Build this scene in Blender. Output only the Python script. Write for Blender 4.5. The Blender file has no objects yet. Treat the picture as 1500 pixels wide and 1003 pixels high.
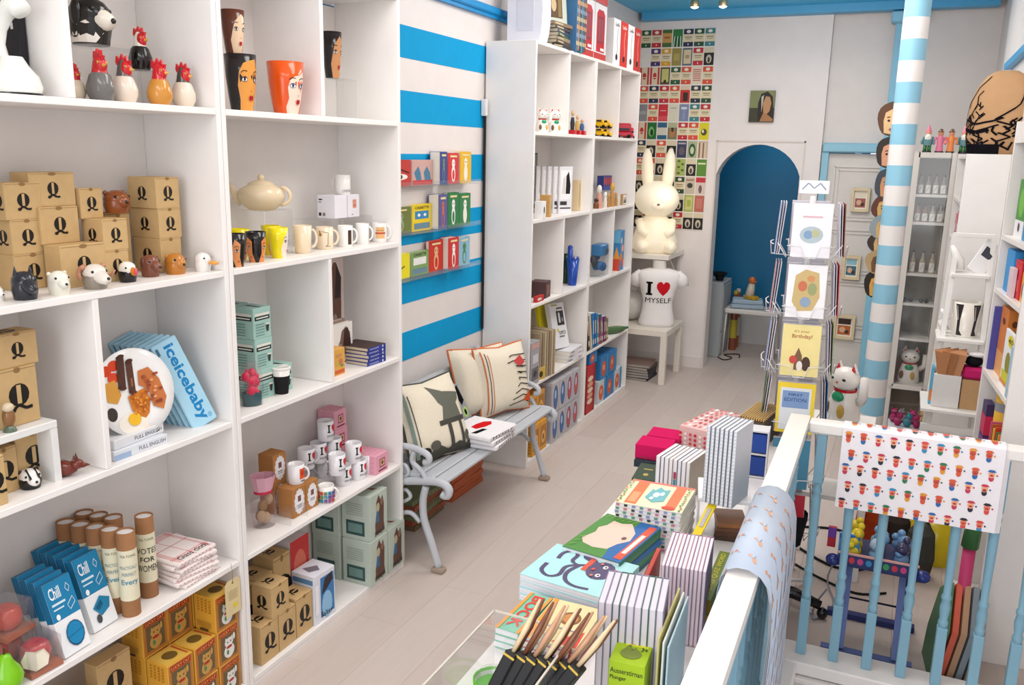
import bpy, bmesh, math, random
from math import sin, cos, pi, radians, atan2, hypot
from mathutils import Vector as V, Matrix, Euler
from mathutils.geometry import tessellate_polygon
random.seed(7)
SC = bpy.context.scene
COL = SC.collection
ORD = ['first', 'second', 'third', 'fourth', 'fifth', 'sixth', 'seventh', 'eighth', 'ninth', 'tenth', 'eleventh', 'twelfth']

# ------------------------------------------------------------------ camera
FPX, EYE = 1268.815, V((0.0, 0.0, 1.85))
_a, _b, _c = -0.41961316, -0.21788922, 0.02054419
FWD = V((sin(_a)*cos(_b), cos(_a)*cos(_b), sin(_b)))
_r0 = V((cos(_a), -sin(_a), 0)); _u0 = _r0.cross(FWD)
RGT = _r0*cos(_c) + _u0*sin(_c)
UPV = _u0*cos(_c) - _r0*sin(_c)
cam = bpy.data.cameras.new('camera'); cam_ob = bpy.data.objects.new('camera', cam); COL.objects.link(cam_ob)
cam.sensor_width = 36.0; cam.lens = FPX/1500*36; cam.clip_start = 0.02; cam.clip_end = 60
m3 = Matrix((RGT, UPV, -FWD)).transposed()
cam_ob.matrix_world = Matrix.Translation(EYE) @ m3.to_4x4()
SC.camera = cam_ob
SC.cycles.transparent_max_bounces = 32

# ------------------------------------------------------------------ light
SC.view_settings.view_transform = 'Standard'; SC.view_settings.look = 'None'
SC.view_settings.gamma = 1.0; SC.view_settings.exposure = 0.17; SC.view_settings.use_curve_mapping = False
wd = bpy.data.worlds.new('daylight'); SC.world = wd; wd.use_nodes = True
wd.node_tree.nodes['Background'].inputs[0].default_value = (0.93, 0.95, 1.0, 1)
wd.node_tree.nodes['Background'].inputs[1].default_value = 1.0
def area_light(name, loc, rot, sx, sy, power, col=(1, 1, 1)):
    l = bpy.data.lights.new(name, 'AREA'); l.shape = 'RECTANGLE'; l.size = sx; l.size_y = sy
    l.energy = power; l.color = col
    o = bpy.data.objects.new(name, l); COL.objects.link(o); o.location = loc; o.rotation_euler = rot
    o['kind'] = 'helper'
    return o
# shop-window daylight coming in behind the viewer, and rows of ceiling lamps
area_light('window_daylight', (-0.9, -2.6, 2.0), (radians(80), 0, radians(0)), 3.2, 2.4, 70, (0.97, 0.98, 1.0))
for i, (y, p) in enumerate(((0.6, 14), (2.6, 18), (4.6, 23), (6.3, 25))):
    area_light('ceiling_lamp_light', (-0.85, y, 3.05), (0, 0, 0), 1.5, 0.5, p, (1.0, 0.96, 0.91))
for y, p in ((1.6, 6), (4.0, 9), (6.1, 9)):  # added fill lights without fixtures, lifting the upper walls and ceiling
    l = bpy.data.lights.new('upper_wall_fill_light', 'POINT'); l.energy = p; l.shadow_soft_size = .2; l.color = (1, .96, .92)
    o = bpy.data.objects.new('upper_wall_fill_light', l); COL.objects.link(o); o.location = (-.75, y, 2.72); o['kind'] = 'helper'
area_light('alcove_lamp_light', (-1.1, 8.3, 2.3), (0, 0, 0), 0.4, 0.3, 3.5, (1.0, 0.97, 0.93))

# ------------------------------------------------------------------ materials
def lin(c):
    c /= 255.0
    return c/12.92 if c <= 0.04045 else ((c+0.055)/1.055)**2.4
def rgb(h):
    h = h.lstrip('#')
    return tuple(lin(int(h[i:i+2], 16)) for i in (0, 2, 4)) + (1.0,)
_M = {}
PRESET = {}
def mat(key):
    """'rrggbb' or 'rrggbb/kind' ; kinds: m matte, g glossy ceramic, p paper, c cardboard, f fabric, s metal, e glows, k clear plastic"""
    if key in _M: return _M[key]
    hx, kind = (key.split('/') + ['p'])[:2]
    m = bpy.data.materials.new('mat_'+key.replace('/', '_')); m.use_nodes = True
    nt = m.node_tree; b = nt.nodes['Principled BSDF']; c = rgb(hx)
    b.inputs['Base Color'].default_value = c
    b.inputs['Roughness'].default_value = {'m': .75, 'g': .16, 'p': .5, 'c': .8, 'f': .95, 's': .35, 'e': .4, 'k': .08, 'w': .42, 'l': .3, 'x': .4}[kind]
    b.inputs['Specular IOR Level'].default_value = {'g': .5, 'p': .35, 'c': .15, 'f': .05, 'm': .2}.get(kind, .4)
    if kind == 's': b.inputs['Metallic'].default_value = .9
    if kind == 'e':
        b.inputs['Emission Color'].default_value = c; b.inputs['Emission Strength'].default_value = .9
    if kind == 'k':
        nt.nodes.remove(b); out = nt.nodes['Material Output']
        tr = nt.nodes.new('ShaderNodeBsdfTransparent'); tr.inputs[0].default_value = tuple(min(1, .9+.1*x) for x in c[:3])+(1,)
        gl = nt.nodes.new('ShaderNodeBsdfGlossy'); gl.inputs['Roughness'].default_value = .07
        df = nt.nodes.new('ShaderNodeBsdfDiffuse'); df.inputs[0].default_value = c
        lw = nt.nodes.new('ShaderNodeLayerWeight'); lw.inputs[0].default_value = .12; fr = nt.nodes.new('ShaderNodeMath'); fr.operation = 'MULTIPLY_ADD'; fr.inputs[1].default_value = .45; fr.inputs[2].default_value = .03; nt.links.new(lw.outputs['Facing'], fr.inputs[0])
        m1 = nt.nodes.new('ShaderNodeMixShader'); m1.inputs[0].default_value = .025
        m2 = nt.nodes.new('ShaderNodeMixShader')
        nt.links.new(tr.outputs[0], m1.inputs[1]); nt.links.new(df.outputs[0], m1.inputs[2])
        nt.links.new(fr.outputs[0], m2.inputs[0]); nt.links.new(m1.outputs[0], m2.inputs[1]); nt.links.new(gl.outputs[0], m2.inputs[2])
        nt.links.new(m2.outputs[0], out.inputs[0])
    elif kind != 'e':
        tc = nt.nodes.new('ShaderNodeTexCoord'); nz = nt.nodes.new('ShaderNodeTexNoise')
        nz.inputs['Scale'].default_value = {'c': 40, 'f': 160, 'w': 9, 'x': 14}.get(kind, 22); nz.inputs['Detail'].default_value = 3
        nt.links.new(tc.outputs['Object'], nz.inputs['Vector'])
        mx = nt.nodes.new('ShaderNodeMix'); mx.data_type = 'RGBA'
        a = {'c': .10, 'f': .12, 'g': .03, 'x': .4}.get(kind, .05)
        mx.inputs[6].default_value = tuple(x*(1-a) for x in c[:3])+(1,)
        mx.inputs[7].default_value = tuple(min(1, x*(1+a)) for x in c[:3])+(1,)
        nt.links.new(nz.outputs['Fac'], mx.inputs[0]); nt.links.new(mx.outputs[2], b.inputs['Base Color'])
        if kind in 'fcm':
            bp = nt.nodes.new('ShaderNodeBump'); bp.inputs['Strength'].default_value = {'f': .35, 'c': .08, 'm': .1}[kind]; bp.inputs['Distance'].default_value = .002
            nt.links.new(nz.outputs['Fac'], bp.inputs['Height']); nt.links.new(bp.outputs[0], b.inputs['Normal'])
    _M[key] = m
    return m

# ------------------------------------------------------------------ mesh builder
_TXT = {}
def glyphs(s, bold=.012):
    if s[0] == '*': s, bold = s[1:], .03
    if bold < .02 and set('MWNVKZ') & set(s): bold = 0
    k_ = (s, bold)
    if k_ in _TXT: return _TXT[k_]
    cu = bpy.data.curves.new('t', 'FONT'); cu.body = s; cu.resolution_u = 2; cu.offset = bold
    ob = bpy.data.objects.new('t', cu); me = ob.to_mesh()
    vs = [(v.co.x, v.co.y) for v in me.vertices]; fs = [tuple(p.vertices) for p in me.polygons]
    ob.to_mesh_clear(); bpy.data.objects.remove(ob); bpy.data.curves.remove(cu)
    if not vs: return [], []
    x0 = min(v[0] for v in vs); x1 = max(v[0] for v in vs); y0 = min(v[1] for v in vs); y1 = max(v[1] for v in vs)
    vs = [((x-x0)/(x1-x0), (y-y0)/(y1-y0)) for x, y in vs]
    _TXT[k_] = (vs, fs); return vs, fs
HEART = [(.5, 0), (.2, .28), (.03, .55), (.02, .78), (.12, .94), (.28, 1), (.42, .95), (.5, .82), (.58, .95), (.72, 1), (.88, .94), (.98, .78), (.97, .55), (.8, .28)]
def shape2d(s):
    k = s[0]
    if k == 'r': u0, v0, u1, v1 = s[1:5]; return [(u0, v0), (u1, v0), (u1, v1), (u0, v1)], [(0, 1, 2, 3)]
    if k == 'e':
        cu, cv, ru, rv = s[1:5]; n = 14
        return [(cu+ru*cos(2*pi*i/n), cv+rv*sin(2*pi*i/n)) for i in range(n)], [tuple(range(n))]
    if k == 'h': u0, v0, u1, v1 = s[1:5]; return poly2d([(u0+(u1-u0)*x, v0+(v1-v0)*y) for x, y in HEART])
    if k == 'p': return poly2d(s[1])
    if k == 'l':   # polyline with width
        pts, w = s[1], s[2]; vs = []; fs = []
        for i in range(len(pts)-1):
            (a, b), (c, d) = pts[i], pts[i+1]; L = hypot(c-a, d-b) or 1; nx, ny = -(d-b)/L*w/2, (c-a)/L*w/2
            q = len(vs); vs += [(a+nx, b+ny), (a-nx, b-ny), (c-nx, d-ny), (c+nx, d+ny)]; fs.append((q, q+1, q+2, q+3))
        return vs, fs
    if k == 't':
        vs, fs = glyphs(s[1]); u0, v0, u1, v1 = s[2:6]
        rot = s[7] if len(s) > 7 else 0
        if rot == 90: return [(u1-(u1-u0)*y, v0+(v1-v0)*x) for x, y in vs], fs
        if rot == -90: return [(u0+(u1-u0)*y, v1-(v1-v0)*x) for x, y in vs], fs
        return [(u0+(u1-u0)*x, v0+(v1-v0)*y) for x, y in vs], fs
def poly2d(pts):
    fs = tessellate_polygon([[V((p[0], p[1], 0)) for p in pts]])
    return list(pts), [tuple(f) for f in fs]
def scol(s):
    return s[6] if s[0] == 't' else (s[2] if s[0] == 'p' else (s[3] if s[0] == 'l' else s[5]))

class MB:
    def __init__(s): s.v = []; s.f = []; s.mi = []; s.keys = []; s.sm = []
    def k(s, key):
        if key not in s.keys: s.keys.append(key)
        return s.keys.index(key)
    def add(s, vs, fs, key, T=None, smooth=False):
        o = len(s.v); k = s.k(key)
        if T is not None: vs = [T @ V(v) for v in vs]
        s.v += [tuple(v) for v in vs]
        for f in fs: s.f.append(tuple(i+o for i in f)); s.mi.append(k); s.sm.append(smooth)
        return s
    def box(s, c, d, key, T=None, ch=0.0, taper=1.0):
        """box centred at c with size d; ch = chamfer; taper scales the top"""
        x, y, z = d[0]/2, d[1]/2, d[2]/2
        if ch > 0:
            ch = min(ch, x*.49, y*.49, z*.49); vs = []; idx = {}
            for sx in (-1, 1):
                for sy in (-1, 1):
                    for sz in (-1, 1):
                        for ax in range(3):
                            p = [sx*(x-ch), sy*(y-ch), sz*(z-ch)]; p[ax] = (sx*x, sy*y, sz*z)[ax]
                            idx[(sx, sy, sz, ax)] = len(vs); vs.append((c[0]+p[0], c[1]+p[1], c[2]+p[2]))
            g = lambda a, b, d_, ax: idx[(a, b, d_, ax)]
            fs = [(g(1,-1,-1,0), g(1,1,-1,0), g(1,1,1,0), g(1,-1,1,0)), (g(-1,1,-1,0), g(-1,-1,-1,0), g(-1,-1,1,0), g(-1,1,1,0)),
                  (g(1,1,-1,1), g(-1,1,-1,1), g(-1,1,1,1), g(1,1,1,1)), (g(-1,-1,-1,1), g(1,-1,-1,1), g(1,-1,1,1), g(-1,-1,1,1)),
                  (g(-1,-1,1,2), g(1,-1,1,2), g(1,1,1,2), g(-1,1,1,2)), (g(-1,1,-1,2), g(1,1,-1,2), g(1,-1,-1,2), g(-1,-1,-1,2))]
            for a in (-1, 1):
                for b in (-1, 1):
                    fs.append((g(a,b,-1,0), g(a,b,1,0), g(a,b,1,1), g(a,b,-1,1)) if a*b < 0 else (g(a,b,-1,1), g(a,b,1,1), g(a,b,1,0), g(a,b,-1,0)))
                    fs.append((g(a,-1,b,0), g(a,1,b,0), g(a,1,b,2), g(a,-1,b,2)) if a*b > 0 else (g(a,-1,b,2), g(a,1,b,2), g(a,1,b,0), g(a,-1,b,0)))
                    fs.append((g(-1,a,b,1), g(1,a,b,1), g(1,a,b,2), g(-1,a,b,2)) if a*b < 0 else (g(-1,a,b,2), g(1,a,b,2), g(1,a,b,1), g(-1,a,b,1)))
                    for d_ in (-1, 1):
                        t = (g(a,b,d_,0), g(a,b,d_,1), g(a,b,d_,2)); fs.append(t if a*b*d_ > 0 else t[::-1])
            return s.add(vs, fs, key, T)
        t = taper
        vs = [(c[0]+a*x*(t if e > 0 else 1), c[1]+b*y*(t if e > 0 else 1), c[2]+e*z) for a in (-1, 1) for b in (-1, 1) for e in (-1, 1)]
        fs = [(0, 1, 3, 2), (4, 6, 7, 5), (0, 4, 5, 1), (2, 3, 7, 6), (0, 2, 6, 4), (1, 5, 7, 3)]
        return s.add(vs, fs, key, T)
    def lathe(s, prof, key, T=None, n=20, sx=1.0, sy=1.0, capb=True, capt=True, smooth=True):
        vs = []; fs = []
        for r, z in prof: vs += [(r*sx*cos(2*pi*i/n), r*sy*sin(2*pi*i/n), z) for i in range(n)]
        for j in range(len(prof)-1):
            for i in range(n):
                a = j*n+i; b = j*n+(i+1) % n; fs.append((a, b, b+n, a+n))
        s.add(vs, fs, key, T, smooth)
        if capb and prof[0][0] > 1e-5: s.add(vs[:n], [tuple(range(n))[::-1]], key, T)
        if capt and prof[-1][0] > 1e-5: s.add(vs[-n:], [tuple(range(n))], key, T)
        return s
    def tube(s, pts, r, key, T=None, n=8, closed=False, smooth=True):
        pts = [V(p) for p in pts]; m = len(pts); vs = []; fs = []; rs = r if isinstance(r, (list, tuple)) else [r]*m
        up = V((0, 0, 1)); prev = None
        for i, p in enumerate(pts):
            if closed: d = pts[(i+1) % m]-pts[i-1]
            else: d = pts[min(i+1, m-1)]-pts[max(i-1, 0)]
            d.normalize()
            if prev is None:
                a = d.cross(up)
                if a.length < 1e-3: a = d.cross(V((1, 0, 0)))
            else: a = prev - d*prev.dot(d)
            a.normalize(); prev = a; b = d.cross(a)
            vs += [p + a*(rs[i]*cos(2*pi*j/n)) + b*(rs[i]*sin(2*pi*j/n)) for j in range(n)]
        for i in range(m if closed else m-1):
            q = (i+1) % m
            for j in range(n): fs.append((i*n+j, q*n+j, q*n+(j+1) % n, i*n+(j+1) % n))
        if not closed: fs += [tuple(range(n)), tuple(range((m-1)*n, m*n))[::-1]]
        return s.add(vs, fs, key, T, smooth)
    def bar(s, a, b, w, h, key, up=(0, 0, 1), T=None):
        a = V(a); b = V(b); d = (b-a).normalized(); sd = d.cross(V(up)).normalized(); u = sd.cross(d)
        vs = [p + sd*(i*w/2) + u*(j*h/2) for p in (a, b) for i, j in ((-1, -1), (1, -1), (1, 1), (-1, 1))]
        return s.add(vs, [(0, 1, 2, 3), (7, 6, 5, 4), (0, 4, 5, 1), (1, 5, 6, 2), (2, 6, 7, 3), (3, 7, 4, 0)], key, T)
    def prism(s, pts, h0, h1, key, T=None, smooth=False):
        """2-D outline in local xy extruded from z=h0 to h1"""
        n = len(pts); vs = [(x, y, h0) for x, y in pts]+[(x, y, h1) for x, y in pts]
        ar = sum(pts[i][0]*pts[(i+1) % n][1]-pts[(i+1) % n][0]*pts[i][1] for i in range(n))
        tri = tessellate_polygon([[V((x, y, 0)) for x, y in pts]])
        def ccw(f): 
            a, b, c = (V(pts[i]) for i in f); return f if (b-a).cross(c-a) > 0 else tuple(f)[::-1]
        tri = [tuple(ccw(tuple(f))) for f in tri]
        fs = [t[::-1] for t in tri] + [tuple(i+n for i in t) for t in tri]
        for i in range(n):
            j = (i+1) % n; q = (i, j, j+n, i+n); fs.append(q if ar > 0 else q[::-1])
        return s.add(vs, fs, key, T, smooth)
    def blob(s, c, r, key, T=None, n=12, m=8, smooth=True):
        r = (r, r, r) if not isinstance(r, (tuple, list)) else r
        prof = [(sin(pi*j/m), -cos(pi*j/m)) for j in range(m+1)]
        vs = [(c[0], c[1], c[2]-r[2])]; fs = []
        for j in range(1, m):
            a, z = prof[j]; vs += [(c[0]+r[0]*a*cos(2*pi*i/n), c[1]+r[1]*a*sin(2*pi*i/n), c[2]+r[2]*z) for i in range(n)]
        vs.append((c[0], c[1], c[2]+r[2])); L = len(vs)-1
        for i in range(n):
            k = (i+1) % n; fs.append((0, 1+k, 1+i)); fs.append((L, L-n+i, L-n+k))
            for j in range(m-2): fs.append((1+j*n+i, 1+j*n+k, 1+(j+1)*n+k, 1+(j+1)*n+i))
        return s.add(vs, fs, key, T, smooth)
    def decal(s, fn, shapes, lift=.0004, step=.00025, cut=0, cutv=0):
        """flat print laid on a surface; fn(u, v, h) -> point; cut = number of vertical slices for curved surfaces"""
        for i, sh in enumerate(shapes):
            vs, fs = shape2d(sh); h = lift+step*i
            if cut and sh[0] != 't':
                bm = bmesh.new(); bv = [bm.verts.new((x, y, 0)) for x, y in vs]
                for f in fs:
                    try: bm.faces.new([bv[j] for j in f])
                    except ValueError: pass
                bmesh.ops.triangulate(bm, faces=bm.faces[:])
                u0 = min(x for x, y in vs); u1 = max(x for x, y in vs); q = math.ceil(u0*cut)
                while q < u1*cut:
                    bmesh.ops.bisect_plane(bm, geom=bm.verts[:]+bm.edges[:]+bm.faces[:], plane_co=(q/cut, 0, 0), plane_no=(1, 0, 0)); q += 1
                for q in range(1, cutv):
                    bmesh.ops.bisect_plane(bm, geom=bm.verts[:]+bm.edges[:]+bm.faces[:], plane_co=(0, q/cutv, 0), plane_no=(0, 1, 0))
                bm.verts.index_update(); vs = [(v.co.x, v.co.y) for v in bm.verts]; fs = [tuple(v.index for v in f.verts) for f in bm.faces]; bm.free()
            s.add([fn(x, y, h) for x, y in vs], fs, scol(sh))
        return s
    def mesh(s, name):
        me = bpy.data.meshes.new(name); me.from_pydata(s.v, [], s.f)
        for k in s.keys: me.materials.append(mat(k))
        me.polygons.foreach_set('material_index', s.mi); me.polygons.foreach_set('use_smooth', s.sm); me.update()
        return me
    def obj(s, name, parent=None, label=None, cat=None, group=None, kind=None, loc=None, rz=0, rot=None):
        o = bpy.data.objects.new(name, s.mesh(name)); COL.objects.link(o)
        if parent is not None: o.parent = parent
        if loc is not None: o.location = loc
        o.rotation_euler = rot if rot else (0, 0, rz)
        return tag(o, label, cat, group, kind)
def tag(o, label=None, cat=None, group=None, kind=None):
    if label: o['label'] = label
    if cat: o['category'] = cat
    if group: o['group'] = group
    if kind: o['kind'] = kind
    return o
def thing(name, label, cat, loc=(0, 0, 0), rz=0, group=None, rot=None):
    o = bpy.data.objects.new(name, None); COL.objects.link(o); o.empty_display_size = .02
    o.location = loc; o.rotation_euler = rot if rot else (0, 0, rz)
    return tag(o, label, cat, group)
KIDS = {}
def dup(root, loc, rz=0, label=None, group=None, rot=None, scale=None):
    r = root.copy(); COL.objects.link(r); r.location = loc; r.rotation_euler = rot if rot else (0, 0, rz)
    if scale: r.scale = scale if isinstance(scale, tuple) else (scale,)*3
    if label: r['label'] = label
    if group: r['group'] = group
    for ch in root.children:
        c = ch.copy(); COL.objects.link(c); c.parent = r
        for g in ch.children:
            d = g.copy(); COL.objects.link(d); d.parent = c
    return r
def plane_fn(o, U, Vv, N):
    o, U, Vv, N = V(o), V(U), V(Vv), V(N).normalized()
    return lambda u, v, h: o + U*u + Vv*v + N*h

# where a line of sight meets a plane of the room (used to measure positions in metres)
def ray(px, py): return RGT*((px-750)/FPX) - UPV*((py-501.5)/FPX) + FWD
def A(ax, val, px, py):
    d = ray(px, py); t = (val-EYE[ax])/d[ax]; return EYE + d*t
def AZ(px, py, z): return A(2, z, px, py)
def AX(px, py, x): return A(0, x, px, py)
def AY(px, py, y): return A(1, y, px, py)
def K(p): return (V(p)-EYE).dot(FWD)/FPX
CAMDIR = lambda p: atan2(-p[1], -p[0])
# ================================================================== the room
YB, XL, XR = 7.5, -2.21, .455
def struct(mb, name, loc=None, parent=None, **kw):
    return mb.obj(name, parent, kind='structure' if parent is None else None, loc=loc, **kw)
# floor: laid in planks
fl = MB(); PW, PL = .197, 1.28
fl.box((-1.23, 4.0, -.03), (1.96+.02, 9.6, .03), 'aa9d95/m'); fl.box((.75, 6.1, -.03), (2.0, 5.97, .03), 'aa9d95/m')
floor = struct(fl, 'floor')
floor['label'] = 'pale greyish-pink wooden plank floor'
pm = []
for c in ('c8bab2/x', 'c5b7af/x', 'cabdb5/x'):
    q = MB(); q.box((0, 0, 0), (PW-.0006, PL-.0008, .012), c, ch=.0003); pm.append(q.mesh('plank'))
def plank_mat(c):
    m = mat(c); nt = m.node_tree; b = nt.nodes['Principled BSDF']; b.inputs['Roughness'].default_value = .5
    tc = nt.nodes['Texture Coordinate'] if 'Texture Coordinate' in nt.nodes else None
    mp = nt.nodes.new('ShaderNodeMapping'); mp.inputs['Scale'].default_value = (9, .9, 9)
    nz = [n for n in nt.nodes if n.type == 'TEX_NOISE'][0]
    gm = nt.nodes.new('ShaderNodeNewGeometry'); nt.links.new(gm.outputs['Position'], mp.inputs[0]); nt.links.new(mp.outputs[0], nz.inputs['Vector'])
    nz.inputs['Scale'].default_value = 4.5; nz.inputs['Detail'].default_value = 6
    mx = [n for n in nt.nodes if n.type == 'MIX'][0]; cc = rgb(c.split('/')[0])
    mx.inputs[6].default_value = tuple(x*.93 for x in cc[:3])+(1,); mx.inputs[7].default_value = tuple(min(1, x*1.06) for x in cc[:3])+(1,)
for c in ('c8bab2/x', 'c5b7af/x', 'cabdb5/x'): plank_mat(c)
for i in range(-12, 9):
    x = i*PW+.03
    off = (i*37 % 7)/7*PL
    for j in range(-1, 8):
        y = .2+j*PL+off
        if x < XL-.02 or x > 1.6 or y > 9.2 or y < -.9: continue
        if x > -.32 and y-PL/2 < 3.05: 
            if y+PL/2 < 3.2: continue
            y1 = y+PL/2; y0 = 3.06; q = MB(); q.box((0, 0, 0), (PW-.0012, y1-y0, .012), 'c8bab2/x', ch=.0003)
            q.obj('plank', floor, loc=(x, (y0+y1)/2, -.006)); continue
        o = bpy.data.objects.new('plank', random.choice(pm)); COL.objects.link(o); o.parent = floor; o.location = (x, y, -.006)
# left wall with painted stripes (paint bands are flat)
WHITE = 'e6dfdc/w'
wl = MB(); wl.box((XL-.05, 3.6, 1.5), (.1, 8.0, 3.2), WHITE)
stripe = MB()
for z0 in (2.263, 1.971, 1.680, 1.389, 1.10, .811):
    stripe.box((XL+.0008, 3.85, z0+.0725), (.0016, 1.7, .145), '009bd3/m')
w = struct(wl, 'wall_left'); stripe.obj('painted_stripes', w, label='bright turquoise blue painted bands')
# picture rail on the left wall
r = MB(); r.box((XL+.02, 2.95, 2.60), (.04, 4.0, .04), '0a8ccc/w', ch=.008); r.box((XL+.012, 2.95, 2.572), (.024, 4.0, .02), '0a8ccc/w')
struct(r, 'trim_1')
# back wall with arched opening, door recess
bw = MB()
def xz(mb, pts, y0, y1, key):   # outline in x,z extruded along y
    T = Matrix(((1, 0, 0, 0), (0, 0, -1, 0), (0, 1, 0, 0), (0, 0, 0, 1)))
    mb.prism(pts, -y1, -y0, key, T)
AX0, AX1, AZ0, AZT = -1.49, -.815, 1.69, 1.94
arc = [(AX1+(AX0-AX1)*.5 - (AX0-AX1)*.5*cos(pi*i/16)*1.0, AZ0+(AZT-AZ0)*sin(pi*i/16)) for i in range(17)]   # from right to left
_hw, _rs = (AX1-AX0)/2, AZT-AZ0; _R = (_hw*_hw+_rs*_rs)/(2*_rs); _t0 = math.asin(_hw/_R)
arc = [((AX0+AX1)/2+_R*sin(_t0-2*_t0*i/16), AZT-_R+_R*cos(_t0-2*_t0*i/16)) for i in range(17)]
outline = [(XL, 0), (AX0, 0)] + arc[::-1][0:17] + [(AX1, 0), (-.667, 0), (-.667, 3.1), (XL, 3.1)]
xz(bw, outline, YB, YB+.16, WHITE)
struct(bw, 'wall_back')
bw = MB(); DX0, DX1 = -.62, -.14
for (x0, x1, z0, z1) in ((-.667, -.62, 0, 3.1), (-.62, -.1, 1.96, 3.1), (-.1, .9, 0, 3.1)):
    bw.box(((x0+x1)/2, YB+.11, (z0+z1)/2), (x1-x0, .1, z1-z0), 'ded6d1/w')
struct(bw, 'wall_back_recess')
# thin frame line around the arch
t = MB()
for a, b in (((-1.50, 1.965), (-.795, 1.965)), ((-.795, 1.965), (-.795, 1.0))):
    t.box(((a[0]+b[0])/2, YB-.004, (a[1]+b[1])/2), (abs(a[0]-b[0])+.012, .008, abs(a[1]-b[1])+.012), 'd9d0cb/w')
t.box((-1.497, YB-.004, .98), (.012, .008, 1.97), 'd9d0cb/w')
struct(t, 'trim_2')
# blue alcove behind the arch
al = MB()
al.box((-1.15, 8.82, 1.3), (1.6, .06, 2.6), '0a6f9c/w')
al.box((-1.15, 8.78, .17), (1.6, .03, .34), 'd6d2cd/w')
struct(al, 'wall_alcove_back')
al = MB(); al.box((-1.9, 8.22, 1.3), (.06, 1.14, 2.6), '0a6f9c/w'); struct(al, 'wall_alcove_left')
al = MB(); al.box((-.45, 8.22, 1.3), (.06, 1.14, 2.6), '0a6f9c/w'); struct(al, 'wall_alcove_right')
al = MB(); al.box((-1.15, 8.22, 2.62), (1.6, 1.14, .06), 'e0dcd8/w'); struct(al, 'ceiling_alcove')
# right wall with chimney breast
rw = MB()
rw.box((.79, 2.9, 1.5), (.1, 3.8, 3.2), WHITE); struct(rw, 'wall_right')
rw = MB(); rw.box((.66, 5.75, 1.5), (.36, 1.9, 3.2), 'eeebe9/w'); struct(rw, 'wall_chimney_breast')
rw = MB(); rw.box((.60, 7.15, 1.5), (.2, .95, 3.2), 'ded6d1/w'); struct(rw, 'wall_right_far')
# ceiling, blue beam with fascia
ce = MB(); ce.box((-.8, 3.6, 3.18), (3.4, 8.2, .08), 'eceae8/w'); struct(ce, 'ceiling')
be = MB(); xy = [(-2.16, 6.3), (.47, 6.3), (.47, YB), (-2.18, YB), (-2.21, 7.3), (-2.21, 6.5)]
be.prism(xy, 2.99, 3.14, '3fb0e4/w'); b0 = struct(be, 'trim_3'); b0['label'] = 'light blue painted ceiling beam'
fa = MB(); fa.prism([(-2.17, YB-.13), (.46, YB-.13), (.46, YB), (-2.2, YB)], 2.93, 2.99, '4ba3cf/w'); struct(fa, 'trim_4')
# baseboards
t = MB(); t.box((-1.86, YB-.006, .05), (.70, .012, .1), 'ddd6d2/w'); struct(t, 'baseboard_back')
t = MB(); t.box((XL+.007, 3.8, .05), (.014, 1.35, .1), 'ddd6d2/w'); struct(t, 'baseboard_left')
# picture-rail end on the chimney breast
p0 = AX(1481, 98, .48); t = MB()
t.bar((.46, p0.y, p0.z), (.46, 4.82, p0.z), .035, .035, '2a9fd8/w'); struct(t, 'trim_5')

t = MB(); t.box((-2.195, 4.485, 1.45), (.012, .012, 1.25), '2a2c30/m'); t.box((-2.19, 4.47, 2.08), (.03, .03, .09), 'e8e6e4/w', ch=.003); struct(t, 'trim_9')
# door in the recess: blue frame, panelled leaf
d = thing('door_1', 'white panelled door in a pale blue frame at the back', 'door', (0, YB+.06, 0)); d['kind'] = 'structure'
f = MB(); f.box((-.635, 0, .95), (.05, .08, 1.9), '8fc3d8/w'); f.box((-.36, -.01, 1.925), (.60, .10, .075), '8fc3d8/w', ch=.01); f.box((-.085, 0, .95), (.05, .08, 1.9), '8fc3d8/w'); f.obj('door_frame', d)
f = MB(); f.box((-.36, .02, .94), (.5, .03, 1.88), 'd8d3cd/w')
f.obj('door_leaf', d)
PZ = []
for (z0, z1) in ((1.36, 1.78), (.93, 1.28), (.48, .86), (.08, .40)):
    q = MB(); x0, x1 = -.555, -.165; zc = (z0+z1)/2; w_, h_ = x1-x0, z1-z0
    for k_, (dd, e) in enumerate(((0, .016), (.028, .010))):
        for s_ in (-1, 1):
            q.box(((x0+x1)/2+s_*(w_/2-dd), 0, zc), (.014, e, h_-2*dd), 'dcd7d1/w')
            q.box(((x0+x1)/2, 0, zc+s_*(h_/2-dd)), (w_-2*dd, e, .014), 'dcd7d1/w')
    q.obj('door_panel', d); PZ.append(((x0+x1)/2, zc))
q = MB(); q.blob((-.17, -.045, .90), .018, 'cfcac3/g'); q.tube([(-.17, .01, .9), (-.17, -.04, .9)], .008, 'cfcac3/g'); q.obj('door_handle', d)
# far blue post with a bracket under the beam
q = MB(); q.box((-.165, YB-.02, 1.45), (.10, .07, 2.9), '86c2dd/w', ch=.004); q.box((-.155, YB-.06, 2.88), (.19, .16, .08), '86c2dd/w', ch=.01)
struct(q, 'trim_6')

# striped column
colx, coly, R = -.052, 5.0, .062
c = thing('striped_column', 'round column with wide pale blue and white painted stripes', 'column', (colx, coly, 0)); c['kind'] = 'structure'
ys = [8, 24, 57, 88.5, 119.6, 150, 181.5, 211]
b_ = [AY(1340, y, coly-R).z for y in (24, 57, 88.5, 119.6, 150, 181.5)]
step = (b_[0]-b_[-1])/5
z = b_[0]; k = 0     # b_[0]: blue above, white below
z0 = z-step*20
edges = [0.0]
e = z
while e > 0: e -= step
e += step
bands = []; zz = 0.0; top = e; i = round((z-e)/step)
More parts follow.
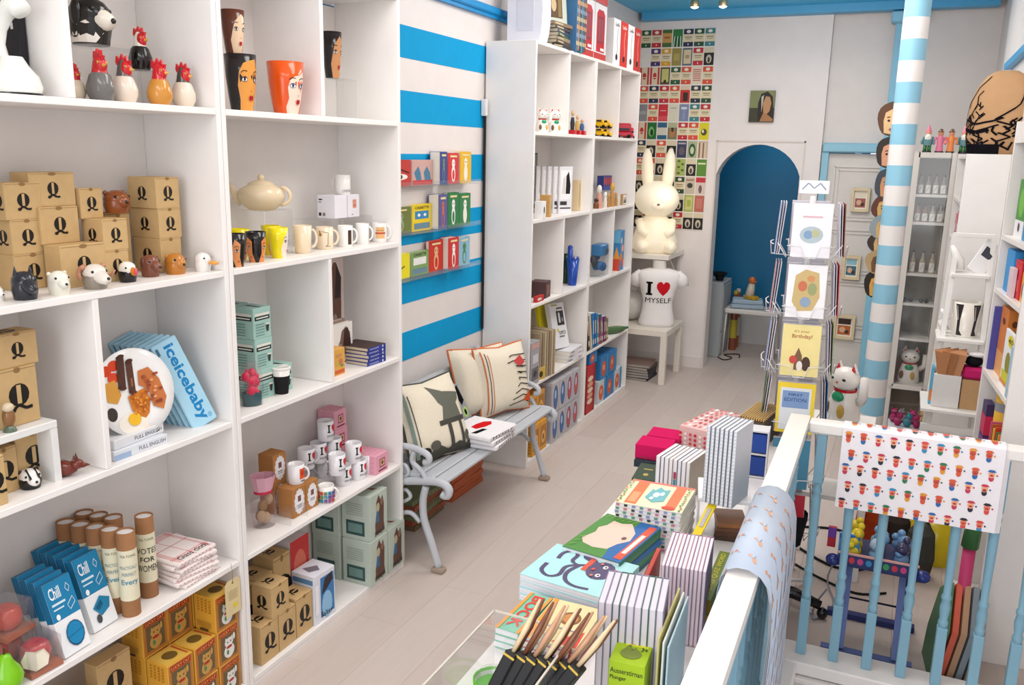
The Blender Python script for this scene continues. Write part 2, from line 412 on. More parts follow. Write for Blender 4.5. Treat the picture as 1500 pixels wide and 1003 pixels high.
# band index: the band just below z is white (i=0), alternating downwards
while zz < 3.14:
    idx = round((z-top)/step)   # band ends at 'top'
    bands.append((zz, min(top, 3.14), '8ec4dc/w' if idx % 2 else 'e9e5e3/w')); zz = top; top += step
for a, b2, col in bands:
    q = MB(); q.lathe([(R, a), (R, b2)], col, n=28, capb=a == 0, capt=b2 > 3.1); q.obj('painted_band', c)

# stair opening: curb, fascia, lower landing
HX, HY = -.26, 3.10     # lines of the balustrades
q = MB(); q.box((.2125, HY, .025), (1.095, .15, .05), 'e6e2df/w', ch=.006); q.box((.25, HY-.07, -.013), (1.02, .05, .022), 'dfdbd8/w', ch=.006)
q.box((.25, HY-.055, -.4), (1.02, .03, .75), 'cfc9c4/w'); struct(q, 'trim_7')
q = MB(); q.box((HX, 1.36, .025), (.15, 3.32, .05), 'e6e2df/w', ch=.006); q.box((HX+.055, 1.36, -.401), (.03, 3.3, .75), 'cfc9c4/w'); struct(q, 'trim_8')
q = MB(); q.box((.25, 1.3, -.80), (1.1, 3.6, .06), 'b9afa8/m'); struct(q, 'floor_stairwell')

# shelving units on the left
def unit(label, y0, y1, rows, divs, seed=0):
    """rows: heights of shelf tops; divs: list of (row index, y)"""
    t = thing('shelving_unit', label, 'shelves', (0, 0, 0))
    X0, X1 = -2.2, -1.9; c = 'efebe8/w'; xm = (X0+X1)/2; TH = .019
    for y in (y0+TH/2, y1-TH/2):
        q = MB(); q.box((xm, y, 1.217), (.3, TH, 2.434), c, ch=.0015); q.obj('side_panel', t)
    for z in rows:
        q = MB(); q.box((xm, (y0+y1)/2, z-TH/2), (.298, y1-y0-2*TH-.001, TH), c, ch=.0015); q.obj('shelf', t)
    for r_, y in divs:
        z0, z1 = rows[r_]+.0005, rows[r_+1]-TH-.0005
        q = MB(); q.box((xm-.001, y, (z0+z1)/2), (.296, TH, z1-z0), c, ch=.0015); q.obj('divider', t)
    q = MB(); q.box((X0+.003, (y0+y1)/2, 1.22), (.004, y1-y0-2*TH-.002, 2.36), 'e9e4e0/w'); q.obj('back_panel', t)
    q = MB(); q.box((X1-.01, (y0+y1)/2, .008), (.015, y1-y0-2*TH-.002, .015), c); q.obj('plinth', t)
    return t
ZS = [.035, .497, .981, 1.469, 1.955, 2.434]
unit('white shelving unit at the left edge with cardboard boxes and blue ice trays', 1.075, 2.085, ZS, [(4, 1.575), (2, 1.59)])
unit('white shelving unit with teapot and mugs, beside the striped wall', 2.087, 3.108, ZS, [(4, 2.60), (2, 2.615)])
unit('white shelving unit beyond the bench with penguin-shaped grater boxes, nearer half', 4.50, 5.505, ZS, [(4, 5.03), (2, 5.02)])
unit('white shelving unit beyond the bench with toy vehicles, farther half', 5.507, 6.515, ZS, [(4, 6.03), (2, 6.03)])
# ================================================================== measuring and item builders
def _s(base, dr, val, axis):
    b = V(base)-EYE; dr = V(dr); a = (val-750)/FPX if axis == 0 else -(val-501.5)/FPX; q = RGT if axis == 0 else UPV
    return (a*b.dot(FWD)-b.dot(q))/(dr.dot(q)-a*dr.dot(FWD))
def yat(px, x, z): return _s((x, 0, z), (0, 1, 0), px, 0)
def xat(px, y, z): return _s((0, y, z), (1, 0, 0), px, 0)
def hat(p, py): return _s((p[0], p[1], p[2]), (0, 0, 1), py, 1)
def ground(px, py, z, r=0, xmin=None, xmax=None):
    p = AZ(px, py, z); d = V((p.x, p.y, 0)).normalized(); p = p+d*r
    if xmin is not None and p.x < xmin: p = V((xmin, yat(px, xmin, z), z))
    if xmax is not None and p.x > xmax: p = V((xmax, yat(px, xmax, z), z))
    return p
def onx(px, x, z): return V((x, yat(px, x, z), z))
def LS(px, py, z, r=.04): return ground(px, py, z, r, -2.19+r, -1.905-r)
def fitbox(px, py, z, xr, xl, yt, rz=0, xmin=-2.185, at=None):
    c = V(at) if at is not None else AZ(px, py, z)
    if c.x > -1.903 and xmin == -2.185: c = onx(px, -1.905, z)
    ey = V((-sin(rz), cos(rz), 0)); ex = V((cos(rz), sin(rz), 0))
    w = abs(_s(c, ey, xr, 0)); d = abs(_s(c, -ex, xl, 0)) if xl is not None else w
    if c.x-d*cos(rz)-w*abs(sin(rz)) < xmin: d = max(.03, (c.x-xmin-w*abs(sin(rz)))/cos(rz))
    h = hat(c, yt)
    ctr = c - ex*d/2 + ey*w/2
    return dict(loc=ctr, w=w, d=d, h=h, rz=rz, top=z+h, corner=c)
def item(name, label, cat, b, col, front=(), side=(), top=(), group=None, ch=.0015, lid=None, pname='print', back=()):
    """a box-shaped item: b from fitbox (or dict loc,w,d,h,rz); front is its +X face, side its -Y face"""
    w, d, h = b['w'], b['d'], b['h']
    m = MB().box((0, 0, h/2), (d, w, h), col, ch=ch)
    if lid: # tuck-flap seam
        m.decal(plane_fn((d/2, -w/2, 0), (0, w, 0), (0, 0, h), (1, 0, 0)), [('r', .02, .955, .98, .965, lid), ('e', .5, .955, .09, .05, lid)])
    if not (front or side or top or back): return m.obj(name, None, label, cat, group, loc=b['loc'], rz=b['rz'])
    t = thing(name, label, cat, b['loc'], b['rz'], group); m.obj('box_body', t)
    if front: MB().decal(plane_fn((d/2, -w/2, 0), (0, w, 0), (0, 0, h), (1, 0, 0)), front).obj(pname, t)
    if side: MB().decal(plane_fn((-d/2, -w/2, 0), (d, 0, 0), (0, 0, h), (0, -1, 0)), side).obj(pname, t)
    if top: MB().decal(plane_fn((-d/2, -w/2, h), (d, 0, 0), (0, w, 0), (0, 0, 1)), top).obj(pname, t)
    if back: MB().decal(plane_fn((-d/2, w/2, 0), (0, -w, 0), (0, 0, h), (-1, 0, 0)), back).obj(pname, t)
    return t
KC, INK = 'c8a878/c', '17130f/p'
def Qm(u=.5, v=.5, s=.42, a=1.0):
    w = s*a
    return [('e', u, v+.06*s, w*.42, s*.44, INK), ('r', u-w*.09, v-.28*s, u+w*.09, v+.44*s, KC),
            ('l', [(u-w*.32, v-.5*s), (u-.05*w, v-.32*s), (u+w*.25, v-.5*s), (u+w*.5, v-.48*s)], s*.13, INK), ('e', u-w*.3, v-.48*s, w*.13, s*.1, INK)]
def qbox(label, b, f=1, s=1, t=0, grp='cardboard boxes marked with a black letter Q'):
    return item('carton', label, 'box', b, KC, Qm(.5, .5, .45, b['h']/b['w']) if f else (), Qm(.5, .5, .42, b['h']/b['d']) if s else (),
                Qm(.45, .5, .42, b['w']/b['d']) if t else (), grp, lid='8f7048/c', pname='emblem')
def stand(label, b, group='clear acrylic display stands'):
    """clear acrylic riser: top plate and two side plates"""
    w, d, h = b['w'], b['d'], b['h']; t = thing('acrylic_stand', label, 'display stand', b['loc'], b['rz'], group); e = .003
    MB().box((0, 0, h-e/2), (d, w, e), 'e6ebee/k').obj('top_plate', t)
    for s in (-1, 1): MB().box((0, s*(w/2-e/2), (h-e)/2), (d, e, h-e-.0002), 'e6ebee/k').obj('side_plate', t)
    return t
def conefn(prof, span=pi, ang=0.0):
    """u 0..1 over the angle span centred on +X; v 0..1 up the wall"""
    H = prof[-1][1]
    def fn(u, v, h):
        z = v*H
        for (r0, z0), (r1, z1) in zip(prof, prof[1:]):
            if z <= z1 or (r1, z1) == prof[-1]:
                r = r0+(r1-r0)*((z-z0)/(z1-z0) if z1 > z0 else 0); break
        a = ang+(u-.5)*span
        return V(((r+h)*cos(a), (r+h)*sin(a), z))
    return fn
def facepot(name, label, loc, r, h, rz, hair, skin, style=0, group='ceramic pots painted with glamorous faces', handle=False, cat='vase'):
    prof = [(r*.68, 0), (r*.80, h*.25), (r*.93, h*.6), (r, h)]
    t = thing(name, label, cat, loc, rz, group); m = MB()
    m.lathe(prof+[(r*.94, h), (r*.88, h*.6), (r*.62, .01)], hair+'/g', n=28, capt=True); m.obj('pot_body', t)
    fn = conefn(prof, pi*1.1); S = skin+'/g'; D = '1b1412/g'; L = 'b0122a/g'
    face = {0: [(.36, 0), (.72, 0), (.78, .3), (.80, .6), (.72, .84), (.6, .9), (.5, .8), (.42, .72), (.36, .5), (.30, .3)],
            1: [(.34, 0), (.75, 0), (.82, .4), (.80, .7), (.7, .92), (.55, .88), (.44, .84), (.36, .7), (.32, .45), (.36, .2)],
            2: [(.44, 0), (.74, 0), (.82, .3), (.85, .66), (.80, .82), (.70, .74), (.60, .72), (.51, .64), (.47, .5), (.49, .3), (.43, .14)],
            3: [(.2, 0), (.44, 0), (.34, .3), (.36, .7), (.2, .85), (.12, .6), (.1, .3)]}[style]
    sh = [('p', face, S)]
    if style == 3: sh.append(('p', [(1-x, y) for x, y in face], S))
    ex = [(.46, .56), (.72, .56)] if style != 3 else [(.25, .5), (.75, .5)]
    if style == 2: ex = [(.56, .54), (.75, .54)]
    for x, y in ex:
        sh += [('e', x, y, .06, .05, '3a5a86/g' if style == 2 else D), ('e', x, y-.005, .05, .032, 'f4efe8/g'), ('e', x, y, .022, .032, '2c3e66/g' if style == 2 else D),
               ('l', [(x-.07, y+.11), (x-.02, y+.15), (x+.05, y+.14)], .014, D)]
    x = .60 if style in (0, 1) else (.68 if style == 2 else .5)
    if style != 3: sh += [('l', [(x-.01, .36), (x+.02, .35)], .012, '7a4a34/g'), ('e', x, .23, .05, .045, L), ('e', x-.02, .255, .022, .025, L), ('e', x+.02, .255, .022, .025, L)]
    else: sh += [('e', .3, .18, .03, .03, 'c4603c/g'), ('e', .7, .18, .03, .03, 'c4603c/g')]
    MB().decal(fn, sh, cut=14).obj('painted_face', t)
    if handle: mughandle(t, r, h, pi, hair+'/g')
    return t
def mughandle(t, r, h, a, key, f=1.0):
    ca, sa = cos(a), sin(a); pts = []
    for i in range(9):
        q = pi*(i/8-.5); rr = r*.93+cos(q)*r*.62*f; z = h*.52+sin(q)*h*.33; pts.append((rr*ca, rr*sa, z))
    MB().tube(pts, r*.13, key, n=8).obj('handle', t)
def mug(label, loc, r, h, rz=0, col='f2efec/g', hdir=pi*.6, prints=(), group=None, taper=1.0, span=pi, name='mug', cat='mug'):
    prof = [(r*.9*taper, 0), (r*.97*(taper+.5)/1.5, h*.06), (r, h)]
    t = thing(name, label, cat, loc, rz, group)
    MB().lathe(prof+[(r*.93, h), (r*.86*taper, h*.08)], col, n=24).obj('mug_body', t)
    mughandle(t, r, h, hdir, col)
    if prints: MB().decal(conefn(prof, span), prints, cut=12).obj('print', t)
    return t
ILM = [('r', .42, .45, .48, .85, INK), ('r', .39, .79, .51, .85, INK), ('r', .39, .45, .51, .51, INK), ('h', .56, .45, .82, .85, 'd3202b/p'), ('t', 'MYSELF', .38, .22, .84, .34, INK)]
def hen(label, loc, h, rz, body, neck, red='c8202a', group='ceramic hen and cockerel egg cups'):
    t = thing('hen_egg_cup', label, 'egg cup', loc, rz, group); b = h*.5; R = h*.26
    MB().lathe([(R*.72, 0), (R*.98, b*.3), (R, b*.55), (R*.75, b*.95), (R*.45, b*1.12)], body+'/g', n=20).obj('cup_body', t)
    m = MB(); m.lathe([(R*.62, b*.98), (R*.52, b*1.15), (R*.42, b*1.45), (R*.2, b*1.68)], neck+'/g', n=14); m.obj('neck', t)
    m = MB(); m.blob((R*.22, 0, b*1.32), (R*.46, R*.46, b*.34), red+'/g'); m.blob((R*.3, 0, b*1.05), (R*.22, R*.22, b*.18), red+'/g', n=8, m=6); hd = m.obj('head', t)
    pts = [(-.5, 0), (.45, 0), (.55, .3), (.3, .28), (.25, .62), (.02, .38), (-.12, .72), (-.3, .36), (-.52, .6), (-.6, .2)]
    T = Matrix.Translation((R*.1, R*.12, b*1.48)) @ Matrix.Rotation(pi/2, 4, 'X')
    MB().prism([(x*R*1.1, y*b*.62) for x, y in pts], 0, R*.24, red+'/g', T).obj('comb', hd)
    m = MB(); m.lathe([(R*.16, 0), (0, R*.42)], 'd9a441/g', T=Matrix.Translation((R*.6, 0, b*1.32)) @ Matrix.Rotation(pi/2, 4, 'Y'), n=8); m.obj('beak', hd)
    m = MB()
    for s in (-1, 1): m.blob((R*.45, s*R*.36, b*1.42), R*.09, 'e2c74a/g', n=8, m=6); m.blob((R*.48, s*R*.42, b*1.42), R*.05, '111111/g', n=6, m=4)
    m.obj('eyes', hd)
    return t
def beast(name, label, loc, h, rz, col, muzzle=None, ears='round', earcol=None, mz=.5, base=None, cat='egg cup', extra=None, group='ceramic animal-head egg cups', mcol=None, slim=1.0):
    """ceramic animal head on a round base, muzzle towards +X"""
    t = thing(name, label, cat, loc, rz, group); R = h*.42*slim; c = col+'/g'
    MB().lathe([(R*.82, 0), (R*.86, h*.12), (R*.95, h*.3), (R*.9, h*.5)], (base or col)+'/g', n=18).obj('base', t)
    m = MB(); m.blob((0, 0, h*.56), (R*1.0, R*.92, h*.36), c); hd = m.obj('head', t)
    m = MB(); mc = (mcol or muzzle or col)+'/g'
    m.lathe([(R*.62, 0), (R*.5, R*mz*1.2), (R*.34, R*mz*2.1), (0, R*mz*2.4)], mc, T=Matrix.Translation((R*.35, 0, h*.5)) @ Matrix.Rotation(radians(102), 4, 'Y'), n=14); mz_ = m.obj('muzzle', t)
    m = MB(); m.blob((R*.38+R*mz*2.3, 0, h*.45), R*.13, '1c1614/g', n=8, m=6); m.obj('nose', mz_)
    for s in (-1, 1):
        m = MB(); ec = (earcol or col)+'/g'
        if ears == 'round': m.blob((-R*.25, s*R*.72, h*.80), (R*.14, R*.2, R*.2), ec, n=10, m=6)
        elif ears == 'point': m.lathe([(R*.3, 0), (R*.2, h*.14), (0, h*.32)], ec, T=Matrix.Translation((-R*.1, s*R*.55, h*.78)), n=8, sy=.6)
        elif ears == 'flop': m.blob((R*.0, s*R*.86, h*.58), (R*.3, R*.16, h*.26), ec, n=10, m=6)
        elif ears == 'horn':
            pts = [(R*(-.1-.45*sin(q)), s*R*(.75+.15*q), h*(.62+.2*cos(q))) for q in [i*.6 for i in range(9)]]
            m.tube(pts, [R*.24*(1-i*.08) for i in range(9)], ec, n=8)
        if ears: m.obj('horn' if ears == 'horn' else 'ear', hd)
    m = MB()
    for s in (-1, 1): m.blob((R*.66, s*R*.56, h*.66), R*.12, '0c0a0a/g', n=8, m=6)
    m.obj('eyes', hd)
    if extra: extra(t, R, h)
    return t
def book(name, label, cat, loc, w, d, th, rz, cover, pages='efe9dd/p', front=(), spine=(), group=None, rot=None, lying=True, sp='x'):
    """book lying flat: cover boards, page block, spine on the -Y side (sp 'y') or +X side (sp 'x'); cover art on top"""
    t = thing(name, label, cat, loc, rz, group, rot); c = min(.0016, th*.15)
    m = MB(); m.box((0, 0, c/2), (d, w, c), cover); m.box((0, 0, th-c/2), (d, w, c), cover)
    if sp == 'x': m.box((d/2-c/2, 0, th/2), (c, w, th-2*c), cover)
    elif sp == 'y': m.box((0, -w/2+c/2, th/2), (d, c, th-2*c), cover)
    elif sp == 'Y': m.box((0, w/2-c/2, th/2), (d, c, th-2*c), cover)
    elif sp == 'X': m.box((-d/2+c/2, 0, th/2), (c, w, th-2*c), cover)
    m.obj('cover', t)
    MB().box((0, 0, th/2), (d-.005, w-.005, th-2*c-.0001), pages).obj('pages', t)
    if front: MB().decal(plane_fn((-d/2, -w/2, th), (d, 0, 0), (0, w, 0), (0, 0, 1)), front).obj('cover_art', t)
    if spine:
        fn = plane_fn((d/2, -w/2, 0), (0, w, 0), (0, 0, th), (1, 0, 0)) if sp == 'x' else plane_fn((-d/2, -w/2, 0), (d, 0, 0), (0, 0, th), (0, -1, 0))
        MB().decal(fn, spine).obj('spine_print', t)
    return t
def stackrot(tilt, yaw): # stands a lying book up: local +Z (cover) turned to face along yaw
    return (Matrix.Rotation(yaw, 3, 'Z') @ Matrix.Rotation(radians(90)-tilt, 3, 'Y')).to_euler()
# ================================================================== unit 1 (left edge)
Z1, Z2, Z3, Z4, Z5 = 1.955, 1.469, .981, .497, .035
# --- top row
p = onx(22, -1.985, Z1); t = thing('telephone', 'white one-piece retro telephone standing on the top shelf', 'telephone', p, radians(8))
MB().lathe([(.058, .006), (.062, .02), (.055, .045), (.035, .07), (.024, .09)], 'e9ece6/g', n=24, sx=1.05).obj('base', t)
MB().lathe([(.06, 0), (.06, .006)], '18181a/g', n=24, sx=1.05).obj('foot', t)
MB().tube([(-.022, 0, .04), (-.036, 0, .08), (-.038, 0, .12), (-.028, 0, .155), (-.008, 0, .185), (.014, 0, .203), (.034, 0, .203), (.046, 0, .19)],
          [.034, .023, .018, .018, .020, .024, .026, .022], 'eceee8/g', n=14).obj('handset', t)
p = V((xat(31, 1.54, 2.05)-.09, 1.551, Z1)); item('picture_box', 'black box with white lettering behind the telephone', 'box', dict(loc=p, w=.022, d=.18, h=.27, rz=0), '1c1a22/p', (),
     [('t', 'e', .72, .78, .86, .9, 'dedbe0/p'), ('t', 'Ph', .5, .6, .9, .72, 'dedbe0/p')], group=None)
b = dict(loc=onx(146, -2.06, Z1), w=.13, d=.12, h=.083, rz=0); b['h'] = hat(b['loc'], 68); stand('clear acrylic stand carrying the black and white cow jug', b)
zc = b['loc'].z+b['h']; p = onx(134, -2.05, zc)
def cowx(t, R, h):
    m = MB(); m.decal(conefn([(R*.84, 0), (R*.9, h*.3), (R*.95, h*.55)], pi*1.4, -pi/3), [('p', [(.2, .05), (.6, .05), (.7, .4), (.5, .8), (.35, .6), (.2, .7)], 'ece6dc/g'), ('e', .35, .35, .06, .14, '15130f/g')], lift=.001, cut=10); m.obj('patch', t)
beast('cow_jug', 'glossy black and white cow head jug on an acrylic stand', p, .135, radians(8), '15130f', mcol='e6dfd2', mz=.42, ears='flop', cat='jug', extra=cowx, group=None, base='1b1813')
b = dict(loc=onx(207, -2.06, Z1), w=.075, d=.09, h=.045, rz=0); b['h'] = max(.02, hat(b['loc'], 103)); stand('small clear acrylic stand carrying the tallest cockerel', b); zc = Z1+b['h']
H_ = lambda px, pt, x, z=Z1: (onx(px, x, z), hat(onx(px, x, z), pt))
p, h = H_(207, 36, -2.06, zc); hen('black and white cockerel egg cup raised on a clear stand', p, h, radians(5), '14110f', 'e8e2d6')
for px, pt, x, col, nk, lb in ((112, 90, -2.02, 'd8c8b2', 'c23030', 'cream hen egg cup half hidden behind the shelf divider'),
    (149, 68, -1.97, '6d6b69', 'c8202a', 'speckled grey hen egg cup with red head'), (184, 76, -1.98, 'e3d3c3', '5a5450', 'cream hen egg cup with grey collar, beside the grey hen'),
    (235, 82, -1.96, 'c98b3a', 'c8202a', 'ginger brown hen egg cup with red comb'), (270, 88, -1.97, 'e4d6c4', '4a4a44', 'cream hen egg cup at the right end of the hens')):
    p, h = H_(px, pt, x); hen(lb, p, h, radians(-12 if px < 150 else 14), col, nk)
# --- second row: cartons
z = Z2
def stk(spec, z, lb, **k):
    b = fitbox(*spec[:2], z, *spec[2:5], **k); return b
b = fitbox(25, 427, z, 80, 0, 374); qbox('cardboard Q box behind the black wolf egg cup, bottom of its stack', b, 1, 0)
b2 = fitbox(30, 376, b['top'], 67, -4, 323, at=(b['corner'].x, b['corner'].y, b['top'])); b2['loc'].y += .0; qbox('cardboard Q box in the middle of the leftmost stack', b2)
b3 = fitbox(24, 322, b2['top'], 63, -10, 268, at=(b['corner'].x, b['corner'].y-.008, b2['top'])); qbox('cardboard Q box topmost of the leftmost stack', b3)
b = fitbox(93, 410, z, 158, 69, 361, at=onx(93, -2.0, z)); qbox('wide cardboard Q box behind the ram egg cup', b, 1, 0)
b2 = fitbox(62, 360, b['top'], 118, 40, 304, at=onx(62, -2.06, b['top'])); qbox('large cardboard Q box under the tallest left box', b2, 1, 0)
b3 = fitbox(50, 304, b2['top'], 112, 18, 253, at=onx(46, -2.07, b2['top'])); qbox('large cardboard Q box topmost at the back left', b3, 1, 0)
b = fitbox(157, 410, z, 191, 122, 368, at=onx(157, -2.0, z)); qbox('cardboard Q box behind the puffin egg cup', b, 1, 0)
b2 = fitbox(157, 368, b['top'], 189, 122, 322, at=(b['corner'].x, b['corner'].y, b['top'])); qbox('cardboard Q box with two faces showing, above the puffin', b2)
b3 = fitbox(120, 321, b2['top'], 152, 111, 276, at=onx(120, -2.06, b2['top'])); qbox('small cardboard Q box to the left of the brown guinea pig', b3, 1, 0)
g0 = fitbox(160, 400, z, 196, 150, 311, at=onx(162, -2.10, z)); qbox('tall cardboard box under the brown guinea pig', g0, 0, 0)
b = fitbox(238, 396, z, 268, 200, 350, at=onx(238, -2.02, z)); b['d'] = .11; b['loc'].x = b['corner'].x-.055; qbox('cardboard Q box bottom of the right-hand stack', b, 0, 1)
b2 = fitbox(239, 350, b['top'], 267, 193, 306, at=(b['corner'].x, b['corner'].y, b['top'])); qbox('cardboard Q box middle of the right-hand stack', b2)
b3 = fitbox(238, 306, b2['top'], 264, 189, 260, at=(b['corner'].x, b['corner'].y-.004, b2['top'])); qbox('cardboard Q box topmost of the right-hand stack', b3)
p = onx(172, -2.07, g0['top']); beast('guinea_pig_jug', 'brown guinea pig head on top of a cardboard box', p, hat(p, 275), radians(-5), '8a4a22', mz=.35, ears='round', slim=1.3, cat='egg cup')
# --- animal-head egg cups along the front
def rowcup(px, py, pt, *a, **k):
    p = LS(px, py, Z2, .035); h = hat(p, pt); return beast(a[0], a[1], p, h, *a[2:], **k)
rowcup(-2, 444, 418, 'badger_egg_cup', 'black and white egg cup cut off by the left edge of the picture', 0, 'e9e6e0', mz=.4)
rowcup(38, 441, 393, 'wolf_egg_cup', 'glossy black wolf head egg cup with pointed ears', radians(-15), '262a33', ears='point', mz=.65)
rowcup(88, 434, 393, 'stoat_egg_cup', 'white stoat head egg cup beside the black wolf', radians(-12), 'e6e2d4', mz=.45)
rowcup(141, 425, 383, 'ram_egg_cup', 'white ram head egg cup with curled pink horns and speckled neck', radians(-10), 'ded6cc', ears='horn', earcol='bd8468', mz=.65, base='8d8478', slim=1.12)
def puff(t, R, h):
    m = MB(); m.blob((R*1.1, 0, h*.5), (R*.5, R*.26, h*.2), 'd98a2a/g'); m.blob((R*1.5, 0, h*.5), (R*.28, R*.2, h*.17), 'd8505a/g'); m.obj('bill', t)
rowcup(188, 415, 380, 'puffin_egg_cup', 'puffin head egg cup with orange and pink bill', radians(-10), 'ece8de', mz=.2, base='1a1a1d', ears=None, extra=puff)
rowcup(221, 407, 370, 'dog_egg_cup', 'brown long-eared dog head egg cup', radians(-5), '7d4a38', ears='flop', earcol='6a3a2c', mz=.5)
rowcup(258, 403, 368, 'guinea_pig_egg_cup', 'orange guinea pig head egg cup', radians(-5), 'b9762a', ears='round', mz=.35, slim=1.15)
def duck(t, R, h):
    m = MB(); m.blob((R*1.5, 0, h*.44), (R*.75, R*.36, h*.1), 'e0a04c/g'); m.obj('bill', t)
rowcup(298, 399, 367, 'duck_egg_cup', 'white duck head egg cup with orange bill at the right end', radians(5), 'e8e6e2', mz=.25, ears=None, extra=duck)
# --- third row, left bay
z = Z3
s = thing('wooden_stand', 'small white painted step stand in the left bay', 'stand', (-2.03, 1.18, z), 0)
hs = hat((-1.95, 1.3, z), 606)
yr = yat(84, -1.95, z+.12); yl = .95
MB().box((0, (yr+yl)/2-1.18, .155), (.17, yr-yl, .02), 'e3e2e0/w', ch=.002).obj('top_board', s)
for y in (yl+.02, yr-.012): MB().box((0, y-1.18, .0725), (.17, .02, .145), 'e3e2e0/w').obj('side_board', s)
zt = z+.1655
b = fitbox(0, 606, zt, 60, -30, 545, at=onx(4, -1.985, zt)); qbox('cardboard Q box on the white step stand, lower one', b, 1, 0)
b2 = fitbox(-2, 546, b['top'], 57, -30, 493, at=onx(-2, -1.99, b['top'])); qbox('cardboard Q box on the white step stand, upper one', b2, 1, 0, 1)
b = fitbox(29, 700, z, 78, 8, 655, at=onx(29, -2.0, z)); b['h'] = .135; qbox('cardboard Q box under the white step stand on the right', b, 1, 0, 1)
b = fitbox(-5, 705, z, 30, -30, 650, at=onx(-6, -1.985, z)); b['h'] = .12; qbox('cardboard Q box under the white step stand on the left', b, 1, 0)
b = fitbox(-20, 730, z, 13, -50, 676, at=onx(-20, -1.93, z)); qbox('cardboard box cut off at the left edge, in front of the step stand', b, 1, 0)
p = onx(15, -1.965, zt); t = thing('owl_figurine', 'small barn owl figurine on the front of the white step stand', 'figurine', p, radians(-30))
m = MB(); m.blob((0, 0, .035), (.014, .015, .026), '8a6038/g'); m.obj('body', t)
m = MB(); m.blob((.004, 0, .062), (.013, .014, .012), 'd9c6a6/g'); m.obj('head', t)
m = MB(); m.lathe([(.016, 0), (.013, .008), (.008, .014)], '5c6b58/g', n=12); m.obj('perch', t)
def badge(t, R, h):
    m = MB(); m.bar((R*.1, -R*.35, h*.9), (R*1.1, -R*.36, h*.55), .004, R*.3, '151418/g'); m.bar((R*.1, R*.35, h*.9), (R*1.1, R*.36, h*.55), .004, R*.3, '151418/g'); m.obj('face_stripes', t)
p = LS(46, 720, z, .035); beast('badger_egg_cup', 'black and white badger head egg cup in front of the cartons', p, hat(p, 684), radians(-15), 'ece9e4', mz=.45, base='14141a', slim=1.25, extra=badge, earcol='15151a')
p = LS(90, 703, z, .03); t = thing('fox_figurine', 'reddish brown crouching fox figurine', 'figurine', p, radians(35))
m = MB(); m.blob((0, 0, .022), (.045, .022, .022), '6d2a1c/g'); m.obj('body', t)
m = MB(); m.blob((.042, 0, .033), (.018, .015, .014), '6d2a1c/g'); m.lathe([(.009, 0), (0, .02)], '6d2a1c/g', T=Matrix.Translation((.056, 0, .03)) @ Matrix.Rotation(pi/2, 4, 'Y'), n=8); m.obj('head', t)
for s_ in (-1, 1): MB().lathe([(.006, 0), (0, .018)], '5a2016/g', T=Matrix.Translation((.038, s_*.009, .044)), n=6).obj('ear', t)
# --- third row, right bay: breakfast plate, flat boxes, ice trays
b = fitbox(180, 682, z, 258, 160, 668, rz=radians(-2)); b['d'] = .2; b['loc'].x = -2.03; b['h'] = .028
item('flat_box', 'flat white box printed FULL ENGLISH under the breakfast plate, lower one', 'box', b, 'd9dde4/p', [('t', 'FULL ENGLISH', .45, .3, .95, .7, '3a3a42/p'), ('r', 0, 0, .3, .6, '9db3d2/p')], group='flat boxes under the plate')
b = dict(b); b['loc'] = b['loc']+V((0.0, .0, .0285)); b['loc'].x = -2.045; b['rz'] = radians(3)
item('flat_box', 'flat white box printed FULL ENGLISH directly beneath the breakfast plate', 'box', b, 'dfe0e4/p', [('t', 'FULL ENGLISH', .4, .3, .95, .7, '3a3a42/p')], group='flat boxes under the plate')
zt = b['loc'].z+.029
c = AX(196, 574, -1.985); PR = K(c)*54*1.2
t = thing('breakfast_plate', 'white plate printed with a full English breakfast, propped upright', 'plate', c, 0)
t.rotation_euler = (Matrix.Rotation(radians(-8), 3, 'Z') @ Matrix.Rotation(radians(78), 3, 'Y')).to_euler()
MB().lathe([(PR*.5, -.006), (PR*.7, -.003), (PR, .006), (PR*.995, .008), (PR*.68, .0005), (0, 0)], 'f2f1f0/g', n=40).obj('dish', t)
def pf(u, v, h):
    u, v = .5+(u-.5)*1.12, .5+(v-.5)*1.12
    return V((-(v-.5)*2*PR, (u-.5)*2*PR, h+.001+max(0, hypot(u-.5, v-.5)*2-.68)*.022))
rs = random.Random(3); sh = []
for x, y in ((.24, .76), (.33, .80), (.31, .68)): sh += [('e', x, y, .065, .055, 'd8431c/g')]
sh += [('p', [(.2, .64), (.32, .66), (.36, .5), (.30, .42), (.2, .46)], 'd79a3c/g')]
sh += [('e', .22, .33, .06, .07, '3a332e/g'), ('e', .22, .33, .03, .035, '8a7c6c/g')]
sh += [('e', .43, .2, .17, .11, 'efe7da/g'), ('e', .48, .13, .11, .06, 'ecdcc8/g'), ]
sh += [('l', [(.41, .88), (.38, .56)], .085, '4e2a1c/g'), ('l', [(.50, .82), (.48, .50)], .075, '56301e/g'), ('l', [(.42, .84), (.39, .60)], .02, '96603c/g'), ('l', [(.51, .78), (.49, .56)], .018, '96603c/g')]
sh += [('p', [(.42, .47), (.62, .52), (.66, .40), (.62, .26), (.55, .2), (.44, .32)], 'd07a22/g'), ('p', [(.58, .70), (.70, .72), (.80, .58), (.84, .38), (.78, .26), (.68, .32), (.66, .5), (.56, .56)], 'c4713a/g')]
q_ = MB().decal(pf, sh, lift=.0004, step=.00018); sh = [('e', .44, .235, .07, .065, 'eeb820/g')]+[('e', x, y, .04, .02, '4e2a1c/g') for x, y in ((.41, .88), (.38, .56), (.5, .82), (.48, .5))]
for _ in range(46): a = rs.random(); sh.append(('e', .45+.17*rs.random(), .28+.2*rs.random(), .012, .011, rs.choice(('e0943a/g', 'b85f16/g'))))
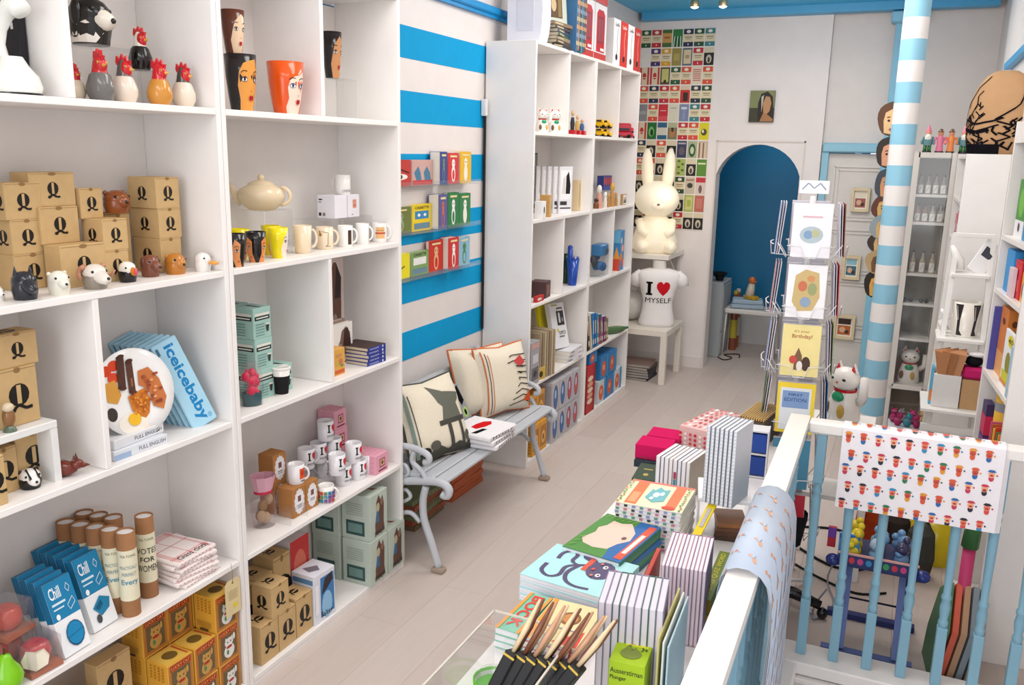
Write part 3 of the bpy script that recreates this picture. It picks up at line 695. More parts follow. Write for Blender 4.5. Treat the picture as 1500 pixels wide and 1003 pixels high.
for _ in range(20): sh.append(('e', .62+.17*rs.random(), .35+.3*rs.random(), .022, .014, rs.choice(('a34c26/g', 'dd9a62/g', '8d3a22/g'))))
q_.decal(pf, sh, lift=.006, step=.00003).obj('printed_breakfast', t)
q = MB(); 
for s_ in (-.35, .35): q.tube([(PR*.96, PR*s_, -.005), (PR*1.01, PR*s_, .004), (PR*.97, PR*s_, .016)], .0013, '2a2a2c/s')
q.obj('wire_easel', t)
IC, IB = 'a9d5ea/p', '1583c0/p'
tr = [(276, 652, 340, 484), (262, 650, 0, 478), (250, 648, 0, 474), (240, 645, 0, 471), (229, 640, 0, 470), (219, 636, 0, 470), (210, 632, 0, 472), (200, 628, 0, 474), (192, 624, 0, 475)]
for i in range(8):
    x = -1.955-i*.0225; y0 = yat(286, -1.955, z)-i*.002
    lb = 'light blue ice tray pack lettered iceicebaby, frontmost of the row' if i == 0 else 'light blue ice tray pack, %s in the leaning row from the front' % ORD[i]
    w, h = .088, .30
    t = thing('ice_tray_pack', lb, 'ice tray', (x, y0+.044, z+.001), 0, 'light blue ice tray packs'); t.rotation_euler = (0, radians(0), 0)
    # leans back towards the wall and to the left
    R3 = Matrix.Rotation(radians(20), 4, 'X') @ Matrix.Rotation(radians(-9), 4, 'Y')
    R3 = Matrix.Rotation(radians(-14), 4, 'Z') @ R3
    t.rotation_euler = R3.to_euler()
    m = MB().box((0, 0, h/2), (.012, w, h), IC, ch=.003); m.obj('pack_body', t)
    sh = [('t', '*iceicebaby', .28, .06, .80, .95, IB, -90)] if i == 0 else [('r', .3, .05, .75, .95, '8ec6e2/p')]
    sh += [('r', .1, .88, .2, .96, '44708c/p'), ('e', .8, .08, .08, .03, '7fb9d8/p')]
    MB().decal(plane_fn((.006, -w/2, 0), (0, w, 0), (0, 0, h), (1, 0, 0)), sh).obj('lettering', t)
# --- fourth row: apples, pear, chill packs, tubes, tea towels
z = Z4
def apple_box(label, loc, s, rz, half=False):
    t = thing('candle_box', label, 'candle', loc, rz, 'apple candles in clear boxes')
    MB().box((0, 0, .008), (s, s, .012), 'b86a4a/c').obj('straw_bed', t)
    m = MB(); prof = [(.0, .0), (.3, .02), (.46, .25), (.5, .5), (.42, .8), (.22, .95), (.08, .88), (0, .84)]
    m.lathe([(r*s*.86, .014+zz*s*.78) for r, zz in prof], 'd2402c/g' if not half else 'c63a40/g', n=20); m.obj('apple', t)
    if half:
        T = Matrix.Translation((s*.05, 0, .014)) @ Matrix.Rotation(radians(-38), 4, 'Z')
        m = MB(); m.prism([(x*s*.8, zz*s*.72) for x, zz in ((0, .06), (.4, .3), (.46, .6), (.3, .92), (0, .82), (-.3, .92), (-.46, .6), (-.4, .3))], 0, .012, 'eadfcb/g', T @ Matrix.Translation((s*.40, 0, 0)) @ Matrix.Rotation(pi/2, 4, 'Z') @ Matrix.Rotation(pi/2, 4, 'X')); m.obj('cut_face', t)
    m = MB(); e = .0012
    m.box((0, 0, s), (s, s, e), 'e8ecef/k')
    for sx, sy in ((1, 0), (-1, 0), (0, 1), (0, -1)): m.box((sx*(s/2), sy*(s/2), s/2), (e if sx else s, e if sy else s, s), 'e8ecef/k')
    m.obj('clear_box', t)
    return t
sA = .088
pA = V((-1.955, yat(55, -1.955, z), z)); apple_box('halved apple candle in a clear box beside the blue ice cube packs', pA, sA, radians(-4), True)
pB = V((-2.04, yat(14, -2.04, z), z)); apple_box('red apple candle in a clear box, lower one behind the halved apple', pB, sA, 0)
apple_box('red apple candle in a clear box stacked above another', pB+V((0.01, 0.0, sA+.002)), sA, radians(6))
p = V((-1.93, yat(12, -1.93, z), z)); t = thing('pear_ornament', 'bright green pear ornament at the bottom left edge', 'ornament', p, 0)
MB().lathe([(0, 0), (.02, .002), (.036, .02), (.04, .04), (.032, .062), (.019, .082), (.014, .098), (0, .104)], '7cc414/g', n=20).obj('fruit', t); MB().tube([(0, 0, .1), (.004, 0, .12)], .0025, '4a3a1a/m').obj('stalk', t)
CB = '1b7fae/p'
def chill(label, loc, w, h, d, rz, tilt, full=True, kind=0):
    t = thing('ice_cube_pack', label, 'kitchen gadget box', loc, 0, 'blue and white ice cube tray packs')
    t.rotation_euler = (Matrix.Rotation(rz, 3, 'Z') @ Matrix.Rotation(radians(-tilt), 3, 'Y')).to_euler()
    MB().box((0, 0, h/2), (d, w, h), 'eef0f2/p', ch=.001).obj('box_body', t)
    sh = [('r', 0, .48, 1, 1, CB), ('t', 'Chill', .12, .76, .52, .92, 'f4f6f8/p'), ('r', .12, .68, .6, .71, 'cfe4ee/p'), ('r', .12, .62, .5, .64, 'cfe4ee/p'),
          ('l', [(.62, .62), (.85, .70), (.9, .62), (.68, .55), (.62, .62)], .012, 'cfe4ee/p'), ('l', [(.70, .84), (.78, .9), (.86, .84), (.78, .78), (.70, .84)], .012, 'cfe4ee/p'), ('e', .2, .53, .07, .04, 'f4f6f8/p')]
    if kind == 0: sh += [('e', .58, .24, .32, .17, '174f76/p'), ('e', .58, .245, .29, .15, '1c85b8/p'), ('l', [(.3, .22), (.86, .26)], .01, '12608c/p')]
    else: sh += [('p', [(.2, .3), (.55, .42), (.9, .34), (.8, .22), (.45, .16)], '1f7fa8/p'), ('p', [(.28, .29), (.55, .37), (.6, .3), (.4, .24)], '0d5878/p'), ('e', .32, .14, .1, .06, '4a4a4e/p')]
    MB().decal(plane_fn((d/2, -w/2, 0), (0, w, 0), (0, 0, h), (1, 0, 0)), sh if full else sh[:3]+[('r', 0, .48, 1, 1, CB)][:0]).obj('print', t)
    MB().decal(plane_fn((-d/2, -w/2, 0), (d, 0, 0), (0, 0, h), (0, -1, 0)), [('r', 0, .48, 1, 1, '176f9a/p')]).obj('side_print', t)
    MB().decal(plane_fn((-d/2, -w/2, h), (d, 0, 0), (0, w, 0), (0, 0, 1)), [('r', 0, 0, 1, 1, '176f9a/p')]).obj('top_print', t)
    return t
y0 = yat(111, -1.93, z); hh = hat((-1.93, y0, z), 862)*1.12
for i in range(4):
    chill('frontmost blue and white Chill pack picturing a round blue tray' if i == 0 else 'blue and white Chill pack, %s from the front in the left-hand row' % ORD[i], (-1.93-i*.034, y0+i*.002, z+.001), .088, hh, .024, radians(4), 17, True, 0)
y1 = yat(156, -1.955, z)
for i in range(5):
    chill('blue and white Chill pack picturing an open blue tray, front of the right-hand row' if i == 0 else 'blue and white Chill pack, %s from the front in the right-hand row' % ORD[i], (-1.965-i*.036, y1+i*.001, z+.001), .088, hh*1.04, .024, radians(4), 17, True, 1)
def tube_(label, loc, r, h, rz, lines, group='cardboard tubes of rolled tea towels'):
    t = thing('cardboard_tube', label, 'tube', loc, rz, group)
    MB().lathe([(r, 0), (r, h), (r*.9, h), (r*.9, h-.006), (0, h-.006)], '9c6f4c/c', n=22).obj('tube_body', t)
    MB().lathe([(r*.9, h-.0055), (0, h-.0055)], 'e6e4e4/p', n=20, capb=False).obj('end_cap', t)
    m = MB(); m.lathe([(r+.0006, h*.20), (r+.0006, h*.80)], 'e3dcc0/p', n=22, capb=False, capt=False)
    m.decal(conefn([(r, 0), (r, h)], pi), lines, lift=.001, cut=12); m.obj('paper_label', t)
    return t
LBL = [('t', 'TEA TOWEL', .22, .72, .78, .75, '5a5a4c/p'), ('t', 'PRACTICALLY', .2, .58, .8, .62, '8aa0a4/p'), ('t', 'PERFECT', .25, .50, .75, .54, '8aa0a4/p'), ('t', 'Every', .22, .38, .78, .46, '3a8aa8/p')]
VOT = [('t', 'TEA TOWEL', .22, .72, .78, .75, '5a5a4c/p'), ('t', 'VOTES', .12, .56, .88, .63, '16140f/p'), ('t', 'FOR', .25, .46, .75, .52, '16140f/p'), ('t', 'WOMEN', .12, .34, .88, .42, '16140f/p')]
pt = V((-1.952, yat(193, -1.952, z), z)); r_ = .0265; ht = hat(pt, 777)
cd = radians(-35)
for i in range(5):
    q = pt + V((-.0555*i*.93, -.0075*i, 0)); h2 = ht
    tube_('cardboard tea towel tube, nearest of the front row, lettered Every' if i == 0 else 'cardboard tea towel tube with cream label, %s from the right in the front row' % ORD[i], q, r_, h2, cd, LBL)
for i in range(3):
    q = pt + V((-.11-.0555*i*.93, .055-.0075*i, 0))
    tube_('cardboard tea towel tube in the back row, %s from the right' % ORD[i], q, r_, ht, cd, LBL)
q = V((-1.962, yat(218, -1.962, z), z)); tube_('cardboard tea towel tube lettered VOTES FOR WOMEN, standing alone', V((-1.99, q.y+.03, z)), r_, ht, radians(-38), VOT)
tw = V((-2.03, 1.905, z))
rs = random.Random(5)
for i in range(7):
    w, d = .16+.01*rs.random(), .21; th = .0125
    t = thing('tea_towel', 'folded white and red checked tea towel, topmost of the pile' if i == 6 else 'folded white and red checked tea towel, %s from the bottom of the pile' % ORD[i], 'tea towel', tw+V((.012*rs.random(), .012*rs.random(), i*(th+.0004))), radians(-12+16*rs.random()), 'folded red checked tea towels')
    m = MB(); m.box((0, 0, th/2), (d, w, th), 'eadfdc/f', ch=th*.42); m.obj('cloth', t)
    sh = [('r', u, 0.03, u+.012, .97, 'c5303c/f') for u in (.05, .09, .13, .17, .45, .80, .84)]+[('r', .03, v, .97, v+.012, 'cf4a54/f') for v in (.07, .11, .15, .5, .86, .9)]
    if i == 6: sh += [('t', 'Glass cloth', .82, .15, .93, .9, '17151a/f', 90)]
    m = MB().decal(plane_fn((-d/2, -w/2, th), (d, 0, 0), (0, w, 0), (0, 0, 1)), sh, lift=.0002, step=.00001)
    m.decal(plane_fn((d/2, -w/2+.006, 0), (0, w-.012, 0), (0, 0, th), (1, 0, 0)), [('r', .1*k+.02, .42, .1*k+.06, .58, 'c5303c/f') for k in range(9)], lift=.0001, step=0); m.obj('red_checks', t)
# --- bottom row: cartons and lucky cat boxes
z = Z5
b = fitbox(150, 1060, z, 205, 120, 1000, at=onx(140, -2.0, z)); b['h'] = .15; qbox('large cardboard Q box on the bottom shelf, lower right one', b, 1, 0)
b2 = fitbox(154, 1003, b['top'], 196, 130, 935, at=onx(148, -2.01, z+.15)); b2['h'] = .17; qbox('large cardboard Q box on the bottom shelf, under the hanging tube shadow', b2, 1, 0)
b = fitbox(80, 1040, z, 150, 60, 980, at=onx(85, -1.96, z)); b['h'] = .16; qbox('wide cardboard Q box on the bottom shelf, front left', b, 1, 0, 1)
b = dict(loc=V((-2.03, 1.46, z+.1605)), w=.13, d=.15, h=.11, rz=0); qbox('cardboard Q box on the bottom shelf, topmost left', b, 0, 0, 1)
YB_ = 'd9a23a/p'; RB = 'b5482c/p'
def catbox(label, b, white):
    f = [('r', .04, .02, .96, .98, 'b87434/p'), ('r', .1, .80, .9, .95, 'a8201c/p'), ('t', 'LUCKY CAT', .14, .83, .86, .92, 'e8c050/p'), ('r', .14, .1, .86, .78, '6b5a3a/p')]
    c = 'e8e4de/p' if white else 'c89a50/p'
    f += [('e', .5, .30, .24, .2, c), ('e', .5, .56, .2, .13, c), ('p', [(.32, .60), (.34, .72), (.44, .66)], c), ('p', [(.68, .60), (.66, .72), (.56, .66)], c), ('e', .5, .42, .14, .04, 'b02a24/p'), ('e', .43, .57, .03, .02, INK), ('e', .57, .57, .03, .02, INK), ('e', .42, .28, .05, .07, '3f8a54/p'), ('e', .72, .66, .05, .1, c)]
    s = [('e', .22+.19*i, .9-.08*j, .05, .025, 'b87a1c/p') for i in range(4) for j in range(5)] + [('r', .15, .14+.035*i, .85, .15+.035*i, '8f6a2a/p') for i in range(5)] + [('r', .3, .03, .7, .09, '4a3a22/p')]
    tp = [('r', .05, .05, .95, .95, 'd8b050/p'), ('e', .5, .5, .25, .25, '6d5426/p'), ('r', .1, .85, .9, .92, RB)]
    return item('lucky_cat_box', label, 'box', b, YB_, f, s, tp, 'yellow boxes picturing waving lucky cats')
# columns of boxes: (px of near edge, py base, front right px, side left px, top py) found on the shelf
cw, cdp, chh = .101, .092, .124
def cb(i, j, k, lab, white=0, dx=0):
    catbox(lab, dict(loc=V((-1.955-j*.100+dx, 1.795+i*.1045, z+k*(chh+.0006))), w=cw, d=cdp, h=chh, rz=radians([0, -2, 2][(i+j+k) % 3])), white)
for i in range(3):
    for j in range(2):
        for k in range(3 if (j or i == 2) else 2):
            cb(i, j, k, 'yellow lucky cat box, %s, %s tier, %s column' % (('front row', 'back row')[j], ('lowest', 'second', 'top')[k], ('left', 'middle', 'right')[i]), i == 2 or (i == 1 and j == 0 and k == 0))
tg = AX(340, 848, -1.893); t = thing('paper_tag', 'cream paper tag on a string hanging from the shelf edge', 'tag', (tg.x, tg.y, tg.z), radians(0)); k_ = K(tg)
w, h = 24*k_*1.3, 56*k_; 
MB().prism([(-w/2, -h), (w/2, -h), (w/2, -.012), (w/2-.012, 0), (-w/2+.012, 0), (-w/2, -.012)], -.0006, .0006, 'dcc99a/p', Matrix(((0, 0, 1, 0), (1, 0, 0, 0), (0, 1, 0, 0), (0, 0, 0, 1)))).obj('card', t)
MB().decal(plane_fn((.0006, -w/2, -h), (0, w, 0), (0, h, 0) if 0 else (0, 0, h), (1, 0, 0)), [('e', .5, .9, .06, .03, '8a5a3a/p'), ('e', .62, .25, .14, .07, 'e0cc28/p')]+[('r', .2, .45+.06*i, .8, .465+.06*i, 'a89870/p') for i in range(5)]).obj('print', t)
MB().tube([(.001, 0, -.008), (.003, 0, .03), (-.002, 0, .055)], .0007, '8a7a60/f').obj('string', t)
# ================================================================== unit 2 (mugs, teapot)
z = Z1
def HP(px, pt, x, z): p = onx(px, x, z); return p, hat(p, pt)
p, h = HP(355, 80, -1.985, z); facepot('face_vase', 'black-haired face pot with frizzy hair at the left of the top shelf', p, .050, h, radians(-26), '1a1517', 'e39a44', 1)
p2 = onx(345, -2.03, z+h); 
p2 = V((p.x-.012, p.y-.012, z+h)); facepot('face_vase', 'brown-haired face pot standing on the black-haired one', p2, .036, hat(p2, 15), radians(-24), '5c2c1c', 'e8c8a8', 0)
p, h = HP(420, 91, -1.965, z); facepot('face_vase', 'orange-haired face pot in the top row', p, .061, h, radians(-38), 'e2540f', 'eed6c4', 2)
b = dict(loc=onx(500, -2.06, z), w=.085, d=.09, h=.1, rz=0); b['h'] = hat(b['loc'], 116); stand('clear acrylic stand under the single black-haired face pot', b)
p = onx(487, -2.07, z+b['h']); facepot('face_vase', 'black-haired face pot alone on a clear stand behind the divider', p, .038, hat(p, 47), radians(-22), '191417', 'c98d5a', 0)
# second row
z = Z2
b = fitbox(388, 382, z, 430, 342, 309, at=onx(388, -2.03, z)); b['d'] = .12; b['loc'].x = -2.09; stand('wide clear acrylic stand carrying the cream teapot', b)
zt = z+b['h']; p = onx(384, -2.075, zt); k_ = K(p)
t = thing('teapot', 'cream glazed teapot with round lid knob on a clear stand', 'teapot', p, radians(28)); R = k_*34; H = (hat(p, 266))
MB().lathe([(R*.55, 0), (R*.62, H*.04), (R*.9, H*.25), (R, H*.5), (R*.9, H*.74), (R*.55, H*.9), (R*.5, H*.93)], 'e6d2b0/g', n=32).obj('teapot_body', t)
m = MB(); m.lathe([(R*.56, H*.90), (R*.52, H*.96), (R*.3, H*1.04), (R*.1, H*1.08)], 'e6d2b0/g', n=24); m.blob((0, 0, H*1.14), R*.15, 'e6d2b0/g', n=12, m=8); m.obj('lid', t)
MB().tube([(-R*.8, 0, H*.3), (-R*1.05, 0, H*.45), (-R*1.2, 0, H*.7), (-R*1.4, 0, H*.93)], [R*.26, R*.2, R*.13, R*.09], 'e6d2b0/g', n=14).obj('spout', t)
MB().tube([(R*.8+R*.42*sin(q), 0, H*(.5+.32*cos(q))) for q in [pi*i/8 for i in range(9)]], R*.08, 'e6d2b0/g', n=10).obj('handle', t)
def cup(px, py, pt, r, label, **k):
    p = LS(px, py, Z2, r); return mug(label, p, r, hat(p, pt), **k)
GF = 'tall ceramic mugs painted with faces'
for px, py, pt, hair, skin, st, rz, lb in ((346, 392, 342, '141114', 'e0955a', 3, 10, 'black-haired face mug half hidden at the left end'), (376, 385, 339, '141114', 'e58d4e', 3, -44, 'black-haired face mug seen from the front'), (409, 379, 333, 'f0dc12', 'f0e4d6', 0, 5, 'yellow face mug with the face turned right')):
    p = LS(px, py, Z2, .032); facepot('face_mug', lb, p, .034, hat(p, pt), radians(rz), hair, skin, st, GF, cat='mug')
for px, lb in ((352, 'yellow-haired face mug in the back row, left'), (398, 'yellow-haired face mug in the back row, right')):
    p = onx(px, -2.05, Z2); facepot('face_mug', lb, p, .034, hat(p, 335 if px < 380 else 330), radians(-35), 'f0dc12', 'e6a060', 0, GF, cat='mug')
GM = 'mugs in a row on the teapot shelf'
cup(444, 372, 330, .034, 'plain cream tapered mug', rz=radians(-20), col='ecd8bc/g', hdir=radians(75), taper=.78, group=GM)
cup(476, 366, 332, .033, 'cream mug printed with a bear and a street lamp', rz=radians(-50), col='ecd8bc/g', hdir=radians(95), group=GM,
    prints=[('e', .32, .68, .06, .08, 'a8843a/p'), ('e', .30, .80, .035, .05, 'a8843a/p'), ('l', [(.36, .82), (.62, .76), (.60, .22), (.52, .16), (.70, .16)], .016, '3a2f22/p')])
cup(506, 362, 330, .030, 'white mug with a dark brown rectangle', rz=radians(-34), col='f1eee9/g', hdir=radians(62), group=GM, prints=[('r', .50, .12, .68, .80, '4a3528/p')])
cup(531, 358, 327, .027, 'plain white mug between printed mugs', rz=radians(-34), col='f1eeea/g', hdir=radians(60), group=GM)
cup(556, 355, 326, .032, 'white mug with an orange stamp print and red line', rz=radians(-34), col='f1eeea/g', hdir=radians(50), group=GM, prints=[('r', .22, .2, .6, .8, 'e3b27a/p'), ('r', .2, .44, .64, .52, 'c04030/p'), ('r', .26, .6, .56, .64, 'a88a60/p')])
b = fitbox(472, 340, Z2, 540, 424, 323, at=onx(472, -2.02, Z2)); b['h'] = hat(b['corner'], 323); b['d'] = .14; b['loc'].x = -2.02-.07; b['w'] = yat(546, -2.02, Z2)-b['corner'].y; b['loc'].y = b['corner'].y+b['w']/2
stand('low clear acrylic stand carrying the white mug boxes', b); zt = Z2+b['h']
b1 = fitbox(509, 320, zt, 545, 466, 285, at=onx(509, -2.045, zt)); b1['w'] = .095; b1['loc'].y = b1['corner'].y+.048
b1 = dict(loc=onx(487, -2.07, zt), w=.082, d=.085, rz=0); b1['h'] = hat(V((-2.03, b1['loc'].y, zt)), 286)
item('mug_box', 'white mug box with small black print on its side', 'box', b1, 'e9e7ee/p', (), [('r', .1, .78, .3, .84, '3a3a40/p'), ('r', .1, .68, .25, .72, '6a6a70/p'), ('r', .1, .1, .24, .24, '222226/p'), ('r', .32, .1, .46, .24, '8a7a70/p')], group='white mug boxes')
b2 = dict(b1); b2['loc'] = b1['loc']+V((0, .087, 0)); b2['w'] = .08
item('mug_box', 'white mug box with a small red print, under the top mug', 'box', b2, 'e9e6ec/p', [('r', .4, .4, .72, .78, 'd9907c/p'), ('r', .45, .5, .66, .54, 'a84a3c/p'), ('r', .3, .1, .4, .14, '5a5a60/p')], group='white mug boxes')
zt = b2['loc'].z+b2['h']; p = V((-2.07, b2['loc'].y-.012, zt)); mug('white mug with black lettering round its foot, standing on the white boxes', p, .031, hat(p, 256), radians(-34), hdir=radians(215), prints=[('t', 'LONDON', .35, .12, .75, .26, '4a4a50/p')])
# third row
z = Z3; MT = 'a3c9c0/p'
def mint(label, b):
    pr = [('r', .10, .74, .9, .82, 'e6e2d6/p'), ('r', .08, .60, .92, .73, '2a2826/p'), ('r', .16, .645, .84, .685, 'dfe6de/p')]+[('r', .1, .1+.09*i, .6, .13+.09*i, '6f938c/p') for i in range(5)]+[('p', [(.68, .42), (.86, .42), (.82, .2), (.72, .2)], '3a3432/p'), ('r', .66, .42, .88, .47, 'e8e4dc/p')]
    return item('mug_carton', label, 'box', b, MT, pr, pr[:-2], [('r', .2, .45, .9, .6, '3a3634/p')], 'pale mint printed mug cartons')
b = fitbox(378, 590, z, 408, 349, 495, at=onx(378, -1.99, z)); s_ = .088
c0 = onx(378, -1.985, z); B = dict(w=.09, d=.088, h=.098, rz=0)
zz = z
for k, lb in enumerate(('at the foot of the front column', 'middle of the front column', 'topmost of the front column')):
    q = dict(B); q['loc'] = V((c0.x-.044, c0.y+.045-.003*k, zz)); q['h'] = .108; mint('pale mint mug carton ' + lb, q); zz += .1085
zz = z
for k, lb in enumerate(('at the foot of the back column', 'middle of the back column', 'topmost of the back column')):
    q = dict(B); q['loc'] = V((c0.x-.137, c0.y+.035, zz)); q['h'] = .109; mint('pale mint mug carton ' + lb, q); zz += .1095
q = dict(B); q['loc'] = V((c0.x-.040, c0.y+.14, z)); q['h'] = .100; mint('pale mint mug carton lying beside the stacks, behind the travel mug', q)
p = LS(413, 580, z, .032); h = hat(p, 537); t = thing('travel_mug', 'black-banded white travel mug with a lid', 'mug', p, 0)
MB().lathe([(.022, 0), (.033, h*.96), (.028, h*.97)], 'e8e4df/g', n=24).obj('mug_body', t)
MB().lathe([(.0235, h*.03), (.0308, h*.70)], '1b191b/m', n=24, capb=True, capt=False).obj('sleeve', t)
MB().lathe([(.0335, h*.93), (.0345, h*.96), (.0345, h*1.0), (.031, h*1.02), (.03, h*1.0), (0, h)], 'ece8e2/g', n=24).obj('lid', t)
p = LS(370, 598, z, .045); h = hat(p, 530); t = thing('gift_bag', 'clear cellophane bag holding a bright pink bow ornament', 'gift', p, radians(-30)); rs = random.Random(2)
m = MB()
for i in range(9):
    a = rs.random()*2*pi; r = .012+.012*rs.random(); m.blob((r*cos(a), r*sin(a)*1.2, h*(.35+.5*rs.random())), (.012+.01*rs.random(), .014, .017), 'd22a4e/p', n=9, m=6)
m.tube([(0, 0, h*.5), (.008, .014, h*.3), (.004, .02, h*.04)], .010, 'e03a50/p'); m.tube([(0, 0, h*.5), (.01, -.014, h*.28), (.006, -.02, h*.05)], .009, 'e03a50/p'); m.obj('ornament', t)
MB().lathe([(.032, 0), (.036, h*.2), (.034, h*.3)], '1f4f55/p', n=12, sx=.7).obj('teal_base', t)
MB().lathe([(.036, 0), (.042, h*.4), (.036, h*.8), (.02, h*1.0)], 'efe6ea/k', n=9, sx=.8, smooth=False).obj('cellophane', t)
def vbook(label, b, cover, front, side='efe9dd/p', grp=None, spine=None, name='book'):
    """upright book showing its cover towards the room: cover boards plus page block seen from the side"""
    t = thing(name, label, 'book', b['loc'], b['rz'], grp); w, d, h = b['w'], b['d'], b['h']; c = .0018
    m = MB(); m.box((d/2-c/2, 0, h/2), (c, w, h), cover); m.box((-d/2+c/2, 0, h/2), (c, w, h), cover); m.box((0, w/2-c/2 if spine is None else -w/2+c/2, h/2), (d-2*c, c, h), cover if spine in (None, 1) else spine); m.obj('cover', t)
    MB().box((0, 0, h/2), (d-2*c-.0004, w-.006, h-.005), side).obj('pages', t)
    if front: MB().decal(plane_fn((d/2, -w/2, 0), (0, w, 0), (0, 0, h), (1, 0, 0)), front).obj('cover_art', t)
    return t
CH = [('p', [(.3, 0), (.25, .2), (.3, .45), (.42, .6), (.5, .82), (.7, .92), (.88, .75), (.92, .4), (.8, .05)], '7c6152/p'), ('p', [(.55, .45), (.62, .85), (.78, .88), (.9, .6), (.92, .4)], '3c211a/p'), ('e', .45, .25, .12, .1, 'b8a496/p'), ('e', .4, .45, .09, .07, 'a08a7a/p'), ('e', .6, .15, .1, .08, 'c0aea2/p')]
y_ = yat(494, -2.0, z)
bk = dict(loc=V((-2.075, y_+.075, z)), w=.15, d=.02, h=.17, rz=0)
vbook('white art book with a brown chocolate head on its cover, in front', dict(bk, loc=bk['loc']+V((.03, .01, 0))), 'f0ece6/p', CH, grp='white books with a chocolate head cover')
vbook('white art book with a dark red spine behind the front one', dict(bk, loc=bk['loc']+V((.004, -.004, 0)), h=.18), 'a08478/p', (), grp='white books with a chocolate head cover')
b = fitbox(490, 470, z+.17, 520, 484, 378, at=onx(484, -2.1, z+.19)); b.update(w=.11, d=.04, h=hat(b['corner'], 384)+.02)
b['loc'] = V((-2.145, onx(500, -2.1, z+.19).y, z)); b['h'] = hat(V((-2.125, b['loc'].y, z)), 378)
vbook('tall cookery book showing a chocolate figure, at the back of the bay', b, '4a3028/p', [('r', 0, 0, 1, 1, 'd8c8c0/p'), ('e', .45, .55, .38, .42, '6a4638/p'), ('p', [(.4, .6), (.55, .95), (.85, .8), (.8, .6)], '2f1814/p'), ('e', .4, .3, .2, .15, 'a08c80/p'), ('e', .55, .1, .12, .06, 'c04058/p'), ('e', .3, .08, .08, .05, 'b03848/p')], spine='4a1c1c/p')
b = dict(loc=V((-1.972, yat(500, -1.94, z), z)), w=.072, d=.05, rz=0); b['h'] = hat(V((-1.945, b['loc'].y, z)), 487)
b['h'] = .105
item('tea_box', 'orange patterned box in front of the chocolate books', 'box', b, 'e0a64e/p', [('r', .06, .06, .94, .2, 'cc5a2a/p'), ('e', .3, .45, .16, .1, 'c8b048/p'), ('e', .6, .5, .18, .12, 'c87a5a/p'), ('e', .45, .75, .3, .05, 'c89060/p'), ('e', .7, .34, .14, .06, '7f9450/p')], [('r', .1, .1, .9, .3, 'c86030/p')])
sb = onx(540, -1.955, z)
for i in range(5):
    t = book('book', 'thin navy-spined book in a stack, topmost with dark brown cover' if i == 4 else 'thin navy-spined book, %s from the bottom of the small stack' % ORD[i], 'book', (-1.995, sb.y+.012, z+i*.0152), .125, .15, .0148, radians(-4+2*(i % 3)), '2b3a8c/p' if i < 4 else '3a2620/p', 'dccdb2/p',
         spine=[('r', 0, 0, 1, 1, '2c3b90/p'), ('t', 'CHOCOLATE', .1, .3, .6, .7, 'c8cce0/p'), ('r', .8, .2, .86, .8, 'e8e4ea/p')], group='stack of navy-spined books')
# fourth row
z = Z4
def pinkbox(label, b): return item('mug_gift_box', label, 'box', b, 'e3a2b4/p', [('r', .3, .3, .75, .75, 'a8506a/p'), ('r', .36, .38, .69, .68, 'd8b48c/p'), ('e', .52, .53, .1, .1, '7a4a3a/p'), ('r', .2, .12, .85, .2, '7a3048/p')], [('e', .2*i+.1, .25*j+.15, .03, .03, 'd08aa0/p') for i in range(5) for j in range(4)], [('e', .2*i+.1, .25*j+.15, .03, .03, 'd08aa0/p') for i in range(5) for j in range(4)], 'pink patterned mug boxes')
zt = z+.085
b = dict(loc=onx(470, -2.09, z), w=.30, d=.17, h=.082, rz=0); b['loc'] = V((-2.09, 2.72, z)); stand('clear acrylic riser under the back rows of white mugs', b); zt = z+.083
yq = yat(560, -1.96, z)
pinkbox('pink mug box at the right end of the shelf', dict(loc=V((-1.99, yat(551, -1.95, z)+.0, z)), w=.095, d=.14, h=.085, rz=0))
pb = V((-2.055, yat(532, -2.055, z)+.03, z))
pinkbox('pink mug box behind the mugs, lowest', dict(loc=V((-2.14, 2.93, z)), w=.09, d=.085, h=.09, rz=0))
pinkbox('pink mug box behind the mugs, second', dict(loc=V((-2.14, 2.93, z+.0905)), w=.09, d=.085, h=.09, rz=0))
pinkbox('pink mug box behind the mugs, topmost', dict(loc=V((-2.14, 2.925, z+.181)), w=.085, d=.085, h=.085, rz=0))
def wm(px, py, pt, zz, lb, hd=215, **k):
    r = .034; p = ground(px, py, zz, r, -2.16, -1.94); h = .083
    return mug(lb, p, r, h, radians(-20), 'e9e6ea/g', hdir=radians(hd), prints=ILM, group='white mugs lettered I love MYSELF')
wm(503, 713, 684, z, 'white lettered mug in the lower front row, left'); wm(525, 704, 671, z, 'white lettered mug in the lower front row, middle'); wm(541, 695, 662, z, 'white lettered mug in the lower front row, right', 120); wm(477, 702, 676, z, 'white mug mostly hidden behind the colourful mug')
zm = z+.083
r = .034
P_ = lambda px, x: onx(px, x, zm)
for px, x, zz, lb in ((494, -1.965, zm-.008, 'white lettered mug stacked on two mugs at the front'), (518, -1.985, zm-.008, 'white mug with red heart stacked beside another at the front'), (449, -2.1, zm, 'white mug with red heart side showing, on the riser left'), (467, -2.1, zm, 'white lettered mug on the riser, middle'), (489, -2.08, zm, 'white lettered mug on the riser, right'), (479, -2.1, zm+.085, 'white lettered mug crowning the stack')):
    p = onx(px, x, zz)
    if px == 479: p = V((-2.09, (yat(467, -2.1, zm)+yat(489, -2.08, zm))/2, zz))
    mug(lb, p, r, .084, radians(-20), 'e9e6ea/g', hdir=radians(130 if px != 449 else 80), prints=ILM, group='white mugs lettered I love MYSELF')
p = LS(478, 738, z, .032)
cs = ['d8503a', '4a62a8', 'e0b038', '5aa060', '9a4a90', 'd8703a', '3a8ab0', 'c83a50']
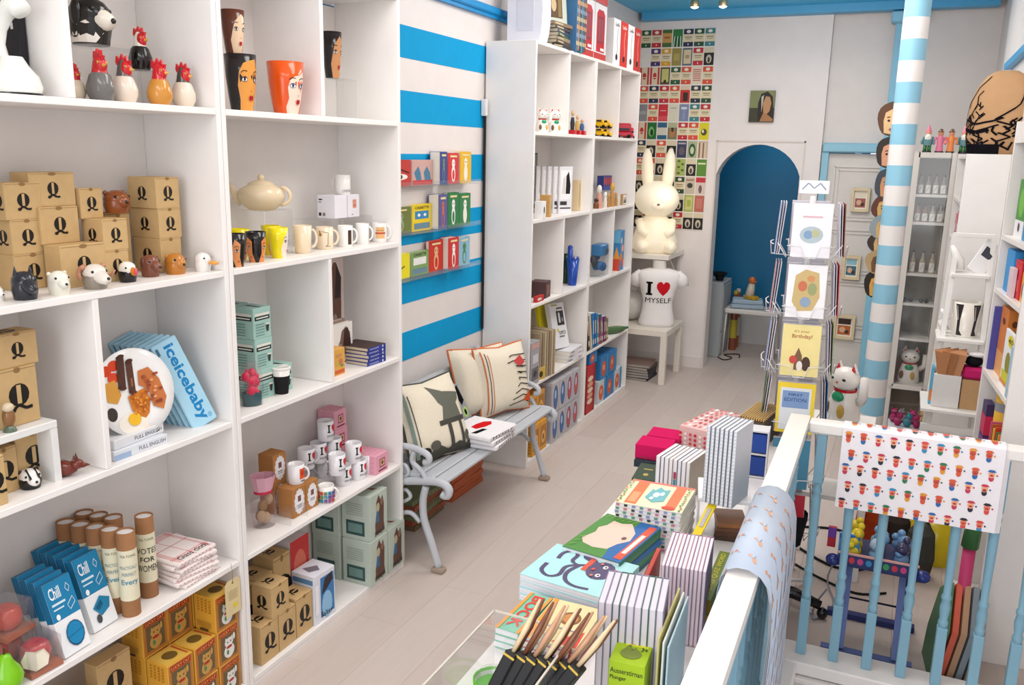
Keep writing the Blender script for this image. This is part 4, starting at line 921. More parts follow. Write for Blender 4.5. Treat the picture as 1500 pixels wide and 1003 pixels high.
mug('mug covered in a grid of small bright pictures', p, .031, .067, radians(-40), 'efece8/g', hdir=radians(60), span=pi*1.3,
    prints=[('r', .02+.12*i, .05+.24*j, .12+.12*i, .26+.24*j, cs[(i*3+j*5) % 8]+'/p') for i in range(8) for j in range(3)]+[('r', .05+.12*i, .10+.24*j, .08+.12*i, .2+.24*j, cs[(i*5+j*2+1) % 8]+'/p') for i in range(8) for j in range(3)])
KR = 'b07a48/c'
def kraft(label, b, dl=True):
    n = 14; lace = [('p', [(.5+(.36+.05*(i % 2))*cos(2*pi*i/28), .5+(.40+.05*(i % 2))*sin(2*pi*i/28)) for i in range(28)], 'e8e4e6/p'), ('r', .26, .22, .74, .78, 'efecee/p'), ('r', .38, .5, .62, .7, '7a4a4c/p'), ('r', .32, .36, .68, .4, '8a8488/p'), ('r', .32, .3, .68, .33, 'a8a2a6/p')]
    return item('kraft_box', label, 'box', b, KR, lace, (), (), 'brown kraft boxes with white doily labels', pname='doily_label')
b = fitbox(430, 744, z, 452, 403, 688, at=onx(430, -1.95, z)); b.update(d=.07, w=.075, h=.115); b['loc'] = b['corner']+V((-.035, .0375, 0)); kraft('kraft box with a doily label in front of the white mugs', b); zt1 = z+.1155
b2 = dict(b); b2['loc'] = b['loc']+V((-.0, .078, 0)); b2['h'] = .11; kraft('kraft box with a doily label, half hidden by the colourful mug', b2)
b3 = dict(b); b3['loc'] = b['loc']+V((-.085, .0, 0)); b3['h'] = .12; kraft('kraft box at the back, foot of its stack', b3)
b4 = dict(b3); b4['loc'] = b3['loc']+V((0, 0, .1205)); b4['h'] = .11; kraft('kraft box with a doily label, topmost at the back', b4)
p = b['loc']+V((.0, .03, .1155)); mug('white mug with a square orange portrait print, on a kraft box', p, .031, .075, radians(-35), 'ece9ea/g', hdir=radians(60), prints=[('r', .55, .28, .86, .82, 'e25a2a/p'), ('e', .68, .58, .08, .14, 'c8341c/p'), ('r', .6, .14, .8, .2, '4a4a4c/p')])
p = LS(388, 778, z, .05); t = thing('gift_bag', 'cellophane gift bag with pink floral top on the mug shelf', 'gift', p, radians(-35)); rs = random.Random(9)
H = .195
m = MB(); 
for i in range(7): m.blob((.014*rs.uniform(-1, 1), .022*rs.uniform(-1, 1), .03+.07*rs.random()), (.014, .018, .022), rs.choice(('8f6f44/p', 'a8845a/p', '6a4a34/p', 'b59a78/p')), n=8, m=6)
m.obj('wrapped_goods', t)
MB().lathe([(.038, 0), (.048, H*.3), (.046, H*.55), (.03, H*.72), (.036, H*.86), (.045, H)], 'e2b8c8/k', n=11, sx=.75, smooth=False).obj('cellophane', t)
m = MB().lathe([(.0325, H*.70), (.037, H*.8), (.043, H*.92), (.047, H*1.0)], 'dba6b8/p', n=9, sx=.8, smooth=False, capb=False, capt=False)
m.lathe([(.033, H*.66), (.034, H*.71)], 'c83a50/f', n=12, sx=.8); m.obj('floral_top', t)
b = dict(loc=V((-1.955, p.y+.09, z)), w=.10, d=.07, h=.05, rz=0); stand('small clear acrylic stand beside the gift bag', b)
# fifth row
z = Z5
QG = 'cardboard Q boxes at the foot of the mug unit'
y0 = yat(379, -1.935, z)
for (dx, dy, k, h, lb, f, s, tp) in ((0, 0, 0, .15, 'tall cardboard Q box at the very front left of the floor shelf', 1, 0, 1), (0, .1, 0, .15, 'tall cardboard Q box second from the left on the floor shelf', 1, 1, 0), (0, .2, 0, .16, 'cardboard Q box beside the grinder box', 1, 0, 1),
        (-.105, 0, 0, .26, 'cardboard box standing at the back of the floor shelf, left', 1, 0, 1), (-.105, .1, 0, .26, 'cardboard box standing at the back of the floor shelf, middle', 0, 0, 1), (-.0, .065, 1, .12, 'cardboard Q box on top, with two Q faces', 1, 1, 1), (-.105, .2, 0, .30, 'tall cardboard box behind the grinder box', 1, 0, 1)):
    loc = V((-1.965+dx, y0+.048+dy, z + (.1505 if k else 0)))
    if k: loc.x -= .0
    qbox(lb, dict(loc=loc, w=.096, d=.09 if dx == 0 else .10, h=h, rz=0), f, s, tp, QG)
yg = y0+.31
item('grinder_box', 'white and blue boxed coffee grinder beside the cardboard boxes', 'box', dict(loc=V((-1.965, yg+.055, z)), w=.125, d=.11, h=.205, rz=radians(-3)), 'dfe0ea/p',
     [('r', .3, .1, .95, .9, '3a7ab4/p'), ('e', .6, .3, .25, .28, '8fc0e4/p'), ('p', [(.35, .55), (.5, .85), (.85, .92), (.9, .75), (.55, .6)], '2a2630/p'), ('t', 'Salter', .3, .08, .85, .2, '1c1e28/p'), ('r', .05, .2, .2, .8, 'f2f2f6/p')],
     [('r', .05, .82, .95, .92, '5a86b0/p')]+[('r', .1, .2+.08*i, .6, .23+.08*i, '8a90a4/p') for i in range(7)], [('p', [(.2, .3), (.5, .7), (.8, .5), (.6, .2)], '7a7480/p')])
item('grinder_box', 'red boxed grinder standing behind the white and blue one', 'box', dict(loc=V((-2.075, yg+.055, z)), w=.115, d=.095, h=.32, rz=0), 'd8cfd2/p', [('r', 0, .0, 1, 1, 'c23030/p'), ('e', .5, .6, .35, .25, 'd8705a/p'), ('t', 'Salter', .15, .5, .85, .58, 'f0e8e8/p')])
GB = 'b6c2b6/p'
def radio_box(label, b):
    f = [('p', [(.3, .08), (.28, .3), (.38, .6), (.36, .8), (.5, .95), (.62, .8), (.72, .9), (.8, .7), (.78, .3), (.84, .08)], '5d4034/p'), ('p', [(.3, .35), (.38, .62), (.5, .6), (.52, .35)], '3c6890/p'), ('e', .45, .68, .09, .1, 'b8b08c/p'), ('e', .66, .76, .08, .08, '8a6450/p'), ('t', 'DUALIT', .26, .05, .8, .16, '1d1d1d/p')]
    s = [('r', .15, .1, .8, .42, '33504e/p'), ('r', .22, .16, .72, .36, '6a8a84/p')]+[('r', .15, .55+.05*i, .75, .565+.05*i, '94a094/p') for i in range(6)]
    return item('appliance_box', label, 'box', b, GB, f, s, [('e', .3, .35, .14, .1, '3a2a30/p'), ('p', [(.5, .6), (.8, .75), (.75, .55)], '8a3a3a/p')], 'grey-green boxes picturing people at a radio')
yr = yat(533, -1.925, z)
for (x, y, k, lb) in ((-1.96, yr+.068, 0, 'grey-green appliance box at the foot, front left'), (-1.96, yr+.208, 0, 'grey-green appliance box at the foot, next to the bench'), (-1.965, yr+.075, 1, 'grey-green appliance box on top of another'), (-2.11, yr+.055, 0, 'grey-green appliance box at the back, lower'), (-2.11, yr+.05, 1, 'grey-green appliance box at the back, upper')):
    radio_box(lb, dict(loc=V((x, y, z+k*.2005)), w=.135 if x > -2 else .12, d=.14, h=.2, rz=radians(1 if k else 0)))
# ================================================================== books on clear ledges on the striped wall
def animal(c1, c2, u=.5, v=.45, s=.3):
    return [('e', u, v, s*.5, s*.8, c1), ('e', u, v+s*1.0, s*.42, s*.42, c1), ('e', u, v-s*.1, s*.3, s*.5, c2), ('e', u-s*.2, v+s*1.05, s*.07, s*.07, INK), ('e', u+s*.2, v+s*1.05, s*.07, s*.07, INK)]
XW = XL+.004
LED = [(274.5, 'upper', [(598, 602, 234, 'c03c36', 'd84a3a', .02, 'red card with a painted eye on the upper ledge'), (619, 634, 234, 'cfa7a0', '4a7f9c', .02, 'card of two blue birds on the upper ledge'),
                         (643, 655, 222, '3b4b8a', '7a8a70', .06, 'thick blue picture book on the upper ledge'), (664, 672, 224, 'd03a3c', 'f0ece8', .03, 'red picture book with a white creature on the upper ledge'), (682, 690, 222, 'e6b52a', 'f2ead8', .03, 'yellow picture book with a bird on the upper ledge')]),
       (344.5, 'middle', [(597, 602, 303, '6f7a3c', '9ca88a', .02, 'green patterned card on the middle ledge'), (618, 632, 299, 'e8cc2a', '3a86b8', .02, 'yellow card with a blue cassette on the middle ledge'),
                         (644, 655, 285, '5a5a90', 'c86a50', .06, 'thick blue and purple picture book on the middle ledge'), (664, 672, 282, '2a7a44', 'f0ece8', .03, 'green picture book with a white creature on the middle ledge'), (681, 689, 283, '2f7f48', 'f2efe6', .03, 'green picture book with a penguin on the middle ledge')]),
       (412, 'lower', [(596, 600, 371, 'e8dc20', 'd8c818', .02, 'plain yellow card with a smile on the lower ledge'), (615, 628, 368, '7ea060', 'e8e8e2', .02, 'green and grey card with a cassette on the lower ledge'),
                         (638, 649, 352, 'c83024', 'e0b080', .02, 'red card with a dancing figure on the lower ledge'), (662, 672, 348, 'c8302c', 'f0ece8', .05, 'red picture book with a white creature on the lower ledge'), (680, 688, 347, '8ab8d0', '4a8a54', .03, 'pale blue picture book with a green animal on the lower ledge')])]
for pyb, nm, its in LED:
    z = AX(591, pyb, XW+.06).z; y0, y1 = 3.42, AX(690, pyb, XW+.06).y+.06
    t = thing('book_ledge', 'clear acrylic ledge on the striped wall, %s one' % nm, 'ledge', (XW, (y0+y1)/2, z), 0, 'clear acrylic book ledges')
    MB().box((.045, 0, .0015), (.09, y1-y0, .003), 'e8ecef/k').obj('base_plate', t)
    MB().box((.0885, 0, .014), (.003, y1-y0, .022), 'e8ecef/k').obj('front_lip', t)
    yp = y0+.02
    for i, (pc, pr_, pt, c1, c2, th, lb) in enumerate(its):
        x = XW+.012+th; y1_ = yat(pr_, x, z+.05); yc = yat(pc, x, z+.05); w = min(2*(y1_-yc), y1_-yp-.003) if i else y1_-yp-.003; w = max(w, .05)
        h = hat(V((x, yc, z+.004)), pt); yp = y1_
        cov = [('r', .03, .02, .97, .98, c1+'/p')]
        if 'cassette' in lb: cov += [('r', .15, .45, .85, .75, c2+'/p'), ('e', .35, .6, .07, .06, 'f0f0ea/p'), ('e', .65, .6, .07, .06, 'f0f0ea/p'), ('r', .1, .08, .9, .3, '6a8a9a/p'), ('t', 'CASSETTE', .15, .83, .85, .93, '2f2a28/p')]
        elif 'birds' in lb: cov += [('p', [(.1, .5), (.3, .75), (.4, .5), (.45, .2), (.2, .2)], c2+'/p'), ('p', [(.55, .5), (.7, .75), (.85, .5), (.9, .2), (.6, .2)], c2+'/p'), ('r', .03, .02, .97, .2, 'c83a3c/p')]
        elif 'eye' in lb: cov += [('e', .5, .35, .35, .12, 'f0e8dc/p'), ('e', .5, .35, .12, .1, '2a3a30/p'), ('l', [(.1, .55), (.5, .65), (.9, .5)], .05, '3a1414/p')]
        elif 'smile' in lb: cov += [('l', [(.3, .5), (.5, .38), (.75, .5)], .05, '3a3414/p')]
        else: cov += animal(c2+'/p', ('f2ede2' if 'bird' in lb or 'penguin' in lb else c1)+'/p', .5, .32, .34)+[('r', .2, .86, .8, .92, 'e8d8a0/p')]
        vbook(lb, dict(loc=V((x-th/2, y1_-w/2, z+.004)), w=w, d=th, h=h, rz=0), c1+'/p', cov, grp='picture books and cards on the wall ledges')
# ================================================================== bench
BP = 'bcc0c6/w'
t = thing('garden_bench', 'pale grey painted garden bench with cast iron scrolled ends against the striped wall', 'bench', (0, 0, 0))
def xzp(pts, y): return [(x, y, z) for x, z in pts]
def sm(pts, n=4):
    out = []; P_ = [V((p[0], p[1], 0)) for p in pts]
    for i in range(len(P_)-1):
        a, b, c, d = P_[max(i-1, 0)], P_[i], P_[i+1], P_[min(i+2, len(P_)-1)]
        for k in range(n):
            u = k/n; out.append(.5*((2*b)+(c-a)*u+(2*a-5*b+4*c-d)*u*u+(3*b-a-3*c+d)*u**3))
    out.append(P_[-1]); return [(v.x, v.y) for v in out]
for y in (3.135, 4.385):
    m = MB()
    m.tube(xzp(sm([(-1.735, .02), (-1.775, .14), (-1.81, .24), (-1.815, .33), (-1.80, .395)]), y), .017, BP, n=8)
    m.tube(xzp(sm([(-2.15, .02), (-2.12, .15), (-2.08, .26), (-2.06, .38)]), y), .016, BP, n=8)
    m.tube(xzp(sm([(-2.08, .385), (-1.95, .395), (-1.80, .42), (-1.72, .425), (-1.685, .40), (-1.695, .37), (-1.72, .375)]), y), .019, BP, n=8)
    m.tube(xzp(sm([(-2.07, .26), (-1.96, .24), (-1.88, .255), (-1.83, .22)]), y), .011, BP, n=6)
    m.tube(xzp(sm([(-2.13, .545), (-2.0, .56), (-1.87, .565), (-1.795, .545), (-1.785, .515), (-1.81, .505)]), y), .015, BP, n=8)
    m.tube(xzp(sm([(-1.80, .42), (-1.82, .46), (-1.87, .50), (-1.86, .55)]), y), .012, BP, n=6)
    m.tube(xzp(sm([(-1.93, .41), (-1.89, .44), (-1.905, .475), (-1.94, .47), (-1.945, .445)]), y), .009, BP, n=6)
    m.tube(xzp(sm([(-2.06, .38), (-2.09, .50), (-2.13, .62), (-2.155, .70), (-2.18, .735), (-2.195, .71)]), y), .015, BP, n=8)
    m.tube(xzp(sm([(-2.0, .33), (-1.93, .30), (-1.88, .33), (-1.90, .36), (-1.93, .35)]), y), .009, BP, n=6)
    m.box((-1.735, y, .012), (.06, .045, .024), 'a08c7c/w', ch=.006)
    m.obj('cast_iron_end', t)
for i in range(5):
    x = -1.725-i*.072; MB().box((x, 3.76, .432), (.062, 1.24, .02), BP, ch=.005).obj('seat_slat', t)
MB().bar((-2.135, 3.14, .665), (-2.135, 4.38, .665), .095, .022, BP, up=(1, 0, .35)).obj('back_rail', t)
MB().bar((-2.085, 3.14, .465), (-2.085, 4.38, .465), .03, .022, BP, up=(1, 0, .3)).obj('back_rail', t)
m = MB(); n_ = 22
for i in range(-3, n_):
    for s in (-1, 1):
        ya, yb = 3.16+i*.056, 3.16+i*.056+.17
        if s < 0: ya, yb = yb, ya
        lo, hi = 3.15, 4.37
        if max(ya, yb) > hi or min(ya, yb) < lo: continue
        m.bar((-2.09+s*.002, ya, .475), (-2.125+s*.002, yb, .62), .022, .004, BP, up=(1, 0, .3))
m.obj('lattice_panel', t, kind='stuff')
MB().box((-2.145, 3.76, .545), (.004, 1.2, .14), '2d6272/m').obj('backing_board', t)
def cushion(label, c, W, H, T, yaw, tilt, col, art, edge=None, roll=0):
    t = thing('cushion', label, 'cushion', c, 0, 'printed scatter cushions on the bench')
    t.rotation_euler = (Matrix.Rotation(yaw, 3, 'Z') @ Matrix.Rotation(tilt, 3, 'Y') @ Matrix.Rotation(roll, 3, 'X')).to_euler()
    n = 12
    def f(u, v, s, h=0):
        a, b = u*2-1, v*2-1; pinch = 1-.10*(1-abs(a))*(abs(b)**3)-.0; pinb = 1-.10*(1-abs(b))*(abs(a)**3)
        k = max(0, (1-a**4))**.55*max(0, (1-b**4))**.55
        return V((s*(T/2*k+.004+h), a*W/2*pinb, b*H/2*pinch))
    m = MB()
    for s in (1, -1):
        vs = [f(i/n, j/n, s) for j in range(n+1) for i in range(n+1)]; fs = []
        for j in range(n):
            for i in range(n):
                q = (j*(n+1)+i, j*(n+1)+i+1, (j+1)*(n+1)+i+1, (j+1)*(n+1)+i); fs.append(q if s > 0 else q[::-1])
        m.add(vs, fs, col, smooth=True)
    m.obj('cushion_cover', t)
    m = MB(); pts = [(i/n, 0) for i in range(n)]+[(1, i/n) for i in range(n)]+[(1-i/n, 1) for i in range(n)]+[(0, 1-i/n) for i in range(n)]
    m.tube([f(u, v, 0) for u, v in pts], .0065, edge or col, n=6, closed=True); m.obj('piping', t)
    q = MB()
    for i, sh in enumerate(art):
        vs, fs = shape2d(sh); bm = bmesh.new(); bv = [bm.verts.new((x, y, 0)) for x, y in vs]
        for g in fs: bm.faces.new([bv[j] for j in g])
        bmesh.ops.triangulate(bm, faces=bm.faces[:])
        for ax in (0, 1):
            for k in range(1, 14): bmesh.ops.bisect_plane(bm, geom=bm.verts[:]+bm.edges[:]+bm.faces[:], plane_co=(k/14, k/14, 0), plane_no=(1-ax, ax, 0))
        bm.verts.index_update(); q.add([f(v.co.x, v.co.y, 1, .0018+.0004*i) for v in bm.verts], [tuple(v.index for v in g.verts) for g in bm.faces], scol(sh)); bm.free()
    q.obj('print', t)
CR = 'e2d8c4/f'; GK = '4e4d47/f'
cushion('cream cushion printed with a grey bandstand and foliage, at the near end of the bench', (-1.925, 3.40, .61), .40, .39, .14, radians(-14), radians(-22), CR,
        [('p', [(.40, .92), (.62, .80), (.90, .74), (.86, .66), (.80, .62), (.84, .44), (.50, .44), (.56, .62), (.50, .68)], '6b6c62/f'), ('r', .44, .40, .90, .46, GK), ('r', .56, .08, .62, .42, GK), ('r', .76, .08, .81, .42, GK), ('p', [(.02, .02), (.03, .16), (.2, .12), (.35, .2), (.5, .1), (.7, .16), (.85, .1), (.97, .15), (.98, .02)], GK),
         ('e', .3, .2, .08, .06, '5f5c55/f'), ('e', .88, .2, .06, .07, '5f5c55/f'), ('e', .15, .15, .07, .06, '302e2b/f'), ('l', [(.05, .1), (.04, .5), (.06, .9)], .035, '7f8f86/f'), ('l', [(.1, .1), (.09, .5), (.1, .85)], .012, GK)], GK)
cushion('cream cushion with an orange edge, behind the other at the far end', (-2.0, 4.07, .635), .36, .37, .13, radians(-28), radians(-16), CR,
        [('l', [(.7, .2), (.6, .4), (.72, .6), (.6, .8)], .014, GK), ('l', [(.8, .3), (.75, .5), (.85, .7)], .014, GK), ('l', [(.6, .5), (.85, .55)], .012, GK)], 'c8714a/f')
cushion('cream cushion with black line drawing and striped orange edge, front one at the far end', (-1.915, 4.16, .63), .36, .38, .14, radians(-22), radians(-12), CR,
        [('l', [(.06, .05), (.07, .5), (.06, .95)], .02, 'c8714a/f'), ('l', [(.11, .05), (.12, .5), (.11, .92)], .012, '26241f/f'), ('l', [(.15, .05), (.16, .5), (.15, .9)], .012, 'c8714a/f')]+
        [('l', [(.45+.06*i % .4, .1+.09*i), (.75-.02*i, .16+.085*i), (.9, .1+.09*i)], .014, '26241f/f') for i in range(9)]+[('p', [(.6, .75), (.75, .82), (.85, .7), (.7, .66)], 'c84a4a/f'), ('p', [(.7, .15), (.9, .3), (.92, .12)], 'c8572e/f')], 'c8714a/f')
# bundle of grey tea towels leaning, and folded T-shirts
t = thing('towel_bundle', 'bundle of thin grey striped cloths leaning against the bench back', 'cloth', (-1.90, 3.73, .448)); t.rotation_euler = (Matrix.Rotation(radians(8), 3, 'Z') @ Matrix.Rotation(radians(14), 3, 'X') @ Matrix.Rotation(radians(-20), 3, 'Y')).to_euler()
for i in range(9): MB().box((-.10+i*.0125, 0, .12), (.0118, .21, .24), ('a6a6ab/f', 'b4b3b6/f', '97979d/f')[i % 3], ch=.004).obj('folded_cloth', t)
m = MB().decal(plane_fn((.006, -.1, .0), (0, .2, 0), (0, 0, .24), (1, 0, 0)), [('p', [(.62, .98), (.95, .98), (.98, .6), (.8, .55)], '16161a/f'), ('e', .82, .38, .14, .12, 'a5c472/f'), ('e', .82, .38, .06, .07, '17171a/f'), ('p', [(.75, .02), (.95, .02), (.97, .2), (.8, .16)], '16161a/f')]); m.obj('print', t)
for i in range(3):
    d, w, th = .25, .27, .026
    t = thing('folded_t_shirt', 'folded white T-shirt with a red heart, topmost on the bench' if i == 2 else 'folded white T-shirt, %s from the bottom on the bench' % ORD[i], 'T-shirt', (-1.79, 3.69-.012*i, .4435+i*.0265), radians(3-4*i), 'folded white T-shirts')
    MB().box((0, 0, th/2), (d, w, th), 'e9e6e8/f', ch=.012).obj('cloth', t)
    m = MB()
    if i == 2: m.decal(plane_fn((-d/2, -w/2, th), (d, 0, 0), (0, w, 0), (0, 0, 1)), [('p', [(.35, .35), (.5, .30), (.58, .5), (.6, .7), (.5, .85), (.38, .75), (.34, .55)], 'cf1f24/f'), ('p', [(.55, .05), (.66, .08), (.7, .4), (.6, .38)], '151515/f')])
    m.decal(plane_fn((d/2, -w/2, 0), (0, w, 0), (0, 0, th), (1, 0, 0)), [('t', 'MYSELF', .12, .25, .85, .75, '151515/f')]); m.obj('print', t)
# game boxes on the floor under the bench
for i in range(8):
    item('flat_game_box', 'flat orange box under the bench, topmost with a blue house label' if i == 7 else 'flat orange box, %s from the bottom of the stack under the bench' % ORD[i], 'box', dict(loc=V((-2.12, 4.03, i*.0262)), w=.36, d=.15, h=.025, rz=radians(2 if i % 2 else -1)), 'c4643a/p', [('r', .02, .3, .98, .42, '9c4a2c/p')]+([('p', [(.4, .1), (.4, 1), (.5, 1.6), (.6, 1), (.6, .1)], '5fa8c8/p')] if i == 6 else []), group='flat orange boxes under the bench')
for i in range(6):
    item('flat_game_box', 'flat patterned box, %s from the bottom near the scrolled bench end' % ORD[i], 'box', dict(loc=V((-2.12, 3.60, i*.0262)), w=.32, d=.15, h=.025, rz=radians(-2 if i % 2 else 2)), ('7c6a4a/p', 'a8583c/p', '7f8a62/p')[i % 3], [('r', .05*k, .2, .05*k+.02, .8, ('c87050/p', '4a5a44/p')[k % 2]) for k in range(1, 19, 2)], group='flat patterned boxes under the bench')
# ================================================================== units 3 and 4 (beyond the bench)
z = Z1
def lucky(label, loc, h, rz, group, arm=1):
    t = thing('lucky_cat', label, 'figurine', loc, rz, group); R = h*.27
    MB().lathe([(R*.95, 0), (R*1.05, h*.1), (R*.95, h*.32), (R*.7, h*.52), (R*.5, h*.58)], 'eee9e2/g', n=18, sx=.85).obj('body', t)
    m = MB(); m.blob((h*.02, 0, h*.72), (R*.78, R*.88, h*.2), 'f0ebe4/g'); hd = m.obj('head', t)
    for s in (-1, 1):
        MB().lathe([(R*.3, 0), (0, h*.16)], 'f0ebe4/g', T=Matrix.Translation((0, s*R*.52, h*.85)), n=8, sx=.5).obj('ear', hd)
        MB().lathe([(R*.2, 0), (0, h*.11)], 'c8202c/g', T=Matrix.Translation((R*.13, s*R*.52, h*.86)), n=6, sx=.3).obj('inner_ear', hd)
    m = MB(); m.tube([(-R*.2, arm*R*.9, h*.38), (R*.1, arm*R*1.35, h*.5), (R*.15, arm*R*1.35, h*.82)], [R*.3, R*.26, R*.24], 'eee9e2/g', n=10); m.obj('raised_paw', t)
    m = MB(); m.lathe([(R*.68, h*.52), (R*.70, h*.57)], 'c01c28/g', n=18, sx=.9, capb=False, capt=False); m.obj('collar', t)
    m = MB(); m.blob((R*.62, 0, h*.44), (R*.22, R*.42, h*.09), '1f9a6a/g'); m.obj('bib', t)
    m = MB()
    for s in (-1, 1): m.blob((R*.72, s*R*.38, h*.74), (R*.08, R*.13, h*.025), '1c1814/g', n=8, m=6)
    m.blob((R*.82, 0, h*.69), R*.08, 'd05a50/g', n=6, m=4); m.obj('face', hd)
    for s, a in ((1, .4), (-1, -.7)): MB().blob((R*.8*cos(a), R*.95*sin(a)*1.0, h*.22), (R*.2, R*.24, h*.12), '6d4a2a/g' if s < 0 else 'c8a040/g', n=10, m=6).obj('spot', t)
    return t
GL = 'white waving lucky cats in the far shelving'
for px, a, lb in ((794, 1, 'white lucky cat at the left of the far shelving top row'), (812, 1, 'white lucky cat beside its twin in the far shelving top row')):
    p = onx(px, -1.98, z); lucky(lb, p, hat(p, 158), radians(-40), GL, a)
for i, (px, c) in enumerate(((838, '2c2a30'), (845, 'c8a050'), (852, '3a5a8a'), (859, 'e0b840'))):
    p = onx(px, -1.97, z); h = [.14, .11, .085, .075][i]
    t = thing('toy_figure', 'small toy figure on a red base, %s' % ('darkest and tallest', 'second in the row', 'third in the row', 'yellow and smallest')[i], 'toy', p, 0, 'toy figures on red bases')
    MB().box((0, 0, .015), (.05, .035, .03), 'b8222c/g', ch=.004).obj('base', t)
    m = MB(); m.lathe([(.012, .03), (.015, .03+h*.3), (.009, .03+h*.55)], c+'/g', n=10); m.blob((0, 0, .03+h*.72), (.011, .011, h*.13), 'd8a878/g', n=10, m=6); m.obj('body', t)
def toycar(label, loc, rz, c, s=1.0, bus=False, group='yellow toy cars'):
    t = thing('toy_car' if not bus else 'toy_bus', label, 'toy', loc, rz, group)
    m = MB(); m.box((0, 0, .022*s), (.09*s, .045*s, .024*s), c, ch=.006*s)
    m.box((-.005*s, 0, .045*s if not bus else .056*s), ((.05 if not bus else .086)*s, .04*s, (.024 if not bus else .045)*s), c, ch=.007*s); m.obj('body', t)
    m = MB(); 
    for sy in (-1, 1): m.box((-.005*s, sy*.0205*s, .047*s), (.036*s if not bus else .07*s, .001, .012*s), '20242c/g')
    m.obj('windows', t, kind='stuff')
    for sx in (-1, 1):
        for sy in (-1, 1): MB().lathe([(.010*s, -.004*s), (.010*s, .004*s)], '17171a/m', T=Matrix.Translation((sx*.028*s, sy*.023*s, .0105*s)) @ Matrix.Rotation(pi/2, 4, 'X'), n=12).obj('wheel', t)
for i in range(3):
    for k in range(2):
        p = onx((879, 887, 895)[i], -1.985, z); toycar('yellow toy taxi %s, %s' % (('left', 'middle', 'right')[i], ('lower layer', 'upper layer')[k]), p+V((0, 0, k*.0605)), radians(0), 'e8b414/g')
p = onx(913, -1.975, z); toycar('red and blue toy bus at the far right of the top row', p, radians(20), 'b8283a/g', 1.4, True, None); p = onx(922, -1.96, z); toycar('red toy truck beside the toy bus', p, radians(50), 'c03040/g', 1.05, True, None)
z = Z2
GR = [('p', [(.15, .12), (.12, .5), (.3, .8), (.45, .85), (.5, .5), (.48, .12)], 'e6e4e2/p'), ('p', [(.5, .12), (.5, .6), (.55, .92), (.8, .92), (.85, .5), (.9, .12)], '1c1a1c/p'), ('t', 'GRATER', .1, .02, .9, .1, '1c1a1c/p')]
for i in range(5):
    p = onx(788+i*8.5, -1.985, z)
    x = -1.925; y = yat(813, x, z)-.068*(4-i)+.04
    item('grater_box', 'white box with a black and white bird-shaped grater, rightmost and frontmost' if i == 4 else 'white grater box seen spine-on, %s from the left' % ORD[i], 'box', dict(loc=V((-1.985-(4-i)*.034, yat(824, -1.985, z)-.012*(4-i), z)), w=.10, d=.055, h=.29, rz=radians(-35)), 'e3e2e6/p',
         [('r', .12, .3, .88, .92, 'f2f2f4/p')]+[('p', [(.2, .42), (.3, .75), (.45, .8), (.48, .42)], 'd9d5cf/p'), ('p', [(.5, .42), (.52, .8), (.7, .9), (.85, .6), (.82, .42)], '1c1a1c/p'), ('r', .1, .1, .9, .13, '4a4a4e/p'), ('r', .1, .18, .6, .26, '3a3a3e/p')], [('t', 'PENGUIN', .3, .4, .65, .92, '2a2a2e/p', 90), ('r', .2, .1, .8, .2, '6a6a6e/p')], group='white bird-shaped grater boxes')
for (px, x, w, d, h, c, lb) in ((791, -1.925, .055, .05, .10, 'eceaea', 'small white box with a black dot at the left front'), (799, -1.95, .04, .06, .13, 'c79a5c', 'small wooden box with a cord loop beside the white box'), (842, -2.0, .05, .06, .2, 'e0c9a0', 'pale wooden frame box beside the grater boxes')):
    item('small_box', lb, 'box', dict(loc=onx(px, x, z), w=w, d=d, h=h, rz=0), c+'/p', [('e', .5, .5, .15, .2, '1d1a18/p')] if 'dot' in lb else [('r', .2, .1, .8, .9, 'cfae7c/p')], group=None)
for i, (y, c, f) in enumerate(((-.0, '2a2620', 'c8b868'), (.055, 'b98850', 'b07c44'), (.11, '2e3034', '8a9088'))):
    item('card_game', 'small boxed %s standing at the back above the grater boxes' % ('yellow cards', 'wooden puzzle', 'dark picture game')[i], 'box', dict(loc=V((-2.165, 4.90+y*1.9, z)), w=.095, d=.03, h=.37, rz=0), c+'/p', [('r', .1, .76, .9, .98, f+'/p')], group=None)
b = dict(loc=onx(886, -2.06, z), w=.15, d=.05, h=.0, rz=0); b['h'] = .03
stand('small clear riser at the back of the farther unit', dict(loc=onx(886, -2.09, z), w=.19, d=.12, h=.105, rz=0))
p = onx(885, -2.1, z+.1055); item('matchbox_set', 'blue box with orange red figures on a clear riser', 'box', dict(loc=p, w=.20, d=.05, h=.105, rz=0), '2c3c80/p', [('e', .14+.24*i, .62, .09, .3, 'c8402c/p') for i in range(4)]+[('r', 0, 0, 1, .25, '3a4a98/p')])
for (px, x, r, h, c1, c2, lb) in ((877, -1.95, .022, .16, 'd89a8a', 'e8e0d8', 'pink topped glass jar figurine'), (873, -1.96, .02, .07, '7a4a2a', '3a2a20', 'small dark brown wooden figure'), (886, -1.94, .015, .11, 'e8dcd0', 'f0ece6', 'slim white bottle beside the wooden peg figures'), (896, -1.945, .02, .17, 'b98a50', 'd8a040', 'wooden peg figure with yellow hair'), (891, -1.94, .013, .10, 'b0824a', 'c89a60', 'short wooden peg figure, left'), (902, -1.94, .013, .10, 'b0824a', 'c89a60', 'short wooden peg figure, right')):
    p = onx(px, x, z); t = thing('figurine', lb, 'figurine', p, 0)
    MB().lathe([(r, 0), (r, h*.4), (r*.7, h*.62), (r*.5, h*.68)], c1+'/g', n=14).obj('body', t); MB().blob((0, 0, h*.82), (r*.85, r*.85, h*.19), c2+'/g', n=12, m=8).obj('head', t)
